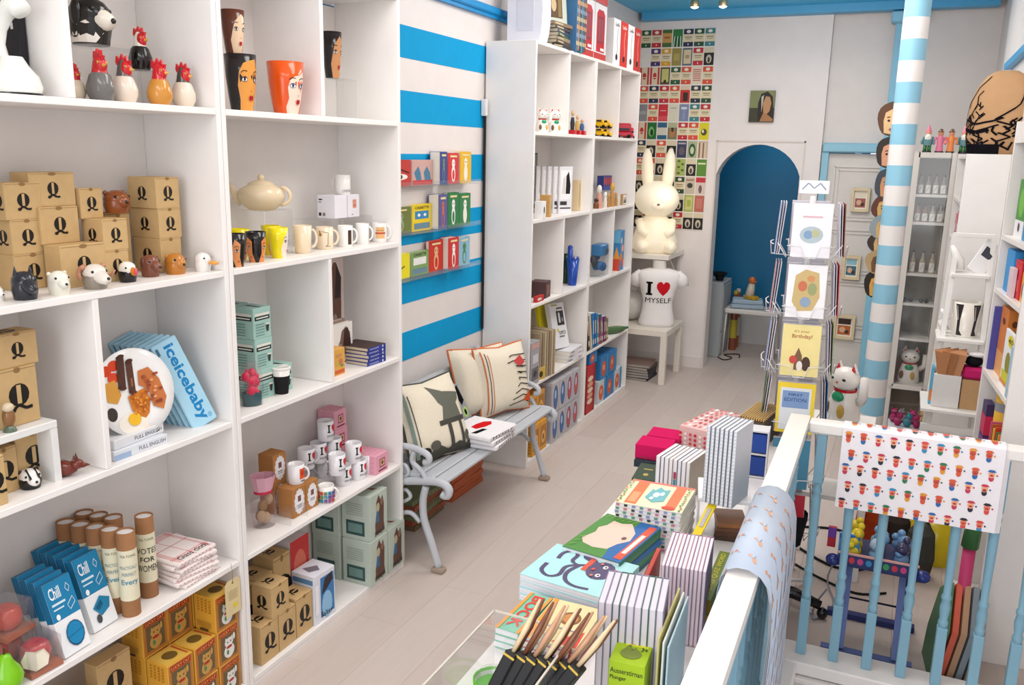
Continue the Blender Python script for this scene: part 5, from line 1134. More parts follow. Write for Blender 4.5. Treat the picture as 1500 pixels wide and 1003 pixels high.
item('picture_block', 'small framed black and white picture at the right of the farther unit', 'picture', dict(loc=onx(913, -1.94, z), w=.10, d=.02, h=.08, rz=0), 'b08a5a/p', [('r', .06, .08, .94, .92, 'e6e0d6/p'), ('p', [(.15, .15), (.3, .8), (.5, .3), (.7, .85), (.85, .2)], '2c2622/p')])
z = Z3
item('small_box', 'dark reddish box behind a red card', 'box', dict(loc=onx(791, -1.98, z), w=.11, d=.10, h=.10, rz=radians(6)), '4e3236/p', [('r', .2, .2, .8, .8, '8a5a50/p')])
item('small_box', 'flat red and white box in front of the dark reddish box', 'box', dict(loc=onx(789, -1.925, z), w=.11, d=.025, h=.035, rz=0), 'b8322c/p', [('r', .1, .3, .6, .7, 'e8dcd8/p')])
p = onx(838, -1.975, z); t = thing('cactus_vase', 'bright blue cactus-shaped tumbler', 'vase', p, radians(-20))
MB().lathe([(.026, 0), (.03, .02), (.042, .17), (.038, .17), (.024, .03)], '1a48a8/g', n=20).obj('tumbler', t)
m = MB(); m.tube([(-.012, -.012, .10), (-.014, -.014, .25)], [.02, .018], '1a48a8/g', n=10); m.blob((-.014, -.014, .25), .018, '1a48a8/g', n=10, m=6); m.obj('stem', t)
m = MB()
for i in range(9): a = i*.7; m.lathe([(.009, 0), (0, .03)], '1a48a8/g', T=Matrix.Translation((.036*cos(a), .036*sin(a), .168)), n=6)
m.obj('spikes', t)
p = onx(828, -2.05, z); t = thing('cactus_vase', 'dark green cactus-shaped tumbler half hidden behind the blue one', 'vase', p, 0); MB().lathe([(.026, 0), (.042, .15), (.038, .15), (.024, .03)], '16462c/g', n=18).obj('tumbler', t); MB().tube([(0, 0, .1), (0, 0, .2)], .016, '16462c/g', n=8).obj('stem', t)
def softbag(label, p, w, h, d, c1, cs, seed, rz=0):
    rs = random.Random(seed); t = thing('gift_bag', label, 'gift', p, rz)
    m = MB()
    for i in range(9): m.blob((rs.uniform(-.3, .3)*d, rs.uniform(-.38, .38)*w, h*(.12+.75*rs.random())), (d*.3, w*.22, h*.14), rs.choice(cs)+'/p', n=8, m=6)
    m.obj('wrapped_goods', t)
    m = MB(); m.box((0, 0, h*.82), (d*.8, w, h*.34), c1+'/p', ch=.006); m.obj('bag_header', t)
    MB().box((0, 0, h*.5), (d, w*1.02, h), 'e6ecf0/k', ch=.01).obj('cellophane', t)
softbag('clear bag with blue header and dark toys', onx(877, -1.96, z), .17, .235, .09, '2a78b0', ('2a2c30', '4a4e56', '1f5a90'), 4)
item('toy_box', 'tall blue box with orange cartoon pictures', 'box', dict(loc=onx(905, -1.945, z), w=.13, d=.05, h=.30, rz=radians(4)), '3a86c0/p', [('e', .3, .35, .28, .1, 'e09040/p'), ('e', .6, .55, .3, .1, 'e8a8a0/p'), ('e', .3, .75, .2, .08, 'd8d0c8/p'), ('e', .65, .2, .28, .12, 'e0604a/p')], [('r', 0, 0, 1, .3, 'd04a30/p'), ('p', [(0, .3), (1, .3), (.5, .6)], 'e89a3a/p'), ('r', 0, .7, 1, 1, '6ab0d8/p')])
z = Z4
for i in range(3):
    item('mug_set_box', 'grey printed box at the left, %s' % ('frontmost', 'second', 'third behind')[i], 'box', dict(loc=V((-1.93-i*.07, 4.60, z)), w=.13, d=.062, h=.26-.01*i, rz=0), 'a4a2a6/p', [('r', .1, .1, .9, .4, '6a686c/p'), ('r', .2, .5, .8, .7, 'd0ced2/p'), ('e', .5, .25, .2, .08, '3a3a3e/p'), ('r', .05, .84, .95, .96, 'c8a098/p')], [('r', .1, .85, .9, .95, 'd09080/p')], group='grey printed boxes')
for i in range(7):
    item('folder', 'kraft paper folder standing in a row, frontmost' if i == 6 else 'kraft paper folder, %s from the left in the row' % ORD[i], 'stationery', dict(loc=V((-2.02+.004*i, 4.73+i*.028, z)), w=.012, d=.22, h=.285, rz=radians(-8)), ('b09c80/c', '96856e/c', 'c2b294/c')[i % 3], group='kraft folders standing in a row')
item('wood_block', 'yellowish wooden block with a round dark hole', 'ornament', dict(loc=V((-1.93, 4.73, z)), w=.085, d=.05, h=.075, rz=radians(-10)), 'c8a850/p', [('e', .4, .45, .24, .26, '3a3418/p')])
for i in range(3):
    book('book', 'white book lying in the low stack, %s' % ('lowest', 'middle', 'topmost')[i], 'book', (-1.985, 5.30+.006*i, z+i*.0265), .26, .17, .0255, radians(-4+3*i), 'dedee2/p', spine=[('r', .1, .4, .35, .6, '2a2a2e/p'), ('r', .7, .4, .9, .6, 'c08a8a/p')], group='white books lying in a low stack')
t = thing('boxed_player', 'white box picturing a black cassette player, leaning on the white books', 'box', (-1.985, 5.24, z+.083)); t.rotation_euler = (Matrix.Rotation(radians(-4), 3, 'Z') @ Matrix.Rotation(radians(-14), 3, 'Y') @ Matrix.Rotation(radians(-5), 3, 'X')).to_euler()
MB().box((0, 0, .15), (.035, .21, .30), 'ecebee/p', ch=.002).obj('box_body', t)
MB().decal(plane_fn((.0175, -.105, 0), (0, .21, 0), (0, 0, .3), (1, 0, 0)), [('r', .38, .5, .88, .82, '232226/p'), ('r', .5, .56, .62, .78, 'd8d8da/p'), ('e', .76, .62, .07, .05, '8a8a8e/p'), ('l', [(.45, .82), (.45, .88), (.82, .88), (.82, .82)], .03, '232226/p'), ('t', 'SLIMCD', .4, .30, .86, .38, '2a2a2e/p'), ('r', .4, .24, .75, .27, '6a6a6e/p'), ('e', .35, .4, .05, .04, 'e0d028/p'), ('r', .1, .94, .5, .97, 'b8a83a/p')]).obj('print', t)
t = thing('book', 'bright yellow book behind the boxed cassette player', 'book', (-2.06, 5.20, z+.082)); t.rotation_euler = (radians(-5), radians(-12), 0); MB().box((0, 0, .15), (.02, .21, .31), 'e6d820/p', ch=.001).obj('cover', t); MB().box((.0, .0, .307), (.014, .19, .006), 'efe9dd/p').obj('pages', t)
rs = random.Random(8)
cc = ('3a2a2c', 'd8c8a8', '2a78b8', '1f5a9a', '2a8ab0', 'c8342c', '2a6a8a', 'd04038', '3a4a8a', 'b83038', '5a8a5a')
yy = 5.555
for i, c in enumerate(cc):
    h = .27-.012*i+.02*rs.random(); th = .022+.012*rs.random()
    tl = radians(14 if i < 2 else rs.uniform(3, 10))
    o = thing('book', 'upright children\'s book, %s, in the farther unit' % ('dark maroon', 'cream leaning', 'bright blue', 'navy blue', 'turquoise', 'scarlet', 'petrol blue', 'light red and white', 'indigo', 'crimson', 'sage green')[i], 'book', (-1.99+.004*rs.random(), yy+.04, z)); o.rotation_euler = (tl, 0, 0); yy += th+.012
    MB().box((0, 0, h/2+.008), (.17, th, h), c+'/p', ch=.0015).obj('cover', o); MB().box((-.003, 0, h+.0095), (.155, th-.005, .003), 'efe9dd/p').obj('pages', o)
    MB().decal(plane_fn((.085, -th/2, .008), (0, th, 0), (0, 0, h), (1, 0, 0)), [('r', .2, .1, .8, .25, 'e8e0d0/p'), ('r', .3, .4, .7, .8, rs.choice(('e8d8a0', 'd8e4ea', 'f0c0a0'))+'/p')]).obj('spine_print', o)
p = onx(890, -1.93, z); t = thing('toy_crocodile', 'small green toy lying at the far end of the books', 'toy', V((-1.94, 6.25, z)), radians(60)); m = MB(); m.blob((0, 0, .03), (.13, .03, .03), '4a6a40/g'); m.obj('body', t); MB().tube([(.08, 0, .03), (.15, 0, .035)], [.02, .008], '4a6a40/g').obj('snout', t)
z = Z5
OB = 'd89c38/p'
for (i, k) in ((0, 0), (1, 0), (0, 1), (1, 1)):
    item('lucky_cat_box', 'orange yellow picture box beside the bench end, %s %s' % (('left', 'right')[i], ('lower', 'upper')[k]), 'box', dict(loc=V((-1.955-.02*k, 4.66+.115*i, z+k*.1905)), w=.112, d=.10, h=.19, rz=0), OB, [('r', .1, .15, .9, .85, 'b0742c/p'), ('e', .5, .45, .28, .22, 'e0b060/p'), ('e', .5, .45, .12, .1, '7a4a20/p')], [('r', .1, .1+.1*j, .9, .14+.1*j, 'b07a28/p') for j in range(8)], [('r', .1, .1, .9, .9, 'c88a30/p')], 'orange picture boxes beside the bench')
for i in range(4):
    for k in range(2):
        c = ('3c6aa8', '3a6ab0', 'c0485a')[min(2, i)] if i < 3 else 'c8525a'
        item('torch_box', 'grey box with a %s oval picture, %s tier, %s' % (('blue', 'blue', 'red', 'red')[i], ('lower', 'upper')[k], ('first from the orange boxes', 'second', 'third', 'fourth')[i]), 'box', dict(loc=V((-1.945-.0*i, 4.945+i*.125, z+k*.195)), w=.115, d=.10, h=.19 if k == 0 else .2, rz=0), 'b8b6bc/p',
             [('e', .5, .5, .34, .4, '57566a/p'), ('e', .5, .5, .27, .34, c+'/p'), ('e', .45, .6, .12, .15, 'b8cce4/p')], [('r', .1, .1, .9, .9, 'a4a2aa/p')], group='grey boxes with oval pictures')
item('ring_toy_box', 'tall red box picturing a stack of rings', 'toy', dict(loc=V((-1.955, 5.66, z)), w=.17, d=.10, h=.345, rz=0), 'b8242a/p', [('e', .42, .25+.12*i, .34, .055, ('e8d0b8/p', 'd8a080/p')[i % 2]) for i in range(5)]+[('r', .84, 0, 1, 1, '98181e/p')], [('r', 0, 0, 1, 1, '9c3038/p')])
for i, (y, zz, lb) in enumerate(((5.93, 0, 'at the foot next to the red box'), (6.13, 0, 'at the foot, middle'), (6.32, 0, 'at the foot, far end'), (5.97, .175, 'on top, left'), (6.17, .175, 'on top, middle'), (5.70, .347, 'on the red box'))):
    item('toy_box', 'blue box with orange ball picture, %s' % lb, 'box', dict(loc=V((-1.975, y+.02, z+zz)), w=.18 if zz < .3 else .15, d=.12, h=.172 if zz < .3 else .085, rz=0), ('2f78b4' if i not in (0, 2) else 'c4ccd0')+'/p', [('e', .4, .45, .28, .34, 'd8582c/p'), ('e', .38, .5, .1, .12, 'e8b48a/p'), ('r', .75, .0, 1, 1, '2c8cc4/p')], group='blue boxes with orange ball pictures')
# ---- top of the units (z = 2.434)
z = 2.4345
y0 = yat(753, -2.1, z); t = thing('air_heater', 'white curved-front heater casing on top of the far shelving', 'heater', (-2.02, 4.66, z), 0)
pts = [(-.10, 0), (.08, 0)]+[(.08+.03*sin(a), .16+.16*(-cos(a))) for a in [pi*i/8 for i in range(1, 8)]]+[(.10, .40), (.06, .46), (-.10, .46)]
MB().prism(pts, -.06, .06, 'dfe0ea/g', Matrix(((1, 0, 0, 0), (0, 0, 1, 0), (0, 1, 0, 0), (0, 0, 0, 1))), smooth=False).obj('casing', t)
MB().box((.01, -.062, .21), (.1, .003, .3), 'd2d4e0/g', ch=.001).obj('side_panel', t)
yk = yat(800, -1.95, z)
cols = ('2b2622', '4a3a2c', '8a7c60', '33503c', '2a3c58', '3a2f2a', '7a5f44')
for i in range(7):
    book('book', 'old dark book lying on top of the far shelving, %s' % ('lowest', 'second', 'third', 'fourth', 'fifth', 'sixth', 'topmost')[i], 'book', (-2.0, yk+.15, z+i*.0195), .25, .19, .019, radians(rs.uniform(-8, 8)), cols[i]+'/p', 'bcb09a/p', spine=[('r', .1, .3, .5, .7, 'b8a880/p')], group='old books lying on top of the far shelving')
t = thing('picture_book', 'pale green art book with an old interior painting, standing on the dark books', 'book', (-1.99, yk+.19, z+.14), radians(-12)); t.rotation_euler = (Matrix.Rotation(radians(-22), 3, 'Z') @ Matrix.Rotation(radians(-6), 3, 'Y')).to_euler()
MB().box((0, 0, .14), (.03, .22, .28), 'bfc8bc/p', ch=.002).obj('cover', t); MB().decal(plane_fn((.015, -.11, 0), (0, .22, 0), (0, 0, .28), (1, 0, 0)), [('r', .14, .12, .82, .62, '5c4630/p'), ('e', .5, .38, .1, .14, 'c8b08a/p'), ('r', .2, .15, .34, .58, '33261a/p'), ('r', .66, .15, .78, .55, '8a7248/p')]).obj('cover_art', t)
for i in range(6):
    o = thing('book', 'upright book on top of the far shelving, %s' % ('blue', 'orange and grey', 'dark patterned', 'teal', 'striped navy', 'brown')[i], 'book', (-1.99, yk+.335+i*.029, z)); 
    MB().box((0, 0, .2), (.2, .026, .40-.015*(i % 3)), ('3d6a94', 'a07a50', '3c3a48', '3f7f94', '46506c', '6a4a34')[i]+'/p', ch=.002).obj('cover', o); o['category'] = 'book'
    MB().decal(plane_fn((.1, -.013, 0), (0, .026, 0), (0, 0, .38), (1, 0, 0)), [('r', .1, .1+.12*k, .9, .16+.12*k, ('c8b890', '8a9ab0', 'd0a070')[k % 3]+'/p') for k in range(6)]).obj('spine_print', o)
    o.location.z = z+.0
PHB = [('r', 0, 0, 1, .12, 'c43a34/p'), ('p', [(.16, .14), (.16, .82), (.3, .90), (.7, .90), (.84, .82), (.84, .14)], 'c2242c/p'), ('r', .26, .3, .74, .78, '8c2a34/p'), ('r', .30, .34, .5, .74, 'a04450/p'), ('r', .54, .34, .70, .74, 'a04450/p'), ('r', .5, .17, .8, .22, 'f2e8e8/p')]
yb = yat(849, -1.92, z)
for i in range(2):
    for k in range(2):
        item('telephone_box_pack', 'white and red pack picturing a red telephone box, %s %s' % (('left', 'right')[i], ('lower', 'upper')[k]), 'box', dict(loc=V((-1.985, yb+.12+i*.245, z+k*.345)), w=.235, d=.14, h=.34, rz=0), 'e9e4e6/p', PHB, [('r', 0, 0, 1, 1, 'd8d2d4/p')], group='packs picturing red telephone boxes')
yb = yat(896, -1.92, z)
for i in range(4):
    wht = i % 2 == 0
    item('utensil_box', '%s utensil box on top of the far shelving, %s' % (('white', 'red')[i % 2], ('nearest the telephone packs', 'second', 'third', 'at the far end')[i]), 'box', dict(loc=V((-1.985, yb+.08+i*.165, z)), w=.155, d=.14, h=.30, rz=0), ('f0ecec' if wht else 'd2352c')+'/p',
         [('l', [(.62, .8), (.5, .55), (.6, .35), (.52, .2)], .05, ('8a8a8e' if wht else 'f0c0a8')+'/p'), ('e', .5, .18, .16, .07, '2a2220/p'), ('t', 'Ladle', .2, .84, .8, .92, ('5a5a5e' if wht else 'f4e8e4')+'/p')], [('r', 0, 0, 1, 1, ('dcd8d8' if wht else 'b42a24')+'/p')], group='white and red utensil boxes')
# ================================================================== back wall: poster, lamp, mannequin, alcove
PX0, PX1, PZ0, PZ1 = -2.20, -1.571, 1.21, 2.867
t = thing('book_cover_poster', 'wall sheet of many small old paperback covers in rows', 'poster', (0, YB-.003, 0))
MB().box(((PX0+PX1)/2, 0, (PZ0+PZ1)/2), (PX1-PX0, .003, PZ1-PZ0), 'e9e4df/p').obj('sheet', t)
G, Rr, O, N, Te, Mu, Pu = '2f5a3a', 'c0303c', 'd8523a', '2a3050', '3a8088', 'd8a030', '4a3470'
ROWS = [[G, Rr, 'o', 'z', N, '24503a', Te], [None, Pu, Mu, 'q', 'f', Rr, 'k'], ['r', 'r', 'y', G, O, 't', O], [O, N, Rr, O, 'R', '2a3444', '2f5038'], ['g', O, 'B', 'w', 'b', Te, Rr],
        ['r', 'G', 'L', 'm', Rr, O, 'Y'], [N, 'k', O, 'k', 'n', 'c', 's'], [O, O, 'k', 'k', 'v', 'k', 'e'], ['k', 'k', 'k', 'k', '2c4a34', 'a', 'x'], ['k', 'k', 'g', 'g', 'u', 'P'], ['k', O, 'k', 'k', Rr, 'k', 'k']]
ROWS[9] = ['k', 'k', 'g', 'g', 'k', 'u', 'P']
CRM = 'e0d2ae'
def cov(c):
    if len(c) == 6 and c not in (): return [('r', 0, 0, 1, 1, CRM+'/p'), ('r', 0, .70, 1, 1, c+'/p'), ('r', 0, 0, 1, .26, c+'/p'), ('e', .5, .85, .22, .09, 'ece4d0/p'), ('r', .15, .52, .85, .56, '6a5e4c/p'), ('r', .2, .42, .8, .45, '8a7c64/p'), ('e', .5, .13, .06, .05, 'ece4d0/p')]
    b = {'o': ['c89a58', [('r', 0, .8, 1, 1, '4a6a3a/p'), ('r', 0, 0, 1, .25, '4a6a3a/p'), ('r', .2, .5, .8, .6, 'b05a3a/p')]], 'z': ['2f7a3c', [('l', [(.1+.18*i, 0), (.2+.15*i, .6)], .07, ('e8e8e4/p', '141414/p')[i % 2]) for i in range(5)]],
         'q': ['9a8a4a', [('r', .2, .3, .8, .7, 'b0a05c/p')]], 'f': ['5a6678', [('r', .12, .1, .88, .9, 'd8c8a0/p'), ('r', .3, .4, .7, .6, 'b09a70/p')]], 'k': ['1e1c1a', [('r', 0, .7, 1, 1, 'd8ccb0/p'), ('e', .5, .35, .28, .25, 'c8bca8/p'), ('e', .5, .3, .12, .16, '3a342e/p')]],
         'r': ['e0d0b4', [('r', .0, 0, .2, 1, 'c03a38/p'), ('r', .8, 0, 1, 1, 'c03a38/p'), ('e', .5, .5, .2, .2, 'c03a38/p'), ('r', .3, .4, .7, .44, 'e8dcc0/p')]], 'y': ['5a5030', [('r', .14, .14, .86, .9, 'c4c078/p'), ('e', .5, .18, .15, .1, '3a2418/p')]],
         't': ['e4d4bc', [('r', .1, .2+.12*i, .9, .25+.12*i, 'c0504a/p') for i in range(6)]], 'R': ['c83a2c', [('r', 0, .75, 1, 1, 'e0c8b0/p'), ('r', .3, .1, .8, .6, '3a2a2a/p')]], 'g': ['8a8c90', [('r', .1, .4, .9, .6, 'a4a6a8/p')]],
         'B': ['c8303c', [('r', 0, .05, 1, .3, 'd85058/p'), ('r', .2, .6, .8, .64, 'e8c0b0/p')]], 'w': ['d8d4c0', [('r', .2, .75, .8, .8, '9a9a84/p')]], 'b': ['7c88a8', [('r', .2, .7, .8, .84, 'd0d4dc/p'), ('r', .4, .1, .6, .7, '8c98b4/p')]],
         'G': ['1f6a34', [('e', .45, .45, .3, .3, '7ab868/p'), ('e', .5, .4, .16, .2, '10301a/p')]], 'L': ['d0ccbc', [('r', 0, .7, 1, 1, '2f5f84/p'), ('r', 0, 0, 1, .25, '2f5f84/p')]], 'm': ['7a7a5c', [('e', .5, .4, .3, .3, 'b0764a/p'), ('e', .5, .6, .14, .16, '3a2c24/p'), ('r', 0, .7, 1, 1, 'b0b48c/p')]],
         'Y': ['d8cc20', [('e', .5, .45, .3, .2, '4a4a3c/p'), ('e', .4, .5, .1, .1, 'e8e0c0/p')]], 'n': ['3a4060', [('e', .5, .4, .3, .25, '6a5a64/p'), ('r', .1, .8, .9, .9, 'b0a8b0/p')]], 'c': ['a8b090', [('e', .5, .45, .36, .4, '2f5a38/p'), ('e', .5, .45, .2, .22, 'c8cca8/p')]],
         's': ['c8b49c', [('r', .1+.2*i, 0, .2+.2*i, .9, ('7a4a3c/p', 'e0d0b8/p')[i % 2]) for i in range(4)]], 'v': ['a8b868', [('e', .3+.4*(i % 2), .15+.18*i, .15, .07, '5a6a30/p') for i in range(5)]], 'e': ['5a8a34', [('r', .1, .7, .9, .8, 'd8e0b0/p')]],
         'a': ['c4b8a4', [('e', .5, .5, .3, .16, '3a3834/p'), ('r', .1, .8, .9, .86, 'a04a3c/p')]], 'x': ['d8c4bc', [('r', 0, .7, 1, 1, 'c0303c/p'), ('e', .5, .3, .18, .25, '6a5a5c/p')]], 'u': ['a8b050', [('r', .15, .1, .85, .9, 'c8c888/p'), ('r', .3, .3, .7, .7, 'a8b050/p')]], 'P': ['b8665a', [('r', .2, .2, .8, .8, 'c4786a/p')]]}[c]
    return [('r', 0, 0, 1, 1, b[0]+'/p')]+b[1]
cw_, ch_ = (PX1-PX0)/7, (PZ1-PZ0)/11; cache = {}
for r_, row in enumerate(ROWS):
    for c_, k in enumerate(row):
        if k is None: continue
        if k not in cache:
            m = MB().box((0, 0, 0), (cw_*.91, .002, ch_*.93), CRM+'/p'); m.decal(plane_fn((-cw_*.455, -.001, -ch_*.465), (cw_*.91, 0, 0), (0, 0, ch_*.93), (0, -1, 0)), cov(k)); cache[k] = m.mesh('paperback_cover')
        o = bpy.data.objects.new('paperback_cover', cache[k]); COL.objects.link(o); o.parent = t; o.location = (PX0+cw_*(c_+.5), -.0026, PZ1-ch_*(r_+.5)+.002)
# small canvas: generic dark portrait
t = thing('canvas_picture', 'small canvas of a dark-haired head over a landscape, alone on the back wall', 'picture', (-1.155, YB-.014, 2.118), 0); w, h = .196, .247
MB().box((0, 0, h/2), (w, .026, h), '2f2a22/p', ch=.001).obj('canvas', t)
MB().decal(plane_fn((-w/2, -.013, 0), (w, 0, 0), (0, 0, h), (0, -1, 0)), [('r', 0, 0, 1, 1, '7f8458/p'), ('r', 0, 0, 1, .45, '3a3a28/p'), ('p', [(.36, .02), (.34, .6), (.45, .9), (.7, .97), (.92, .8), (.99, .3), (.98, .02)], '241813/p'), ('p', [(.58, .3), (.54, .6), (.64, .82), (.8, .8), (.88, .6), (.82, .34), (.7, .24)], 'b98a5e/p'), ('p', [(.45, .02), (.58, .3), (.75, .24), (.98, .1), (.98, .02)], 'a87448/p'), ('p', [(.5, .3), (.46, .8), (.56, .86)], 'b8bcae/p')]).obj('painting', t)
# lamp shelf, rabbit lamp
t = thing('wall_shelf', 'white shelf on a bracket carrying the glowing rabbit lamp', 'shelf', (-1.96, 7.225, 1.0))
MB().box((0, 0, .02), (.48, .55, .04), 'e9e3da/w', ch=.003).obj('shelf_board', t)
m = MB(); m.bar((.2, .26, -.25), (.2, .26, 0), .02, .02, 'd8d2ca/w', up=(0, 1, 0)); m.bar((.2, .25, -.22), (.2, -.1, -.005), .015, .02, 'd8d2ca/w', up=(1, 0, 0)); m.obj('bracket', t)
L = 'fff0cf/e'
glow = mat(L); gb = glow.node_tree.nodes['Principled BSDF']; gb.inputs['Emission Strength'].default_value = .2; gb.inputs['Emission Color'].default_value = (1, .86, .60, 1); gb.inputs['Base Color'].default_value = (.8, .74, .62, 1)
base = V((-1.90, 7.16, 1.0405))
t = thing('rabbit_lamp', 'large glowing cream rabbit-shaped lamp sitting on the wall shelf', 'lamp', base, radians(-70))
MB().lathe([(.15, 0), (.19, .03), (.19, .10), (.155, .20), (.11, .28), (.08, .31)], 'f4e9d2/e', n=28, sx=.9).obj('body', t)
cm = mat('f4e9d2/e').node_tree.nodes['Principled BSDF']; cm.inputs['Emission Strength'].default_value = .12; cm.inputs['Emission Color'].default_value = (1, .88, .66, 1)
m = MB(); m.blob((.02, 0, .44), (.16, .185, .15), L, n=28, m=18); m.blob((.13, 0, .395), (.055, .07, .05), L, n=14, m=10); hd = m.obj('head', t)
for s in (-1, 1):
    MB().tube([(0, s*.075, .53), (-.005, s*.085, .62), (-.012, s*.092, .72), (-.015, s*.095, .80), (-.015, s*.095, .85)], [.040, .050, .049, .036, .014], 'f4e9d2/e', n=14).obj('ear', hd)
    m = MB(); m.blob((.13, s*.115, .055), (.10, .055, .055), 'f4e9d2/e', n=16, m=10); m.obj('foot', t)
    m = MB(); m.tube([(.03, s*.13, .26), (.10, s*.12, .18), (.14, s*.07, .15)], [.04, .035, .028], 'f4e9d2/e', n=12); m.obj('paw', t)
    m = MB(); m.blob((.152, s*.075, .455), (.010, .010, .014), '1c1612/g', n=8, m=6); m.obj('eye', hd)
m = MB(); m.blob((.187, 0, .405), (.008, .013, .009), '7a5a4c/g', n=8, m=6); m.obj('nose', hd)
pl = bpy.data.lights.new('rabbit_lamp_bulb', 'POINT'); pl.energy = 1.6; pl.color = (1, .78, .5); pl.shadow_soft_size = .15
po = bpy.data.objects.new('rabbit_lamp_bulb', pl); COL.objects.link(po); po.location = (-1.72, 6.95, 1.55); po['kind'] = 'helper'
# table and mannequin
t = thing('side_table', 'low white square side table under the wall shelf', 'table', (-1.925, 7.03, 0))
MB().box((0, 0, .425), (.55, .55, .05), 'e4dcd0/w', ch=.003).obj('tabletop', t)
for sx in (-1, 1):
    for sy in (-1, 1): MB().box((sx*.25, sy*.25, .2), (.05, .05, .4), 'e4dcd0/w', ch=.003).obj('leg', t)
t = thing('torso_mannequin', 'white torso mannequin in a white I love MYSELF T-shirt on the side table', 'mannequin', (-1.80, 6.99, .45), radians(-75))
sec = [(0, .145, .10), (.03, .15, .105), (.12, .13, .10), (.2, .12, .095), (.3, .145, .11), (.38, .175, .115), (.425, .185, .11), (.455, .16, .09), (.475, .09, .07)]
def torso(sec, key, n=28):
    vs = []; fs = []
    for z_, a, b in sec:
        for i in range(n):
            q = 2*pi*i/n; c, s = cos(q), sin(q); vs.append((b*(abs(c)**.8)*(1 if c > 0 else -1), a*(abs(s)**.8)*(1 if s > 0 else -1), z_))
    for j in range(len(sec)-1):
        for i in range(n): fs.append((j*n+i, j*n+(i+1) % n, (j+1)*n+(i+1) % n, (j+1)*n+i))
    fs.append(tuple(range(n))[::-1]); fs.append(tuple(range((len(sec)-1)*n, len(sec)*n)))
    return MB().add(vs, fs, key, smooth=True)
torso(sec, 'ebe7e6/f').obj('t_shirt', t)
for s in (-1, 1):
    m = MB(); m.tube([(0, s*.135, .415), (.005, s*.185, .385), (.01, s*.205, .33)], [.06, .055, .045], 'ebe7e6/f', n=12); m.obj('sleeve', t)
MB().lathe([(.06, .455), (.055, .50), (.055, .545)], 'e2ddd6/m', n=18).obj('neck', t)
def tf(u, v, h):
    y = -(.5-u)*.30; z_ = v*.47
    for (z0, a0, b0), (z1, a1, b1) in zip(sec, sec[1:]):
        if z_ <= z1: k = (z_-z0)/(z1-z0); a = a0+(a1-a0)*k; b = b0+(b1-b0)*k; break
    s = min(.98, abs(y)/a); q = s**(1/.8); return V((b*(max(0, 1-q*q)**.5)**.8+h+.001, y, z_))
MB().decal(tf, [('r', .21, .57, .30, .80, '15120f/f'), ('r', .17, .77, .34, .805, '15120f/f'), ('r', .17, .565, .34, .60, '15120f/f'), ('h', .45, .56, .82, .81, 'c9202c/f'), ('t', 'MYSELF', .16, .43, .86, .52, '15120f/f')], cut=18, cutv=24).obj('print', t)
rs = random.Random(21)
for i in range(6):
    book('magazine', 'dark magazine lying under the side table, %s' % ('lowest', 'second', 'third', 'fourth', 'fifth', 'topmost, pinkish')[i], 'magazine', (-1.95, 6.95, i*.0225), .28, .30, .022, radians(rs.uniform(-5, 5)), ('1c2028', '22303c', '2a3440', '1a1c22', '5a4a48', '9a8078')[i]+'/p', 'a8a29a/p', group='magazines stacked under the side table')
p = AZ(932, 520, .12); t = thing('paper_bag', 'white rounded plastic bundle behind the mannequin', 'bag', (-2.06, 7.12, .45)); m = MB(); m.blob((0, 0, .13), (.12, .14, .13), 'e6e2dc/g'); m.obj('bag_body', t); MB().tube([(0, 0, .24), (.01, .01, .29)], [.03, .05], 'e6e2dc/g').obj('knot', t)
# alcove: bench seat with towel and toy duck, grey cabinet with vase
t = thing('alcove_seat', 'small white bench in the blue alcove', 'stool', (-1.22, 8.30, 0)); 
MB().box((0, 0, .42), (.52, .30, .045), 'ddd8d2/w', ch=.01).obj('seat', t)
for sx in (-1, 1):
    for sy in (-1, 1): MB().bar((sx*.22, sy*.11, .4), (sx*.235, sy*.14, 0), .022, .022, 'ddd8d2/w', up=(0, 1, 0)).obj('leg', t)
t = thing('folded_towel', 'folded pale blue towel on the alcove bench', 'towel', (-1.27, 8.30, .4435), radians(10)); 
for i in range(2): MB().box((0, .0, .022+i*.042), (.30-.02*i, .2, .04), 'a8bccc/f', ch=.018).obj('fold', t)
t = thing('toy_duck', 'orange and white wooden duck on a yellow base, on the towel', 'toy', (-1.24, 8.28, .528), radians(-40))
m = MB(); m.box((0, 0, .018), (.15, .07, .036), 'c8a028/p', ch=.008); m.obj('base', t); m = MB(); m.tube([(-.02, 0, .03), (-.01, 0, .09), (0, 0, .15)], [.045, .038, .028], 'd8cdb8/g', n=12); m.obj('body', t); m = MB(); m.blob((0, 0, .18), .034, 'd0702c/g'); m.blob((.04, 0, .17), (.02, .012, .008), 'd0702c/g'); m.obj('head', t)
t = thing('filing_cabinet', 'grey narrow cabinet standing at the left inside the arch', 'cabinet', (-1.60, 8.2, 0)); MB().box((0, 0, .35), (.30, .42, .70), 'a4a8aa/w', ch=.006).obj('carcass', t)
for i in range(3): MB().box((.152, 0, .13+.22*i), (.006, .38, .2), 'b0b4b6/w', ch=.002).obj('drawer', t)
t = thing('headphones', 'black wire basket on the grey cabinet', 'basket', (-1.52, 8.15, .70)); MB().tube([(.06*cos(a), .06*sin(a), .07) for a in [2*pi*i/16 for i in range(16)]], .01, '16181c/m', closed=True).obj('rim', t); MB().lathe([(.03, 0), (.055, .065)], '1a1c20/m', n=14, capt=False).obj('bowl', t)
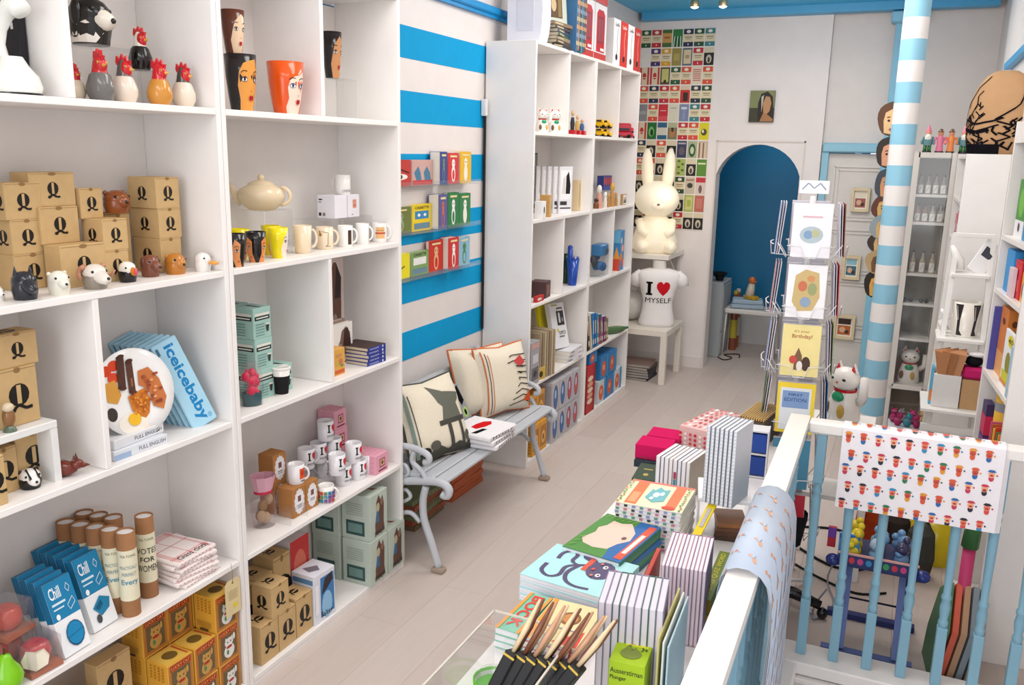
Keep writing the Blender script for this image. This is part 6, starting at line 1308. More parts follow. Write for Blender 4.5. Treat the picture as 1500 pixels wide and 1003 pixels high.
for i, (c, c2, lb) in enumerate((('8a4a34', 'b8a83a', 'tall brown bottle with a yellow top beside the grey cabinet'), ('a8603c', 'd8d0c8', 'orange bottle with a white label beside the grey cabinet'))):
    o = thing('bottle', lb, 'bottle', (-1.40, 8.40+.14*i, 0)); MB().lathe([(.035, 0), (.035, .40), (.02, .46), (.02, .55)], c+'/g', n=14).obj('bottle_body', o); MB().lathe([(.036, .12), (.036, .30)], c2+'/p', n=14, capb=False, capt=False).obj('label', o); MB().lathe([(.021, .55), (.021, .58)], c2+'/p', n=12).obj('cap', o)
def cable(label, pts, r=.0045, c='1b1b1d'):
    q = sm3(pts); m = MB(); m.tube(q, r, c+'/m', n=6); return m.obj('cable', None, label, 'cable')
def sm3(pts, n=5):
    P_ = [V(p) for p in pts]; out = []
    for i in range(len(P_)-1):
        a, b, c, d = P_[max(i-1, 0)], P_[i], P_[i+1], P_[min(i+2, len(P_)-1)]
        for k in range(n): u = k/n; out.append(.5*((2*b)+(c-a)*u+(2*a-5*b+4*c-d)*u*u+(3*b-a-3*c+d)*u**3))
    return out+[P_[-1]]
cable('black cable coiled on the floor inside the arch', [(-1.46, 8.0, .006), (-1.38, 7.9, .006), (-1.33, 8.02, .006), (-1.42, 8.12, .006), (-1.30, 8.2, .006), (-1.27, 8.05, .006)])
# ================================================================== right side: cabinet, shelving, ladder shelf, cart
# glass display cabinet
CY = 5.9; X0, X1 = .014, .245
t = thing('display_cabinet', 'narrow white display cabinet behind the striped column', 'cabinet', ((X0+X1)/2, CY, 0)); W = X1-X0; WC = 'e2ded8/w'
for s in (-1, 1): MB().box((s*(W/2-.012), .13, .94), (.024, .26, 1.88), WC, ch=.002).obj('side_panel', t)
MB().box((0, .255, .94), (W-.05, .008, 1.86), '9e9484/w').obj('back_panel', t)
MB().box((0, .13, 1.87), (W-.05, .25, .03), WC).obj('top_panel', t)
CZ = [1.64, 1.472, 1.156, .969, .746, .444]
for z in CZ+[.06]: MB().box((0, .12, z-.008), (W-.05, .24, .016), WC, ch=.001).obj('shelf', t)
m = MB(); m.box((-W/2+.016, -.006, 1.16), (.032, .012, 1.46), WC); m.box((W/2-.012, -.006, 1.16), (.024, .012, 1.46), WC); m.box((-.004, -.006, 1.875), (W-.056, .012, .03), WC); m.box((-.004, -.006, .43), (W-.056, .012, .03), WC); m.obj('door_frame', t)
MB().box((0, -.004, 1.15), (W-.056, .003, 1.42), 'e8ecef/k').obj('glass_pane', t)
def bottle(label, x, y, z, h, r, c, grp, lab='e8e4dc', top='5a4a40'):
    o = thing('bottle', label, 'bottle', (x, y, z), 0, grp)
    MB().lathe([(r, 0), (r, h*.55), (r*.35, h*.74), (r*.35, h*.9)], c+'/g', n=12).obj('bottle_body', o); MB().lathe([(r*.42, h*.9), (r*.42, h)], top+'/g', n=10).obj('stopper', o)
    MB().decal(conefn([(r, 0), (r, h*.55)], pi*.8, -pi/2), [('r', .1, .1, .9, .85, lab+'/p'), ('l', [(.3, .25), (.6, .7)], .05, '8a7a6a/p')], lift=.001, cut=5).obj('label', o)
for i in range(4): bottle('small clear bottle with a white label on the top cabinet shelf, %s' % ('leftmost', 'second', 'third', 'rightmost')[i], X0+.055+i*.042, CY+.06, CZ[0], .12, .016, '8a8478', 'bottles on the top cabinet shelf')
for i in range(4): bottle('small jar with %s label on the second cabinet shelf, %s' % (('pinkish', 'brown')[i % 2], ('leftmost', 'second', 'third', 'rightmost')[i]), X0+.055+i*.042, CY+.06, CZ[1], .11, .017, ('b87a72', '8a6a52', 'a89a88', 'a8a296')[i], 'jars on the second cabinet shelf')
for i in range(3): bottle('small perfume bottle on the third cabinet shelf, %s' % ('leftmost', 'middle', 'rightmost')[i], X0+.06+i*.055, CY+.06, CZ[2], .14, .017, 'b0a48c', 'bottles on the third cabinet shelf')
for i in range(4):
    o = thing('black_pebble', 'small round black ornament on the fourth cabinet shelf, %s' % ('leftmost', 'second', 'third', 'rightmost')[i], 'ornament', (X0+(.045, .075, .135, .165)[i], CY+.05, CZ[3])); MB().blob((0, 0, .014), .014, '1a1918/g', n=10, m=8).obj('ball', o)
m = MB(); m.tube([(X0+.09, CY+.09, CZ[0]-.19), (X0+.09, CY+.09, CZ[1]-.11)], .003, 'c8b890/s')
lucky('white lucky cat with a green bib on the lowest cabinet shelf', (X0+.115, CY+.09, CZ[5]), .235, radians(-92), GL, 1)
# plush basket in the cabinet foot
t = thing('wire_drawer', 'clear plastic drawer unit of plush toys under the cabinet', 'basket', ((X0+X1)/2+.02, CY-.11, .0))
for z in (.02, .21): MB().box((0, 0, z), (.22, .18, .012), 'd8dce0/w').obj('shelf_base', t)
for z in (.03, .22):
    m = MB()
    for k in range(3): m.bar((-.11, -.09, z+.05+k*.05), (.11, -.09, z+.05+k*.05), .004, .012, 'dfe3e6/k'); m.bar((-.11, -.09, z+.05+k*.05), (-.11, .09, z+.05+k*.05), .004, .012, 'dfe3e6/k')
    m.obj('front_bars', t, kind='stuff')
rs = random.Random(31)
for i in range(14):
    c = rs.choice(('b08a6a', '8a6a54', 'c23a7a', '8a8a90', 'd8d0c8', '5a4a40', 'a83a6a', 'caa070', '4a90a0')); x, y = (X0+X1)/2+.02-.081+.027*(i % 7), CY-.11+(-.045, .03)[i % 2]+rs.uniform(-.01, .01); z = .026 if i < 7 else .216
    o = thing('plush_toy', 'small %s plush toy in the %s clear drawer' % ({'b0': 'tan', '8a': 'brown grey', 'c2': 'magenta', 'd8': 'white', '5a': 'dark brown', 'a8': 'raspberry', 'ca': 'golden', '4a': 'teal'}[c[:2]], 'lower' if i < 7 else 'upper')+', %s from the left' % ORD[i % 7], 'plush toy', (x, y, z), rs.random()*6, 'plush toys in clear drawers')
    MB().blob((0, 0, .028), (.026, .022, .028), c+'/f', n=10, m=6).obj('body', o); m = MB(); m.blob((.012, 0, .066), (.02, .019, .018), c+'/f', n=10, m=6); m.obj('head', o)
    for s in (-1, 1): MB().blob((.008, s*.014, .084), .007, c+'/f', n=6, m=4).obj('ear', o)
# gnomes on the cabinet
def gnome(label, px, hat_, coat, trous, lady):
    p = V((xat(px, CY+.1, 1.886), CY+.10, 1.886)); o = thing('garden_gnome', label, 'figurine', p, radians(-92), 'painted figurines on top of the cabinet'); h = .165
    MB().lathe([(.026, 0), (.026, .012)], '2a2420/g', n=12).obj('foot', o)
    if not lady:
        m = MB()
        for s in (-1, 1): m.tube([(0, s*.012, .01), (0, s*.012, .05)], .011, trous+'/g')
        m.obj('legs', o); MB().lathe([(.024, .045), (.028, .07), (.022, .10)], coat+'/g', n=14).obj('coat', o); MB().blob((.014, 0, .092), (.014, .02, .024), 'e8e4dc/g', n=10, m=8).obj('beard', o)
    else: MB().lathe([(.022, .01), (.018, .05), (.02, .085), (.012, .11)], coat+'/g', n=14).obj('dress', o)
    MB().blob((.004, 0, .118), (.016, .016, .016), 'd8906a/g', n=12, m=8).obj('head', o)
    if lady: MB().lathe([(.024, .126), (.012, .132), (.010, .142), (.003, .146)], hat_+'/g', n=12).obj('hat', o)
    else: MB().lathe([(.018, .124), (.010, .148), (0, .172)], hat_+'/g', n=12).obj('hat', o)
    for s in (-1, 1): MB().tube([(0, s*.024, .095), (.006, s*.034, .07), (.016, s*.03, .055)], [.008, .007, .007], coat+'/g').obj('arm', o)
gnome('gnome with a pink hat and green trousers at the left end of the cabinet top', 1357, 'e07a90', '5f8a90', '2f7a3c', 0)
gnome('lady figurine in a pink coat on the cabinet top', 1375, '6a4a34', 'e07a9c', '', 1); gnome('lady figurine in an orange coat on the cabinet top', 1391, '6a4a34', 'e8894a', '', 1)
gnome('gnome with a pink hat at the right end of the figurines', 1410, 'e07a90', '5f8a90', '2f7a3c', 0)
# tall shelf unit facing left with white end panel
t = thing('shelf_unit', 'tall white shelf unit showing its plain end panel, right of the cabinet', 'shelves', (.25, 5.0, 0)); 
for y in (.009, .85): MB().box((.1, y, .94), (.2, .018, 1.88), 'e9e7e4/w', ch=.0015).obj('side_panel', t)
for z in (.06, .45, .80, 1.14, 1.42, 1.64, 1.872): MB().box((.1, .43, z-.008), (.198, .82, .016), 'e4e0dc/w').obj('shelf', t)
MB().box((.196, .43, .94), (.006, .82, 1.86), 'e0dcd8/w').obj('back_panel', t)
for i, (y, z, c, h) in enumerate(((5.25, 1.42, 'c84a5a', .16), (5.45, 1.42, 'd8909a', .14), (5.3, 1.14, '2a3a80', .09), (5.15, 1.14, '1c1c22', .06), (5.2, .80, '6ab0c8', .2), (5.4, .8, '2a6a90', .16), (5.3, .45, 'c8342c', .18), (5.25, 1.64, 'd8c8c8', .12))):
    item('small_box', 'small %s box on the left-facing shelves beside the cabinet' % ('crimson', 'pink', 'navy', 'black', 'light blue', 'petrol blue', 'red', 'pale pink')[i], 'box', dict(loc=V((.30, y, z)), w=.10, d=.08, h=h, rz=0), c+'/p', (), (), (), None, back=[('r', .2, .3, .8, .6, 'e8e4e0/p')])
# lace torso on top of that unit
p = V((.395, 5.18, 1.8805)); t = thing('lace_torso', 'tan torso ornament in a black lace bodice on top of the shelf unit', 'ornament', p, radians(-90))
sec2 = [(0, .135, .09), (.08, .15, .10), (.16, .155, .11), (.25, .15, .10), (.33, .125, .085), (.385, .09, .065), (.41, .05, .04)]
torso(sec2, 'c39a72/m').obj('torso', t)
def tf2(u, v, h):
    a = (u-.5)*pi*1.2; z_ = v*.41
    for (z0, a0, b0), (z1, a1, b1) in zip(sec2, sec2[1:]):
        if z_ <= z1+1e-6: k = (z_-z0)/(z1-z0); A_ = a0+(a1-a0)*k; B_ = b0+(b1-b0)*k; break
    c, s = cos(a), sin(a); return V(((B_+h+.0015)*(abs(c)**.8)*(1 if c > 0 else -1), (A_+h+.0015)*(abs(s)**.8)*(1 if s > 0 else -1), z_))
BK = '17151a/f'; rs = random.Random(4); sh = []
for i in range(40):
    u, v = rs.uniform(.03, .62), rs.uniform(.02, .36); sh.append(('l', [(u, v), (u+rs.uniform(-.07, .07), v+.05), (u+rs.uniform(-.08, .08), v+.1)], .018, BK))
sh += [('l', [(.03, .02), (.04, .3), (.1, .55), (.2, .8), (.3, .93)], .02, BK), ('l', [(.12, .42), (.3, .36), (.45, .40), (.5, .44)], .022, BK), ('l', [(.46, .42), (.6, .6), (.72, .9)], .014, BK), ('l', [(.2, .45), (.28, .6), (.25, .7), (.3, .76)], .014, BK), ('r', .02, 0, .5, .12, BK), ('l', [(.1, .3), (.3, .26), (.42, .3)], .05, BK)]
for i in range(12):
    u, v = rs.uniform(.1, .34), rs.uniform(.42, .62); sh.append(('l', [(u, v), (u+rs.uniform(-.05, .05), v+.05)], .014, BK))
MB().decal(tf2, sh, cut=16, lift=.0006, step=.00002).obj('black_lace', t)
# ladder shelf
t = thing('ladder_shelf', 'white slatted step shelf with three levels near the right wall', 'shelves', (.31, 4.55, 0)); WL = 'e6e4e0/w'
lv = ((1.33, .13, .16), (1.035, .17, .24), (.715, .21, .34))
for s in (-1, 1):
    MB().bar((s*.085-.0, .12, 1.50), (s*.112-.01, .14, 0), .022, .022, WL, up=(0, 1, 0)).obj('rear_post', t)
    MB().bar((s*.075, .02, 1.40), (s*.112-.01, -.22, 0), .022, .026, WL, up=(0, 1, 0)).obj('front_post', t)
for z, w, d in lv:
    m = MB().box((-.005*(1.4-z)*8, .13-d/2, z-.008), (w+.03, d, .016), WL, ch=.002); m.obj('step', t)
MB().box((0, .12, 1.50), (.18, .02, .02), WL, ch=.002).obj('top_rail', t)
MB().box((-.02, -.18, .62), (.24, .02, .03), WL).obj('cross_rail', t); MB().box((-.02, -.20, .40), (.24, .02, .03), WL).obj('cross_rail', t)
o = thing('tablet_card', 'white card with a dark screen picture, tilted on the top step', 'card', (.325, 4.60, 1.333)); o.rotation_euler = (radians(-25), radians(35), radians(10)); MB().box((0, 0, .09), (.08, .006, .18), 'e8e8ea/p', ch=.001).obj('card_body', o); MB().decal(plane_fn((-.04, -.003, 0), (.08, 0, 0), (0, 0, .18), (0, -1, 0)), [('r', .2, .5, .8, .8, '3a3e48/p')]).obj('screen_print', o)
o = thing('porcelain_shell', 'white curved porcelain piece at the left of the top step', 'ornament', (.255, 4.62, 1.333)); MB().tube([(0, 0, .01), (.0, 0, .05), (-.02, 0, .09), (-.035, 0, .12)], [.03, .025, .018, .008], 'eceae6/g').obj('shell', o)
o = thing('planter_pot', 'white planter printed with black stockinged legs on the middle step', 'plant pot', (.315, 4.56, 1.0355), radians(-85)); MB().lathe([(.055, 0), (.068, .165), (.062, .165), (.05, .01)], 'e6e0d6/g', n=26).obj('pot', o)
MB().decal(conefn([(.055, 0), (.068, .165)], pi), [q for x in (.28, .66) for q in (('p', [(x-.08, .95), (x+.10, .95), (x+.05, .5), (x+.04, .2), (x+.12, .05), (x-.04, .05), (x-.02, .5)], '2c2a2e/p'), ('l', [(x-.04, .9), (x+.0, .5)], .02, 'b8b0a8/p'))], cut=14).obj('print', o)
o = thing('white_ornament', 'small white twisted ornament left of the middle step', 'ornament', (.235, 4.60, 1.0355)); MB().tube([(0, 0, .01), (-.02, 0, .05), (.01, .0, .08), (-.03, 0, .11)], [.02, .018, .016, .01], 'eceae6/g').obj('body', o)
b = dict(loc=V((.262, 4.44, .7155)), w=.09, d=.115, h=.155, rz=0); t0 = item('paper_carton', 'plain white box holding brown paper bags on the lowest step', 'box', b, 'dcd9d6/p')
o = thing('paper_bags', 'bunch of brown paper bags sticking out of the white box', 'bag', (.262, 4.44, .8712)); 
for k in range(3): MB().add([(-.045+k*.03, -.03, 0), (-.01+k*.03, -.035, 0), (.0+k*.034, -.05, .10), (-.065+k*.03, -.045, .11), (-.045+k*.03, .03, 0), (-.01+k*.03, .03, 0), (.0+k*.034, .03, .12), (-.065+k*.03, .035, .10)], [(0, 1, 2, 3), (5, 4, 7, 6), (4, 0, 3, 7), (1, 5, 6, 2), (3, 2, 6, 7), (4, 5, 1, 0)], ('b07a54/c', 'a06c48/c', 'b88460/c')[k]).obj('paper_bag', o)
o = thing('soap_stack', 'kraft and pink parcel with a black bow beside the white box', 'gift', (.365, 4.46, .7155)); MB().box((0, 0, .07), (.08, .09, .14), 'c09a70/c').obj('kraft_box', o); MB().box((0, 0, .17), (.09, .095, .055), 'c22a6a/f', ch=.012).obj('pink_parcel', o); MB().blob((-.0, 0, .222), (.04, .04, .026), '1a181c/f', n=10, m=6).obj('black_bow', o); MB().blob((.01, 0, .255), (.045, .035, .014), 'e4e0e0/f', n=10, m=6).obj('white_trim', o)
o = thing('card_display', 'colourful cartoon cards at the left of the white box', 'card', (.20, 4.46, .7155)); MB().box((0, 0, .09), (.012, .07, .18), '5aa8c8/p').obj('card_body', o)
MB().decal(plane_fn((-.006, -.035, 0), (.012, 0, 0), (0, 0, .18), (0, -1, 0)), [('r', 0, .1, 1, .4, 'e0843a/p')]).obj('print', o)
for i in range(3): item('storage_box', 'grey patterned box under the step shelf, %s' % ('lowest', 'middle', 'topmost')[i], 'box', dict(loc=V((.28, 4.62, i*.1605)), w=.16, d=.17, h=.16, rz=0), ('8a8478', 'a49c90', '7a7468')[i]+'/p', (), [('r', .1, .2, .4, .8, '5a564e/p'), ('r', .55, .2, .9, .7, 'c4bcae/p')])
# near right shelving unit, slightly turned
AR = radians(4.1); t = thing('bookshelf', 'white bookshelf at the right edge, its big end panel facing the viewer', 'shelves', (.40, 3.42, 0), AR); L_ = .57; ZR = [.06, .69, 1.015, 1.35, 1.563, 1.937]
MB().box((.15, .009, 1.12), (.3, .018, 2.24), 'e7e2de/w', ch=.0015).obj('side_panel', t); MB().box((.15, L_-.009, 1.0), (.3, .018, 2.0), 'e7e2de/w', ch=.0015).obj('side_panel', t)
for z in ZR: MB().box((.15, L_/2, z-.01), (.298, L_-.038, .02), 'e4dfda/w', ch=.001).obj('shelf', t)
MB().box((.296, L_/2, 1.0), (.006, L_-.04, 1.9), 'ddd8d4/w').obj('back_panel', t)
ca, sa = cos(AR), sin(AR)
def RL(x, y, z): return V((.40+x*ca-y*sa, 3.42+x*sa+y*ca, z))
def rbook(label, x, y, z, w, d, h, c, art=(), name='book', cat='book', face='front'):
    """standing on the right shelf; its -X face looks to the room"""
    b = dict(loc=RL(x, y, z), w=w, d=d, h=h, rz=AR)
    return item(name, label, cat, b, c+'/p', (), (('r', .1, .1, .9, .2, 'e0d8c8/p'),)[:0] if 0 else list(art), (), None, back=list(art), pname='cover_art')
rbook('green leafy picture book on the upper right shelf', .045, .41, 1.563, .17, .03, .22, '3f8a34', [('e', .5, .6, .3, .25, '6ab040/p'), ('r', 0, 0, 1, .3, 'e4e4e8/p'), ('e', .5, .18, .12, .08, '3a3a3e/p')])
rbook('tall turquoise book on the upper right shelf', .075, .27, 1.563, .05, .10, .33, '1c88c0'); rbook('crimson book beside the turquoise one on the upper right shelf', .08, .19, 1.563, .05, .10, .25, 'c02a5a')
rbook('light blue rounded storage tin on the second right shelf', .065, .42, 1.35, .15, .09, .165, '2f8fd0'); rbook('red box on the second right shelf', .075, .27, 1.35, .12, .10, .14, 'c8222e', [('r', .2, .2, .8, .5, 'e05a50/p')])
rbook('yellow and purple box on the second right shelf', .06, .13, 1.35, .10, .07, .11, 'e0a830', [('e', .4, .4, .25, .3, '5a2a70/p')])
rbook('pinkish white small book in front of the red box', .015, .30, 1.35, .07, .016, .11, 'd8c4cc')
rbook('tall orange book leaning on the third right shelf', .06, .45, 1.015, .15, .05, .27, 'd07a34', [('r', 0, 0, 1, .35, 'e0a060/p'), ('e', .5, .8, .2, .05, '6a3414/p')])
rbook('thin purple-blue book behind the orange one', .06, .536, 1.015, .015, .10, .26, '4a4a9a')
rbook('olive grey book at the back of the third right shelf', .16, .25, 1.015, .14, .04, .26, 'a8a68c')
rbook('white poster book numbered 40 with a yellow circle', .026, .20, 1.015, .21, .010, .215, 'e9ecee', [('e', .55, .84, .28, .11, 'e0d020/p'), ('t', '40', .34, .79, .74, .89, '1c1a14/p'), ('e', .5, .45, .22, .2, '8f8a2a/p'), ('r', .1, .12, .7, .3, 'd0cc28/p'), ('r', .0, .05, .6, .12, 'e0883a/p')])
rbook('pale blue book beside the poster book', .05, .065, 1.015, .04, .09, .19, 'a4c4d4')
o = thing('cardboard_tube', 'tall mustard yellow tube with a grey band on the fourth right shelf', 'tube', RL(.075, .36, .69)); MB().lathe([(.045, 0), (.045, .27), (.0, .27)], 'd0a028/p', n=20).obj('tube_body', o); MB().lathe([(.0455, .20), (.0455, .235)], '8f959c/p', n=20, capb=False, capt=False).obj('band', o)
rbook('multicoloured pencil box on the fourth right shelf', .03, .48, .69, .09, .03, .20, '3a2a5a', [('r', 0, .35, 1, .75, 'c8285a/p'), ('r', 0, .15, 1, .3, '7a3a90/p'), ('r', .1, .05, .9, .12, 'e0c040/p')])
rs = random.Random(77)
for i in range(7): rbook('thin %s folder leaning on the fourth right shelf' % ('orange', 'amber', 'green', 'scarlet', 'yellow', 'rust', 'pink')[i], (.055), .06+.032*i, .69, .010, .10, .17+.02*rs.random(), ('e0702c', 'e09a3a', '4a7a4a', 'd0452c', 'e4c84a', 'b8562c', 'c85a78')[i], [('l', [(.2, .1), (.8, .9)], .06, 'e8c070/p')])
item('white_carton', 'white box on top of the right bookshelf', 'box', dict(loc=RL(.14, .33, 1.9375), w=.20, d=.20, h=.14, rz=AR), 'e6e4e2/p')
# leaning boards by the end panel
for i in range(5):
    c = ('9a8a7a', '7f8a92', 'b0886a', 'c85a44', '4f7a58')[i]
    o = thing('art_board', '%s art board leaning against the white end panel' % ('brown', 'grey', 'tan', 'reddish orange', 'green')[i], 'board', (.365-.028*i, 3.33, 0), 0, 'art boards leaning by the right bookshelf'); o.rotation_euler = (radians(-0), radians(9), radians(6))
    MB().prism([(-.115, .0), (.06, 0), (.105, .10), (.105, .26), (.02, .33), (-.115, .20)], -.010, .010, c+'/p', Matrix(((0, 0, 1, 0), (1, 0, 0, 0), (0, 1, 0, 0), (0, 0, 0, 1)))).obj('board', o)
o = thing('gift_roll', 'pink and green rolled bag hanging beside the end panel', 'bag', (.345, 3.37, .40)); MB().tube([(0, 0, -.40), (.0, 0, .07)], .022, 'c03a6a/p').obj('pink_part', o); MB().tube([(0, 0, .07), (.005, 0, .16), (.012, 0, .26)], [.03, .028, .016], '3a6a3a/p').obj('green_part', o)
# yellow bin and dark parcels behind the cloth
p = (.29, 4.30, 0); t = thing('waste_bin', 'bright yellow bin on the floor behind the balusters', 'bin', p); MB().lathe([(.10, 0), (.12, .30), (.114, .30), (.09, .01)], 'dcc41c/g', n=26, capt=False).obj('bin_body', t); MB().tube([(.118*cos(a), .118*sin(a), .30) for a in [2*pi*i/24 for i in range(24)]], .006, 'dcc41c/g', closed=True).obj('rim', t)
# blue folding stand with tray of toys
B1, B2 = '27306a/w', '5b6ea8/w'
t = thing('folding_stand', 'blue painted wooden stand with a patterned tray behind the balusters', 'stand', (.045, 3.42, 0))
MB().bar((-.165, -.18, .012), (.155, -.18, .012), .035, .024, B2).obj('foot_bar', t); MB().bar((-.165, .12, .012), (.165, .12, .012), .035, .024, B1).obj('foot_bar', t)
for s in (-1, 1):
    MB().bar((s*.095, -.18, .024), (s*.095-.0, .0, .345), .024, .03, B2, up=(0, 1, 0)).obj('leg', t)
    MB().bar((s*.125, .12, .024), (s*.115, -.02, .345), .024, .03, B1, up=(0, 1, 0)).obj('leg', t)
MB().tube([(-.09, -.06, .18), (.09, -.06, .18)], .004, '22243a/m').obj('cross_rod', t)
MB().box((0, -.02, .352), (.27, .26, .012), '2b3160/w').obj('tray_base', t)
m = MB(); m.box((0, -.148, .375), (.27, .008, .04), '2f3a6a/p'); m.obj('tray_rim', t)
MB().decal(plane_fn((-.135, -.152, .355), (.27, 0, 0), (0, 0, .04), (0, -1, 0)), [('e', .06+.11*i, .5, .04, .32, ('3f9a5a/p', 'c83a4a/p', 'd04a8a/p', '3a8ac0/p', 'c8b848/p')[i % 5]) for i in range(9)]).obj('tray_pattern', t)
MB().box((0, -.15, .399), (.28, .010, .006), 'd8a098/p').obj('tray_edge', t)
for s in (-1, 1): MB().blob((s*.155, -.13, .355), (.028, .03, .022), '1f2f78/g', n=12, m=8).obj('knob', t)
rs = random.Random(12)
for i in range(16):
    c = ('e2cc2a', '7fb0d8', '6f9cc8', 'e0c422', 'a8bcd0', '3a3a5a')[i % 6]; q_ = i % 9; x, y = .045-.085+.085*(q_ % 3)+rs.uniform(-.01, .01), 3.40-.07+.07*(q_//3)+rs.uniform(-.01, .01)
    o = thing('bagged_toy', 'small %s toy in the tray of the blue stand, %s %s' % ({'e': 'yellow', '7': 'sky blue', '6': 'blue', 'a': 'pale blue', '3': 'dark violet'}[c[0]], ('lower layer', 'upper layer')[i > 8], ('%s %s' % (('front', 'centre', 'back')[q_//3], ('left', 'middle', 'right')[q_ % 3]))), 'toy', (x, y, .359+(.0 if i < 9 else .045)), rs.random()*6, 'small toys heaped in the tray')
    MB().blob((0, 0, .026), (.032, .024, .026), c+'/g', n=9, m=6).obj('body', o); MB().blob((.02, 0, .054), .015, c+'/g', n=8, m=6).obj('head', o)
item('toy_box', 'blue and yellow box on the left of the toy tray', 'box', dict(loc=V((-.06, 3.33, .3585)), w=.02, d=.075, h=.095, rz=0), '4a90c8/p', (), [('e', .5, .4, .3, .2, 'e4cc30/p'), ('r', 0, .8, 1, 1, '2a6aa8/p')])
item('toy_box', 'red and purple small box at the left corner of the stand', 'box', dict(loc=V((-.125, 3.36, .377)), w=.02, d=.03, h=.08, rz=0), 'b02838/p', (), [('r', 0, .5, 1, 1, '6a3a9a/p')])
for i, (x, y, c) in enumerate(((-.0, 4.25, 'b8502c'), (.08, 4.32, 'c0482c'), (.12, 4.15, '3c3430'), (.22, 4.05, '4a4a44'), (.03, 4.12, 'a8401f'))):
    o = thing('fabric_parcel', '%s bag on the floor behind the toy tray' % ('rust orange', 'bright rust', 'dark brown', 'dark green-grey', 'deep orange')[i], 'bag', (x, y, 0)); MB().lathe([(.05, 0), (.065, .1), (.055, .22), (.03, .26)], c+'/f', n=10, smooth=False).obj('bag_body', o); MB().tube([(-.03, 0, .25), (0, 0, .31), (.03, 0, .25)], .006, c+'/f').obj('handle', o)
# black swivel chair base
t = thing('swivel_chair', 'black swivel chair with star base, half hidden behind the hanging paper', 'chair', (-.365, 3.46, 0))
for i in range(5):
    a = radians(4+72*i); m = MB(); m.tube([(0, 0, .10), (.11*cos(a), .11*sin(a), .095), (.22*cos(a), .22*sin(a), .06)], [.03, .026, .02], '18181a/g'); m.obj('leg', t); m = MB(); m.blob((.23*cos(a), .23*sin(a), .026), (.022, .022, .026), '141416/g', n=10, m=8); m.obj('caster', t)
MB().tube([(0, 0, .08), (0, 0, .36)], .022, '18181a/g').obj('column', t); MB().box((-.02, 0, .385), (.30, .30, .05), '1c1c20/f', ch=.02).obj('seat', t)
# cables on the floor
cable('black cable looping across the floor behind the corner post', [(-.42, 4.3, .006), (-.30, 4.12, .006), (-.12, 3.98, .006), (.02, 4.05, .006), (.0, 4.3, .006), (-.14, 4.42, .006), (-.30, 4.38, .006)], .006)
cable('black cable running toward the blue stand', [(-.32, 3.95, .006), (-.18, 3.84, .006), (-.02, 3.76, .006), (.1, 3.82, .006)], .005)
cable('grey cable curling beside the blue stand', [(-.13, 3.55, .10), (-.17, 3.52, .03), (-.16, 3.45, .006), (-.10, 3.62, .006), (-.14, 3.78, .05), (-.06, 3.72, .30)], .004, '8a8c92')
# small white table with lucky cat
t = thing('plant_table', 'small white table with a shelf, behind the corner of the balustrade', 'table', (-.17, 4.0, 0))
MB().box((0, 0, .69), (.30, .26, .02), 'e6e3df/w', ch=.002).obj('tabletop', t); MB().box((0, 0, .37), (.27, .23, .02), 'e6e3df/w').obj('lower_shelf', t)
for sx in (-1, 1):
    for sy in (-1, 1): MB().box((sx*.135, sy*.115, .34), (.03, .03, .68), 'e6e3df/w', ch=.002).obj('leg', t)
lucky('large white lucky cat with a red collar and green bib beside the striped column', (-.158, 3.98, .7005), .275, radians(-125), None, 1)
o = thing('tinsel_garland', 'gold tinsel heap on the lower shelf of the small white table', 'garland', (-.10, 3.96, .381)); rs = random.Random(3); m = MB()
for i in range(26): a = rs.random()*6.3; z0 = rs.uniform(.03, .26); r0 = .035; m.tube([(r0*cos(a), r0*sin(a), z0-.02), (r0*1.3*cos(a+.5), r0*1.3*sin(a+.5), z0), (r0*cos(a+1), r0*sin(a+1), z0+.02)], .006, 'd0a018/s', n=5)
m.obj('tinsel_strands', o, kind='stuff')
# framed pictures on the door, head garland, spot lamps
for i, (px0, py0, px1, py1, c, c2) in enumerate(((1248, 275, 1272, 311, 'a05a50', 'e4dcc8'), (1235, 374, 1258, 411, '3a6a80', '8fc0d0'), (1222, 461, 1250, 499, 'b8602c', '3a2418'))):
    a, b = AY(px0, py0, 7.5), AY(px1, py1, 7.5); w, h = abs(b.x-a.x), abs(a.z-b.z)
    t = thing('framed_picture', 'small cream-framed picture on the door, %s' % ('topmost, reddish', 'middle one, blue', 'lowest, orange and brown')[i], 'picture', ((a.x+b.x)/2, 7.545, b.z)); m = MB(); e = .022
    for s in (-1, 1): m.box((s*(w/2-e/2), -.01, h/2), (e, .03, h), 'dcc9a4/w', ch=.003); m.box((0, -.01, h/2+s*(h/2-e/2)), (w-2*e, .03, e), 'dcc9a4/w')
    m.obj('frame', t); MB().box((0, .0, h/2), (w-2*e, .008, h-2*e), 'ece6da/p').obj('mount', t)
    MB().decal(plane_fn((-w/2+e, -.004, e), (w-2*e, 0, 0), (0, 0, h-2*e), (0, -1, 0)), [('r', .1, .08, .9, .58, c+'/p'), ('r', .1, .64, .9, .94, c2+'/p'), ('e', .4, .35, .2, .15, 'd8b090/p'), ('e', .68, .25, .14, .1, '4a2a20/p')]).obj('print', t)
t = thing('head_garland', 'vertical string of cut-out vintage head portraits beside the striped column', 'garland', (0, 5.03, 0))
HD = [(1302, 152, 200, '5a3a24', 'd8b080'), (1299, 203, 247, '2c2018', 'c89070'), (1297, 249, 292, '3a4048', 'c08a60'), (1293, 288, 322, '5c3022', 'c8a060'), (1291, 316, 352, '8a9498', 'c8a468'), (1288, 342, 372, '3a2c24', 'd0a870'), (1284, 368, 402, 'b09468', '6a4a2c'), (1281, 398, 437, '241c14', 'd8a048')]
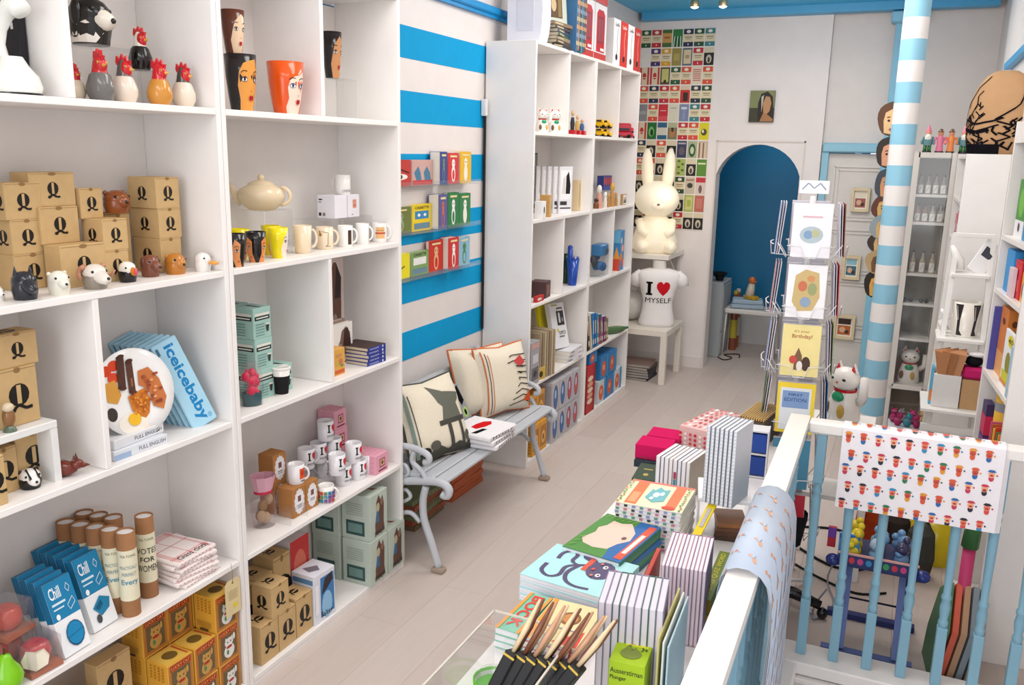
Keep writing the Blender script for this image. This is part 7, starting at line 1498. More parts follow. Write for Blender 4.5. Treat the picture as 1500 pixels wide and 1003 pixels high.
zt_, zb_ = AY(1300, 150, 5.03).z, AY(1280, 437, 5.03).z; MB().tube([(xat(1306, 5.03, zt_), 0, zt_), (xat(1287, 5.03, zb_), 0, zb_)], .0015, '3a3a3a/m').obj('string', t)
for i, (pc, a, b, hc, sc_) in enumerate(HD):
    za, zb = AY(pc, a, 5.03).z, AY(pc, b, 5.03).z; h = za-zb+.012; w = .135; x = xat(pc, 5.03, zb)+.004
    T = Matrix.Translation((x, -.006 if i % 2 else -.010, zb)) @ Matrix.Rotation(pi/2, 4, 'X')
    m = MB(); ol = [(w*.5*cos(q)*(1+.06*sin(3*q+i)), h*.5+h*.5*sin(q)*(1+.03*cos(5*q))) for q in [2*pi*j/20 for j in range(20)]]; m.prism(ol, -.0015, .0015, hc+'/p', T)
    F = lambda u, v, hh: T @ V((u*w/2, v*h, .0015+hh))
    m.decal(F, [('p', [(-.45, .1), (-.55, .45), (-.45, .68), (0, .78), (.5, .66), (.6, .35), (.3, .05)], sc_+'/p'), ('e', -.18, .45, .1, .035, '1c1410/p'), ('e', .28, .45, .1, .035, '1c1410/p'), ('l', [(-.32, .54), (-.1, .56)], .03, '2a1c14/p'), ('e', .04, .2, .16, .04, 'a03a34/p'), ('l', [(.05, .45), (.08, .32)], .03, '9a6a48/p')]).obj('head_cutout', t)
for i, (px, py) in enumerate(((1024, 3), (1066, 3))):
    p = AZ(px, py, 2.945); t = thing('spot_lamp', 'small lit ceiling spot lamp on the blue beam, %s' % ('left', 'right')[i], 'lamp', (p.x, 6.6+i*.03, 2.89))
    MB().tube([(0, 0, .10), (0, 0, .06)], .01, 'c8b088/s').obj('stem', t); MB().lathe([(.03, .0), (.034, .03), (.016, .065)], 'c8b088/s', n=16, capb=False).obj('lamp_head', t); MB().blob((0, 0, .006), (.028, .028, .016), 'fff6dc/e', n=12, m=8).obj('bulb', t)
mat('fff6dc/e').node_tree.nodes['Principled BSDF'].inputs['Emission Strength'].default_value = 9
# ---- greeting card spinner
t = thing('card_spinner', 'white wire spinner rack full of greeting cards behind the table', 'display rack', (-.335, 3.62, 0), radians(8)); WW = 'e8e8ea/w'
MB().tube([(0, 0, .02), (0, 0, 1.70)], .011, WW).obj('pole', t)
for i in range(4): a = pi/4+pi/2*i; MB().tube([(0, 0, .06), (.12*cos(a), .12*sin(a), .03), (.2*cos(a), .2*sin(a), .008)], .008, WW).obj('foot', t)
MB().box((0, -.01, 1.735), (.11, .004, .05), 'eeeef0/p').obj('header_card', t); MB().decal(plane_fn((-.055, -.0122, 1.71), (.11, 0, 0), (0, 0, .05), (0, -1, 0)), [('l', [(.1, .3), (.3, .8), (.5, .4), (.7, .8), (.9, .3)], .05, '8a96b0/p')]).obj('header_print', t)
CA = {(0, 0): ('eceaf0', [('e', .5, .42, .3, .16, 'b0c0c8/p'), ('e', .42, .42, .12, .08, '7fa0c0/p'), ('e', .6, .45, .1, .08, 'b8b890/p'), ('r', .25, .74, .75, .77, 'd8b0b8/p')]), (0, 1): ('eeedf0', [('p', [(.15, .3), (.2, .8), (.45, .92), (.8, .86), (.86, .4), (.7, .14), (.3, .12)], 'c8b078/p'), ('e', .4, .6, .12, .1, 'c87050/p'), ('e', .65, .55, .12, .12, '9aa070/p'), ('e', .5, .3, .14, .1, '8aa0b8/p'), ('e', .6, .75, .1, .06, 'd09060/p')]),
      (0, 2): ('ecdc96', [('t', "it's your", .3, .84, .7, .9, 'a8744a/p'), ('t', 'Birthday!', .25, .72, .78, .82, 'a8603c/p'), ('p', [(.35, .12), (.36, .4), (.45, .56), (.55, .4), (.56, .12)], '7a5a40/p'), ('e', .32, .32, .1, .08, 'c84a44/p'), ('e', .66, .25, .12, .14, '4a3428/p'), ('e', .5, .2, .08, .1, 'e8e0d4/p')]), (0, 3): ('f0d23a', [('r', .08, .06, .9, .9, 'dfe4e8/p'), ('r', .14, .5, .84, .84, '7f9cc8/p'), ('t', 'FIRST', .3, .74, .68, .79, '27407a/p'), ('t', 'EDITION', .2, .63, .78, .70, '27407a/p')]), (0, 4): ('4a8aa8', []), (0, 5): ('c02838', [])}
SC_ = {1: ['8a4a30', 'c8444a', '7a8a5a', '1f6aa8', '8a7a60', '7a5a50'], 2: ['b8a0a0', 'a08070', 'd8d0c0', 'c8c0b8', '808078', 'a09488'], 3: ['b4b8d8', 'c89aa0', 'a4b0d8', '3f6a44', 'b03a48', 'b02838']}
for k in range(6):
    z = 1.47-.235*k
    for s in range(4):
        T = Matrix.Rotation(-pi/2*s if s != 1 else pi/2, 4, 'Z') if s else Matrix.Identity(4)
        T = Matrix.Rotation([0, pi/2, pi, -pi/2][s], 4, 'Z')
        m = MB(); q = [T @ V(v) for v in ((-.085, -.135, z+.045), (-.035, -.145, z+.045), (-.02, -.14, z+.0), (.02, -.14, z+.0), (.035, -.145, z+.045), (.085, -.135, z+.045))]
        m.tube(q, .0022, WW, n=5); m.tube([T @ V((-.075, -.12, z+.05)), T @ V((-.075, -.085, z-.005)), T @ V((.075, -.085, z-.005)), T @ V((.075, -.12, z+.05))], .0022, WW, n=5); m.tube([T @ V((0, -.14, z)), T @ V((0, -.08, z-.005)), T @ V((0, 0, z-.005))], .0022, WW, n=5); m.tube([T @ V((0, -.075, z+.2)), T @ V((0, 0, z+.2))], .0022, WW, n=5)
        m.obj('wire_pocket', t)
        lean = Matrix.Rotation(radians(-6), 4, 'X'); c, art = CA.get((s, k)) if s == 0 else ((SC_[s][k] if s != 2 else SC_[2][k]), [])
        n = 3 if s else 4
        for j in range(n):
            Tm = T @ Matrix.Translation((.002*(j % 2), -.128+j*.0075+(.02 if s and 0 else 0), z+.003)) @ Matrix.Rotation(radians(-3-j*.6), 4, 'X')
            cj = c if j == 0 else (('d8d6e0', 'c8bcc4')[j % 2] if s else 'e4e2e6')
            m = MB().box((0, 0, .102), (.143, .003, .204), cj+'/p', T=Tm)
            if j == 0 and art: m.decal(lambda u, v, h, Tm=Tm: Tm @ V((-.0715+.143*u, -.0015-h, .204*v)), art)
            elif j == 0: m.decal(lambda u, v, h, Tm=Tm: Tm @ V((-.0715+.143*u, -.0015-h, .204*v)), [('e', .5, .45, .25, .2, ('e8dcc0/p', 'd8c0a0/p', 'c8d0d8/p')[k % 3])])
            m.obj('greeting_card', t)
# ================================================================== balustrades, draped papers
BL = '84b0c4/w'; HW = 'ece8e3/w'
def baluster(par, x, y, zt=.905):
    m = MB(); z0 = .05; H = zt-z0; q = .0165
    m.box((x, y, z0+H*.13), (2*q, 2*q, H*.26), BL, ch=.002)
    prof = [(.013, .26), (.0165, .275), (.0165, .285), (.0125, .295), (.0165, .33), (.0175, .35), (.013, .375), (.0165, .385), (.0165, .395), (.012, .405), (.0135, .5), (.0155, .62), (.0165, .72), (.0125, .735), (.0165, .745), (.0165, .755), (.013, .77), (.0165, .785)]
    m.lathe([(r, z0+H*f) for r, f in prof], BL, T=Matrix.Translation((x, y, 0)), n=14, capb=False, capt=False)
    m.box((x, y, z0+H*.8925), (2*q, 2*q, H*.215), BL, ch=.002); m.obj('baluster', par)
t = thing('balustrade', 'white handrail with turned pale blue balusters across the stair opening', 'railing', (0, 0, 0))
MB().box((.20, 3.10, .9275), (.86, .06, .045), HW, ch=.008).obj('handrail', t)
for k in range(7): baluster(t, -.181+.1127*k, 3.10)
t2 = thing('balustrade', 'white handrail with blue sides running toward the viewer beside the book table', 'railing', (0, 0, 0))
m = MB(); m.bar((-.222, .55, .937), (-.2625, 3.13, .937), .066, .032, HW); m.obj('handrail', t2); m = MB(); m.bar((-.222, .55, .9075), (-.2625, 3.13, .9075), .06, .027, BL); m.obj('rail_side', t2)
for k in range(20): y = 3.0-.115*k; baluster(t2, -.2225-(y-.55)*.0157, y, .894)
# paper with birds over the long rail
def drape(name, label, cat, path, a, b, N, col, th, arts, layers=1):
    """path: cross-section points (offset, z) ; a->b: edge direction; N: sideways unit"""
    t = thing(name, label, cat, (0, 0, 0)); a, b, N = V(a), V(b), V(N)
    Ls = [0]
    for (x0, z0), (x1, z1) in zip(path, path[1:]): Ls.append(Ls[-1]+hypot(x1-x0, z1-z0))
    def at(v, h=0):
        s = min(max(v, 0), 1)*Ls[-1]
        for i in range(len(path)-1):
            if s <= Ls[i+1]+1e-9: break
        k = (s-Ls[i])/(Ls[i+1]-Ls[i]); (x0, z0), (x1, z1) = path[i], path[i+1]; dx, dz = x1-x0, z1-z0; l = hypot(dx, dz)
        return x0+dx*k-dz/l*-h*-1*-1*0+(dz/l)*-h*1, z0+dz*k+(dx/l)*h
    for L in range(layers):
        off = L*.004; n = len(path); vs = []; e = (b-a).normalized()
        for q in (0, 1):
            for (x, z) in path:
                vs.append(V(((a if q == 0 else b)+N*x)+V((0, 0, z))) + e*(.012*L*(1 if q == 0 else .6)))
        nv = []
        for i in range(n):
            x0, z0 = path[max(i-1, 0)]; x1, z1 = path[min(i+1, n-1)]; d = hypot(x1-x0, z1-z0); nv.append(N*(-(z1-z0)/d)+V((0, 0, (x1-x0)/d)))
        top = [vs[i]-nv[i % n]*off for i in range(2*n)]; bot = [vs[i]-nv[i % n]*(off+th) for i in range(2*n)]
        V_ = top+bot; fs = []
        for i in range(n-1):
            fs += [(i, n+i, n+i+1, i+1), (2*n+i, 2*n+i+1, 3*n+i+1, 3*n+i), (i, i+1, 2*n+i+1, 2*n+i), (n+i, 3*n+i, 3*n+i+1, n+i+1)]
        fs += [(0, 2*n, 3*n, n), (n-1, 2*n-1, 4*n-1, 3*n-1)]
        MB().add(V_, fs, col if L == 0 else 'e0dcde/p', smooth=len(path) > 11).obj('paper_sheet', t)
    def fn(u, v, h):
        x, z = at(v); i = 0; s = min(max(v, 0), 1)*Ls[-1]
        for i in range(len(path)-1):
            if s <= Ls[i+1]+1e-9: break
        (x0, z0), (x1, z1) = path[i], path[i+1]; l = hypot(x1-x0, z1-z0); n_ = N*(-(z1-z0)/l)+V((0, 0, (x1-x0)/l))
        return a+(b-a)*u+N*x+V((0, 0, z))+n_*(h+.0006)
    MB().decal(fn, arts(), lift=.0004, step=.000002).obj('printed_pattern', t, kind='stuff')
rs = random.Random(6)
def birds():
    sh = []
    for i in range(9):
        for j in range(5):
            u, v = (j+.5*(i % 2)+.2)/5.6, (i+.5)/9.4
            sh += [('l', [(u-.05, v+.035), (u-.01, v+.03), (u+.02, v+.015)], .010, 'dca888/p'), ('p', [(u-.01, v+.03), (u+.02, v+.034), (u+.06, v-.02), (u+.03, v-.012)], '8c96ac/p'), ('e', u+.055, v-.022, .012, .004, 'd88a60/p'), ('e', u-.04, v+.072, .016, .005, 'dca070/p')]
    return sh
path = [(-.052, .85), (-.051, .90), (-.046, .938), (-.034, .96), (-.012, .97), (.014, .97), (.040, .958), (.060, .932), (.070, .89), (.074, .80), (.070, .66), (.072, .45), (.066, .28)]
drape('bird_print_paper', 'pale blue wrapping paper with small bird print draped over the long handrail', 'wrapping paper', path, (-.2415, 1.80, 0), (-.2505, 2.33, 0), (1, 0, 0), 'b9c6d8/p', .0015, birds, 3)
def folk():
    sh = []; cs = ('2a2a38', '2f7a54', '2f68a8', 'd84a44', 'e09a38', 'c83a54', '3a8ab8', 'd85a3c')
    for i in range(7):
        for j in range(10):
            k = (i*5+j*3) % 8; u, v = (j+.42+(.5 if i % 2 else 0)*.6)/10.4, .30+(i+.25+.2*((j*3+i) % 3)/3)/9.4
            if u > .97: continue
            a, b = .0215, .0155; h, c = cs[k], cs[(k+3) % 8]
            sh += [('e', u, v-b*1.0, a*.75, b*1.1, c+'/p'), ('e', u, v+b*.6, a*.9, b*1.25, ('e07a5c/p', 'c8583c/p', 'eca880/p')[k % 3]), ('e', u, v+b*.2, a*.5, b*.4, 'b83a34/p'), ('p', [(u-a*1.2, v+b*1.6), (u-a*.6, v+b*2.4), (u+a*.6, v+b*2.4), (u+a*1.3, v+b*1.6), (u, v+b*1.3)], h+'/p'), ('e', u+a*1.5, v+b*.4, a*.28, b*.35, cs[(k+5) % 8]+'/p')]
    return sh
path = [(.036, .70), (.034, .80), (.034, .90), (.032, .945), (.020, .9545), (-.020, .9545), (-.034, .944), (-.037, .90), (-.041, .80), (-.044, .66)]
# path runs from the far side over the rail to the near side; N points away from the viewer
def folk2(): return [tuple([s[0]]+[None]) if 0 else s for s in folk()]
path2 = path[::-1]
drape('figure_print_paper', 'white wrapping paper printed with rows of tiny colourful figures, over the cross rail', 'wrapping paper', path2, (-.115, 3.10, 0), (.378, 3.10, 0), (0, 1, 0), 'efeaee/p', .0012,
      lambda: [(s[0],)+((([(x, .0+(y-.30)*.92) for x, y in s[1]],)+tuple(s[2:])) if s[0] in 'p' else (s[1], (s[2]-.30)*.92)+tuple(s[3:])) for s in folk()], 3)
o = thing('yellow_cloth', 'bright yellow printed paper over the near end of the handrail', 'wrapping paper', (0, 0, 0)); pth = [(-.048, .86), (-.044, .93), (-.02, .962), (.02, .962), (.044, .93), (.05, .8), (.05, .6)]
m = MB(); a, b = V((-.2265, 1.0, 0)), V((-.2305, 1.335, 0)); vs = [a+V((x, 0, z)) for x, z in pth]+[b+V((x, 0, z)) for x, z in pth]; n = len(pth); m.add(vs, [(i, n+i, n+i+1, i+1) for i in range(n-1)], 'f0b814/p'); m.obj('paper_sheet', o)
MB().decal(plane_fn((-.2505, 1.2, .9635), (.04, 0, 0), (0, .12, 0), (0, 0, 1)), [('e', .4, .6, .35, .2, '3a2a5a/p'), ('e', .5, .3, .2, .12, 'e8e0d0/p')]).obj('print', o)
# ================================================================== book table
TZ = .70; t = thing('display_table', 'long white table covered with books and stationery beside the handrail', 'table', (0, 0, 0))
pts = [(-.31, .95), (-.31, 3.62), (-.60, 3.62)]+[(-.60-.19*sin(a), 3.43+.19*cos(a)) for a in [pi/2*i/6 for i in range(1, 7)]]+[(-.79, .95)]
MB().prism(pts, TZ-.03, TZ, 'e9e5e4/w').obj('tabletop', t)
for x in (-.74, -.36):
    for y in (1.05, 3.35): MB().box((x, y, .335), (.045, .045, .67), 'e6e2e0/w', ch=.002).obj('leg', t)
def quad(z, NL, FL, FR, NR):
    a, b, c, d = (AZ(p[0], p[1], z) for p in (NL, FL, FR, NR)); ctr = (a+b+c+d)/4; ex = ((d-a)+(c-b))/2; ey = ((b-a)+(c-d))/2
    return dict(c=ctr, w=ex.length, d=ey.length, rz=atan2(ex.y, ex.x))
def lying(name, lab, cat, q, z0, n, th, cover, art, spine=(), grp=None, jit=1.2, pages='e8e6ea/p', tops=None, seed=1):
    """a pile of n books whose top outline is q; local x runs left to right, y away"""
    rs = random.Random(seed)
    for i in range(n):
        top = i == n-1; l = lab[1] if top else lab[0]+', %s from the bottom' % ORD[i]
        o = thing(name, l, cat, (q['c'].x+(0 if top else rs.uniform(-.002, .002)), q['c'].y+(0 if top else rs.uniform(-.002, .002)), z0+i*(th+.0003)), q['rz']+radians(0 if top else rs.uniform(-jit, jit)), grp)
        w, d = q['w'], q['d']; c = .0014; m = MB(); cc = cover if top or tops is None else tops[i % len(tops)]
        m.box((0, 0, c/2), (w, d, c), cc); m.box((0, 0, th-c/2), (w, d, c), cc); m.box((w/2-c/2, 0, th/2), (c, d, th-2*c), cc); m.obj('cover', o)
        MB().box((-.001, 0, th/2), (w-.004, d-.004, th-2*c), pages).obj('pages', o)
        if spine and i % 1 == 0: MB().decal(plane_fn((-w/2, -d/2, 0), (w, 0, 0), (0, 0, th), (0, -1, 0)), spine[i % len(spine)]).obj('edge_print', o)
        if top: MB().decal(plane_fn((-w/2, -d/2, th), (w, 0, 0), (0, d, 0), (0, 0, 1)), art).obj('cover_art', o)
rs = random.Random(14)
# e: tall pile of activity books
q = quad(.83, (903, 736), (926, 702), (1017, 717), (1001, 754))
art = [('r', 0, 0, 1, 1, 'e8e4c0/p'), ('r', 0, .93, 1, 1, 'e07a6a/p'), ('r', .12, .04, .30, .94, 'e8784a/p'), ('r', .72, .10, .88, .94, 'e8784a/p'), ('r', .15, .1, .27, .5, 'f0a070/p'), ('p', [(.36, .35), (.40, .72), (.44, .66), (.5, .82), (.58, .72), (.66, .78), (.66, .3), (.5, .2)], '6fb4bc/p'), ('e', .5, .5, .05, .1, 'd8e8e8/p'), ('e', .58, .56, .035, .08, 'd8e8e8/p'), ('e', .46, .34, .03, .06, 'd8e8e8/p'), ('e', .78, .08, .1, .06, 'd8422c/p')]
art += [('e', (.04, .94)[k % 2]+rs.uniform(-.02, .02), .05+.085*(k//2), .018, .03, ('7a9a50/p', 'c8884a/p')[k % 3 == 0]) for k in range(22)]
lying('activity_book', ['activity book in the tall cream and orange pile on the table', 'cream and orange activity book with a turquoise shape, topmost of the tall pile'], 'book', q, TZ+.001, 11, .0117, 'e8e6dc/p', art, [[('r', .02+.12*k, .2, .07+.12*k, .8, ('8a92c8/p', '5f9a90/p', 'c87a90/p', '3a3a3e/p')[(k+s) % 4]) for k in range(8)] for s in range(4)], 'tall pile of activity books')
# d: hedgehog book pile
q = quad(.785, (842, 799), (873, 752), (955, 766), (922, 833))
art = [('r', 0, 0, 1, 1, '4c8a3c/p'), ('p', [(.7, 0), (.62, .3), (.64, 1), (1, 1), (1, 0)], '2566a8/p'), ('p', [(.1, .3), (.18, .5), (.14, .62), (.22, .72), (.24, .86), (.4, .84), (.55, .9), (.75, .7), (.8, .5), (.68, .36), (.62, .2), (.4, .16), (.2, .2)], 'e8c8b8/p'), ('e', .68, .52, .04, .04, '6a4a44/p'), ('r', .84, .06, .97, .94, 'd8543a/p'), ('r', .87, .2, .94, .7, 'f0e0d4/p')]+[('l', [(.05+.1*k, .9), (.12+.1*k, .97)], .012, '9ac05a/p') for k in range(6)]+[('l', [(.06, .08+.1*k), (.14, .14+.1*k)], .014, '7aa84a/p') for k in range(3)]
lying('picture_book', ['picture book under the hedgehog cover', 'green picture book with a pale hedgehog shape and orange title strip'], 'book', q, TZ+.001, 5, .0165, '2f7a5c/p', art, (), 'pile of green picture books', tops=['2a6a74/p', '3a8a5c/p', '2566a8/p', '4c8a5c/p'])
# c: cat book pile
q = quad(.775, (770, 841), (808, 794), (930, 826), (895, 880))
PU_ = '54486e/p'
art = [('r', 0, 0, 1, 1, 'aee0e2/p'), ('l', sm([(.18, .62), (.17, .8), (.25, .92), (.33, .84), (.34, .66), (.44, .6), (.56, .7)]), .05, PU_), ('l', sm([(.13, .44), (.15, .24), (.27, .14), (.36, .24), (.34, .46), (.42, .58), (.54, .66)]), .05, PU_), ('l', sm([(.46, .62), (.41, .36), (.47, .16), (.6, .08), (.76, .10)]), .05, PU_), ('p', [(.34, .98), (.42, .80), (.56, .72), (.6, .8), (.5, .9), (.44, 1)], PU_), ('r', .50, .50, .56, .84, 'd8543c/p'), ('e', .70, .60, .15, .24, PU_), ('p', [(.8, .5), (.98, .54), (.96, .7), (.82, .72)], 'cf4e3a/p'), ('p', [(.88, .52), (.99, .56), (.97, .68)], '5a5648/p'),
       ('e', .72, .70, .028, .045, 'f2f0ea/p'), ('e', .72, .46, .028, .045, 'f2f0ea/p'), ('e', .725, .70, .012, .02, '1c1a24/p'), ('e', .725, .46, .012, .02, '1c1a24/p'), ('e', .62, .58, .02, .03, 'd8543c/p'), ('e', .66, .76, .018, .03, 'c87a6c/p'), ('e', .66, .42, .018, .03, 'c87a6c/p')]
lying('picture_book', ['turquoise picture book under the purple animal cover', 'turquoise picture book with a long-tailed purple animal'], 'book', q, TZ+.001, 4, .018, 'b4dde2/p', art, [[('r', 0, .35, 1, .42, 'c8ccd8/p')]], 'pile of turquoise picture books')
# b: BOOK pile and its neighbour
q = quad(.755, (727, 917), (776, 867), (806, 874), (764, 930))
lying('picture_book', ['green and orange book under the one lettered BOOK', 'green and orange striped book lettered BOOK in red'], 'book', q, TZ+.001, 3, .0175, '7ac0a4/p', [('r', 0, 0, .14, 1, 'e89a3c/p'), ('r', .86, 0, 1, 1, 'e89a3c/p'), ('r', .14, 0, .17, 1, '3f9a5c/p'), ('t', '*BOOK', .26, .10, .76, .94, 'd83a2c/p', -90)], (), 'pile of books lettered BOOK')
q2 = quad(.755, (770, 932), (808, 875), (862, 889), (868, 957))
lying('picture_book', ['cream and red picture book lower in its pile', 'cream picture book with a brown fruit and red shapes, beside the one lettered BOOK'], 'book', q2, TZ+.001, 3, .0175, 'e8d8a8/p', [('r', 0, 0, 1, 1, 'ecd8a4/p'), ('e', .55, .62, .2, .16, '8a5a30/p'), ('e', .55, .62, .15, .11, 'c8884a/p'), ('p', [(.5, .05), (.95, .4), (.98, .02)], 'e2443a/p'), ('r', .02, .0, .12, 1, 'e89a3c/p')], [[('r', 0, .4, 1, .6, 'b85a70/p')]], 'pile of cream picture books', tops=['b0607a/p', 'd8d4dc/p'])
# upright rows (top outline, bottom at table)
def upright(lab, z0, z1, NL, FL, FR, NR, n, cols, grp, pages='e6dfe8/p', gap=.0006, name='book', cat='book', dots=None):
    q = quad(z1, NL, FL, FR, NR); w = q['w']/n; h = z1-z0; ex = V((cos(q['rz']), sin(q['rz']), 0))
    for i in range(n):
        c = q['c']+ex*(w*(i-(n-1)/2)); o = thing(name, lab[0]+', %s from the left' % ORD[i] if len(lab) == 1 or 0 < i < n-1 else (lab[1] if i == 0 else lab[2]), cat, (c.x, c.y, z0), q['rz'], grp); cc = cols[i % len(cols)]; k = w-gap; b = .0013
        m = MB(); m.box((-k/2+b/2, 0, h/2), (b, q['d'], h), cc); m.box((k/2-b/2, 0, h/2), (b, q['d'], h), cc); m.box((0, q['d']/2-b/2, h/2), (k-2*b, b, h), cc); m.obj('cover', o)
        MB().box((0, -.001, h/2), (k-2*b-.0002, q['d']-.005, h-.003), pages).obj('pages', o)
        if dots: 
            m = MB(); nn = 22
            for j in range(nn): m.box((0, -q['d']/2+.0012, h*(j+.5)/nn), (k*.8, .0012, h*.018), dots)
            m.obj('stitched_edge', o, kind='stuff')
upright(['white-edged book standing in the front row beside the lime box', 'white-edged book at the left end of the front row', 'white-edged book with a green cover at the right end of the front row'], TZ+.001, .95, (869, 880), (898, 835), (991, 849), (962, 893), 9, ['8a86a0/p', '9a92aa/p', '3f6a62/p', '5f7a74/p'], 'white-edged books standing in the front row', pages='d8d0da/p')
upright(['pink-edged thin book standing in the second row', 'red-covered thin book at the left end of the second row', 'pink-edged thin book at the right end of the second row'], TZ+.001, .90, (965, 826), (988, 778), (1054, 788), (1027, 836), 11, ['b8889c/p', '8a7290/p', 'c4a4b4/p'], 'pink-edged books standing in the second row', pages='ecdfe6/p')
q = quad(.90, (945, 838), (970, 800), (974, 801), (949, 839)); 
item('folder', 'slim red and green upright folder left of the pink-edged books', 'stationery', dict(loc=V((AZ(962, 812, .88).x-.012, AZ(962, 812, .88).y, TZ+.001)), w=.20, d=.012, h=.15, rz=radians(4)), 'b83a2c/p', back=[('r', 0, 0, 1, 1, '4a8a5a/p')])
# pale standing boards right of the front row
for i, c in enumerate(('c8c07a', 'dce4e0', 'b8d0d8')):
    p = AZ(985+i*7, 880, .93); item('display_card', '%s card standing at the right end of the front row' % ('straw yellow', 'pale grey-green', 'pale blue')[i], 'card', dict(loc=V((p.x, p.y-.02, TZ+.001)), w=.22, d=.004, h=.215-.01*i, rz=radians(3)), c+'/p')
# h: lime box
q = quad(.865, (893, 966), (911, 922), (959, 933), (948, 977)); h = .164
t = thing('toy_box', 'lime green box with a picture of a hedgehog-like animal, in front of the white-edged books', 'box', (q['c'].x, q['c'].y, TZ+.001), q['rz']); w, d = q['w'], q['d']
MB().box((0, 0, h/2), (w, d, h), 'a4c41e/p', ch=.001).obj('box_body', t)
MB().decal(plane_fn((-w/2, -d/2, h), (w, 0, 0), (0, d, 0), (0, 0, 1)), [('r', .25, .55, .9, .95, 'd8e02a/p'), ('e', .45, .72, .2, .13, 'd8783c/p'), ('e', .45, .72, .13, .08, 'e0c860/p'), ('e', .5, .3, .3, .17, '7a8a3a/p'), ('l', [(.3, .4), (.4, .55), (.5, .4), (.6, .5)], .05, '7a8a3a/p'), ('t', '3+', .74, .42, .92, .54, '23302a/p')]).obj('print', t)
MB().decal(plane_fn((-w/2, -d/2, 0), (w, 0, 0), (0, 0, h), (0, -1, 0)), [('t', 'Ausserstirnan', .04, .84, .94, .91, '2c3010/p'), ('t', 'Plunger', .04, .74, .5, .81, '2c3010/p'), ('r', 0, 0, 1, .5, 'd0dc28/p'), ('e', .5, .3, .25, .12, '7a8a3a/p')]).obj('print', t)
# i: green and yellow game box
q = quad(.775, (1024, 876), (1054, 806), (1069, 809), (1043, 880)); h = .074
t = thing('game_box', 'long green box with yellow lettering between the pink-edged books and the handrail', 'box', (q['c'].x, q['c'].y, TZ+.001), q['rz']); w, d = q['w'], q['d']
MB().box((0, 0, h/2), (w, d, h), '6b7f38/p', ch=.001).obj('box_body', t); MB().decal(plane_fn((-w/2, -d/2, h), (w, 0, 0), (0, d, 0), (0, 0, 1)), [('t', 'ANDRO QUIZ WORD', .25, .06, .75, .95, 'e0cc20/p', 90)]).obj('lettering', t); MB().decal(plane_fn((-w/2, -d/2, 0), (w, 0, 0), (0, 0, h), (0, -1, 0)), [('r', 0, .5, 1, 1, 'a88c20/p'), ('r', 0, 0, 1, .45, 'd0b010/p')]).obj('yellow_end', t)
# k: riser with stitched notebooks, brown packs under it
q = quad(.835, (1016, 724), (1029, 702), (1108, 704), (1088, 737)); zt = .835; w, d = q['w'], q['d']
t = thing('acrylic_riser', 'clear riser with a white tray top carrying stitched notebooks', 'display stand', (q['c'].x, q['c'].y, TZ+.001), q['rz']); h = zt-TZ-.001
MB().box((0, 0, h-.006), (w, d, .012), 'eeecee/w', ch=.002).obj('tray_top', t)
for s in (-1, 1): MB().box((s*(w/2-.003), 0, (h-.012)/2), (.004, d, h-.0122), 'e6ecee/k').obj('side_plate', t); MB().box((s*(w/2-.004), -d/2+.003, (h-.012)/2), (.006, .006, h-.0122), 'e0e0e4/w').obj('edge_strip', t)
for i in range(4): item('incense_pack', 'brown wooden pack stacked under the clear riser, %s' % ('lowest', 'second', 'third', 'topmost')[i], 'box', dict(loc=V((q['c'].x+.03, q['c'].y-.02, TZ+.001+i*.0145)), w=.12, d=.09, h=.014, rz=q['rz']+radians(3*i-4)), ('4a3226', '5a3a28', '6a4430', '9a643c')[i]+'/x')
upright(['thick white stitched notebook standing on the clear riser', 'thick white stitched notebook at the left end, on the clear riser', 'thick white stitched notebook at the right end, on the clear riser'], zt+.001, 1.075, (1039.5, 623), (1057, 607), (1100.5, 614), (1086, 634), 7, ['c4c8d0/p', 'b8bcc6/p'], 'stitched notebooks on the clear riser', pages='e9eaec/p', gap=.0035, dots='d0d4dc/p', name='notebook', cat='notebook')
# j: yellow ruler leaning on riser
a, b = AZ(1049, 729, .845), AZ(1018, 788, .76); t = thing('ruler_pack', 'yellow packaged ruler leaning in front of the clear riser', 'ruler', (0, 0, 0)); MB().bar(a, b, .026, .004, 'e8cc1c/p').obj('backing_card', t); a2, b2 = a+(b-a)*.3+V((0, 0, .003)), a+(b-a)*.75+V((0, 0, .003)); MB().bar(a2, b2, .012, .003, 'b8b4b0/p').obj('label', t)
# l: small books
upright(['small white-edged book in the pair left of the little row', 'small white-edged book left of the pair'], TZ+.001, .855, (969, 670), (978, 649), (989, 651), (981, 672), 2, ['2a2a34/p', 'e0dce0/p'], 'pair of small upright books') if 0 else None
upright(['small upright book with white edges in the short row', 'small upright white-edged book at the left of the short row', 'small upright white-edged book at the right of the short row'], TZ+.001, .84, (969, 668), (982, 648), (1032, 658), (1018, 680), 8, ['d8d4d8/p', '6a6a74/p', 'e0dce0/p', 'a89a8a/p'], 'short row of small upright books', pages='e9e6ea/p', gap=.002)
for i, (px, w_) in enumerate(((993, .012), (1000, .012))):
    p = AZ(px, 700, .76); item('small_book', 'small book spine with pink, blue and gold blocks, %s' % ('left', 'right')[i], 'book', dict(loc=V((p.x, p.y-.028, TZ+.001)), w=.03, d=.014, h=.095, rz=radians(3)), 'b8a060/p', (), [('r', 0, .75, 1, 1, 'a82a5a/p'), ('r', 0, .5, 1, .72, '3a8aa0/p'), ('r', 0, .1, 1, .45, 'c8ac5a/p')])
p = AZ(963, 668, .73)
for i in range(2): item('pink_box', 'hot pink boxed set on the table, %s' % ('nearer one', 'farther one')[i], 'box', dict(loc=V((p.x-.01+.008*i, p.y+.005+i*.125, TZ+.0295)), w=.115, d=.13, h=.055, rz=radians(2)), 'c81f5c/f', (), [('r', .08, .1, .92, .2, 'a81848/p')])
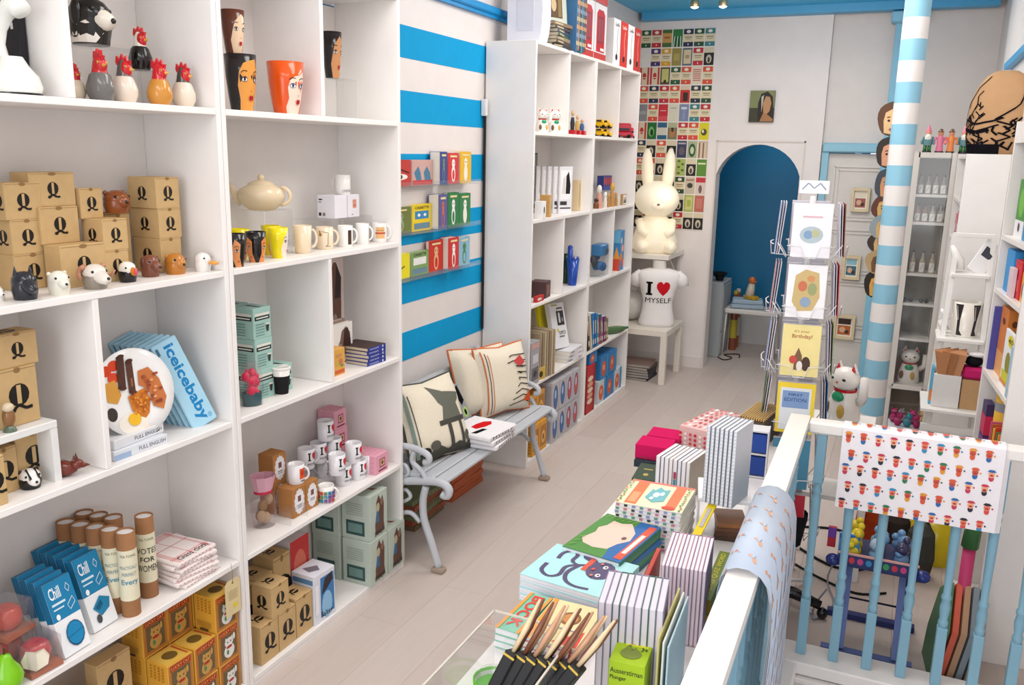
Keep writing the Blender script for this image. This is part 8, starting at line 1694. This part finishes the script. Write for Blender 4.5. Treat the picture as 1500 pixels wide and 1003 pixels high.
for i, (c, lb) in enumerate((('20303c', 'dark blue-green flat box under the pink boxes'),)): item('flat_box', lb, 'box', dict(loc=V((p.x+.0, p.y+.06, TZ+.001)), w=.26, d=.15, h=.028, rz=radians(2)), c+'/p')
q = quad(.745, (925, 700), (939, 677), (971, 682), (958, 704))
item('flat_box', 'dark green box with gold marks beside the tall activity pile', 'box', dict(loc=V((q['c'].x, q['c'].y, TZ+.001)), w=q['d'], d=q['w'], h=.044, rz=q['rz']), '22402c/p', (), [('r', .1, .3, .9, .5, '3a5a44/p')], [('r', .3, .6, .7, .66, 'b8a050/p'), ('e', .5, .3, .12, .08, 'b8a050/p')])
# m: patterned box
q = quad(.835, (1012, 624), (1033, 598), (1068, 605), (1052, 634)); 
item('patterned_box', 'white and red floral patterned box at the far end of the table', 'box', dict(loc=V((q['c'].x, q['c'].y, TZ+.001)), w=q['d']*1.05, d=q['w']*1.1, h=.134, rz=q['rz']), 'dfb8b4/p', (), [('e', .08+.17*(i % 6), .1+.14*(i//6), .05, .045, ('c02838/p', 'e8dcd8/p', 'c85058/p')[i % 3]) for i in range(36)]+[('r', .1, .0, .9, .35, '9a5048/p')], [('e', .08+.17*(i % 6), .1+.16*(i//6), .05, .045, ('d87078/p', 'f0e4e0/p', 'c84a54/p')[i % 3]) for i in range(36)])
# n: pencils in a tray, envelope, blue boxes
q = quad(.83, (1090, 607), (1104, 585), (1139, 590), (1128, 615)); t = thing('pencil_tray', 'bundle tray of natural wooden pencils near the card spinner', 'stationery', (q['c'].x, q['c'].y, TZ+.001), q['rz'])
MB().box((0, 0, .055), (q['w'], q['d'], .11), '5c4c40/p').obj('tray', t)
for i in range(11): MB().box((-q['w']/2+q['w']*(i+.5)/11, 0, .118), (q['w']/11*.62, q['d']*.98, .012), 'c8a468/x', ch=.002).obj('pencil', t)
a, b = AZ(1099, 650, .80), AZ(1130, 636, .80); t = thing('airmail_envelope', 'white envelope with red and blue airmail border', 'envelope', (a+b)/2-V((0, 0, .04)), atan2((b-a).y, (b-a).x)); t.rotation_euler = (radians(-35), radians(-14), atan2((b-a).y, (b-a).x))
w = .10; MB().box((0, 0, .035), (w, .0015, .075), 'e8e6ea/p').obj('paper', t); MB().decal(plane_fn((-w/2, -.0008, 0), (w, 0, 0), (0, 0, .075), (0, -1, 0)), [('r', .90, .02+.125*k, 1, .12+.125*k, ('2a4a80/p', 'b83038/p')[k % 2]) for k in range(8)]+[('t', 'PAR AVION', .15, .4, .7, .5, 'b8506a/p')]).obj('print', t)
p = AZ(1100, 700, TZ); t = thing('mini_drawer_tower', 'small white framed drawer tower with blue drawers behind the notebooks', 'organizer', (AZ(1103, 700, TZ).x, AZ(1103, 700, TZ).y+.04, TZ+.001), radians(4))
for s in (-1, 1): MB().box((s*.038, 0, .09), (.005, .08, .18), 'dcdce0/w').obj('side_panel', t)
for k in range(3): MB().box((0, 0, .004+k*.086), (.072, .08, .005), 'dcdce0/w').obj('shelf', t)
for k in range(2): MB().box((0, -.002, .046+k*.086), (.068, .07, .068), ('1f3f90/p', '24489c/p')[k]).obj('drawer', t)
# a: clear box of incense packs and pens at the near left
z1 = .89; A0, B0 = AZ(724, 894, z1), AZ(843, 925, z1); e = (B0-A0); w = e.length; rz = atan2(e.y, e.x); D = .30; c = (A0+B0)/2 + V((sin(rz), -cos(rz), 0))*D/2; h = z1-TZ-.001
t = thing('clear_display_box', 'open clear acrylic box at the near corner of the table holding brushes and packs', 'display box', (c.x, c.y, TZ+.001), rz); th = .0025
MB().box((0, 0, th/2), (w, D, th), 'e6ecee/k').obj('base_plate', t)
for s in (-1, 1): MB().box((s*(w/2), 0, h/2), (th, D, h), 'e6ecee/k').obj('side_wall', t); MB().box((0, s*D/2, h/2), (w, th, h), 'e6ecee/k').obj('end_wall', t); 
m = MB()
for s in (-1, 1): m.bar((s*w/2, -D/2, h), (s*w/2, D/2, h), .004, .003, 'cfcabf/g'); m.bar((-w/2, s*D/2, h), (w/2, s*D/2, h), .004, .003, 'cfcabf/g')
m.obj('polished_rim', t)
cz = TZ+.004; cR = cos(rz); sR = sin(rz); LB = lambda x, y, z=0: V((c.x+x*cR-y*sR, c.y+x*sR+y*cR, cz+z))
rs = random.Random(19)
for i in range(7):
    lean = radians(24+rs.uniform(-3, 3)); o = thing('brush_pack', 'black pack of cream-handled brushes leaning in the clear box, %s' % ('leftmost', 'second', 'third', 'fourth', 'fifth', 'sixth', 'rightmost')[i], 'brush set', LB(-.040+i*.0165, -.015+.006*i, .05), 0, 'black brush packs in the clear box'); o.rotation_euler = (Matrix.Rotation(rz, 3, 'Z') @ Matrix.Rotation(-lean, 3, 'X') @ Matrix.Rotation(radians(24+2*(i-3)), 3, 'Y')).to_euler(); o.scale = (1.25, 1.2, 1.22)
    MB().box((0, 0, .06), (.020, .036, .12), '1a181a/p', ch=.002).obj('pack_body', o)
    MB().decal(plane_fn((-.01, -.018, 0), (.02, 0, 0), (0, 0, .12), (0, -1, 0)), [('r', 0, .92, 1, .95, 'c8a83c/p'), ('r', .1, .3, .9, .34, 'c8a83c/p')]).obj('gold_bands', o)
    for k in range(2): MB().tube([(0, -.009+.018*k, .118), (.001, -.009+.018*k, .165), (0, -.009+.018*k, .215)], [.0035, .005, .002], ('e0c8a0/g', '7a4a34/g', 'c89878/g')[(i+k) % 3]).obj('brush_handle', o)
for i, cc in enumerate(('b84424', '8a8478', '3a3634')):
    o = thing('quill', '%s slim sheet of card leaning at the right of the brushes' % ('rust red', 'grey', 'dark')[i], 'card', LB(.095-.01*i, .02, 0), 0); o.rotation_euler = (Matrix.Rotation(rz, 3, 'Z') @ Matrix.Rotation(radians(-26), 3, 'X')).to_euler(); MB().add([(-.001, -.03, 0), (-.001, .03, 0), (-.001, .02, .22-.02*i), (.001, -.03, 0), (.001, .03, 0), (.001, .02, .22-.02*i)], [(0, 1, 2), (5, 4, 3), (0, 2, 5, 3), (1, 4, 5, 2), (0, 3, 4, 1)], cc+'/p').obj('card_sheet', o)
p = AZ(722, 992, .785); o = thing('plastic_tub', 'white and green round tub covered in clear film in the near corner', 'tub', (p.x, p.y, cz)); MB().lathe([(.036, 0), (.040, .075), (.037, .075), (.03, .01)], 'dfe4e0/g', n=24, capt=False).obj('tub_body', o); MB().lathe([(.0405, .066), (.0415, .08), (.038, .08), (.036, .06), (0, .055)], '5cc01e/g', n=24).obj('green_lining', o); MB().lathe([(.04, .08), (.03, .095), (.0, .10)], 'e6f0e8/k', n=9, smooth=False).obj('clear_film', o)
p = AZ(768, 1010, .74); o = thing('pen_pack', 'clear wrapped silver pen standing in the clear box', 'pen', (p.x, p.y, cz)); o.rotation_euler = (radians(-16), radians(10), rz); MB().tube([(0, 0, .0), (0, 0, .13), (0, 0, .16)], [.009, .009, .003], 'b0b4bc/g').obj('pen', o); MB().lathe([(.016, 0), (.013, .13), (.002, .17)], 'e6ecee/k', n=8, smooth=False).obj('wrapper', o)
p = LB(.05, -.10); o = thing('plastic_tub', 'small dark green jar beside the pen in the clear box', 'tub', (p.x, p.y, cz)); MB().lathe([(.024, 0), (.026, .06), (.02, .064)], '2f6a50/g', n=20).obj('tub_body', o); MB().lathe([(.025, .064), (.025, .072)], '244f3c/g', n=20).obj('lid', o)
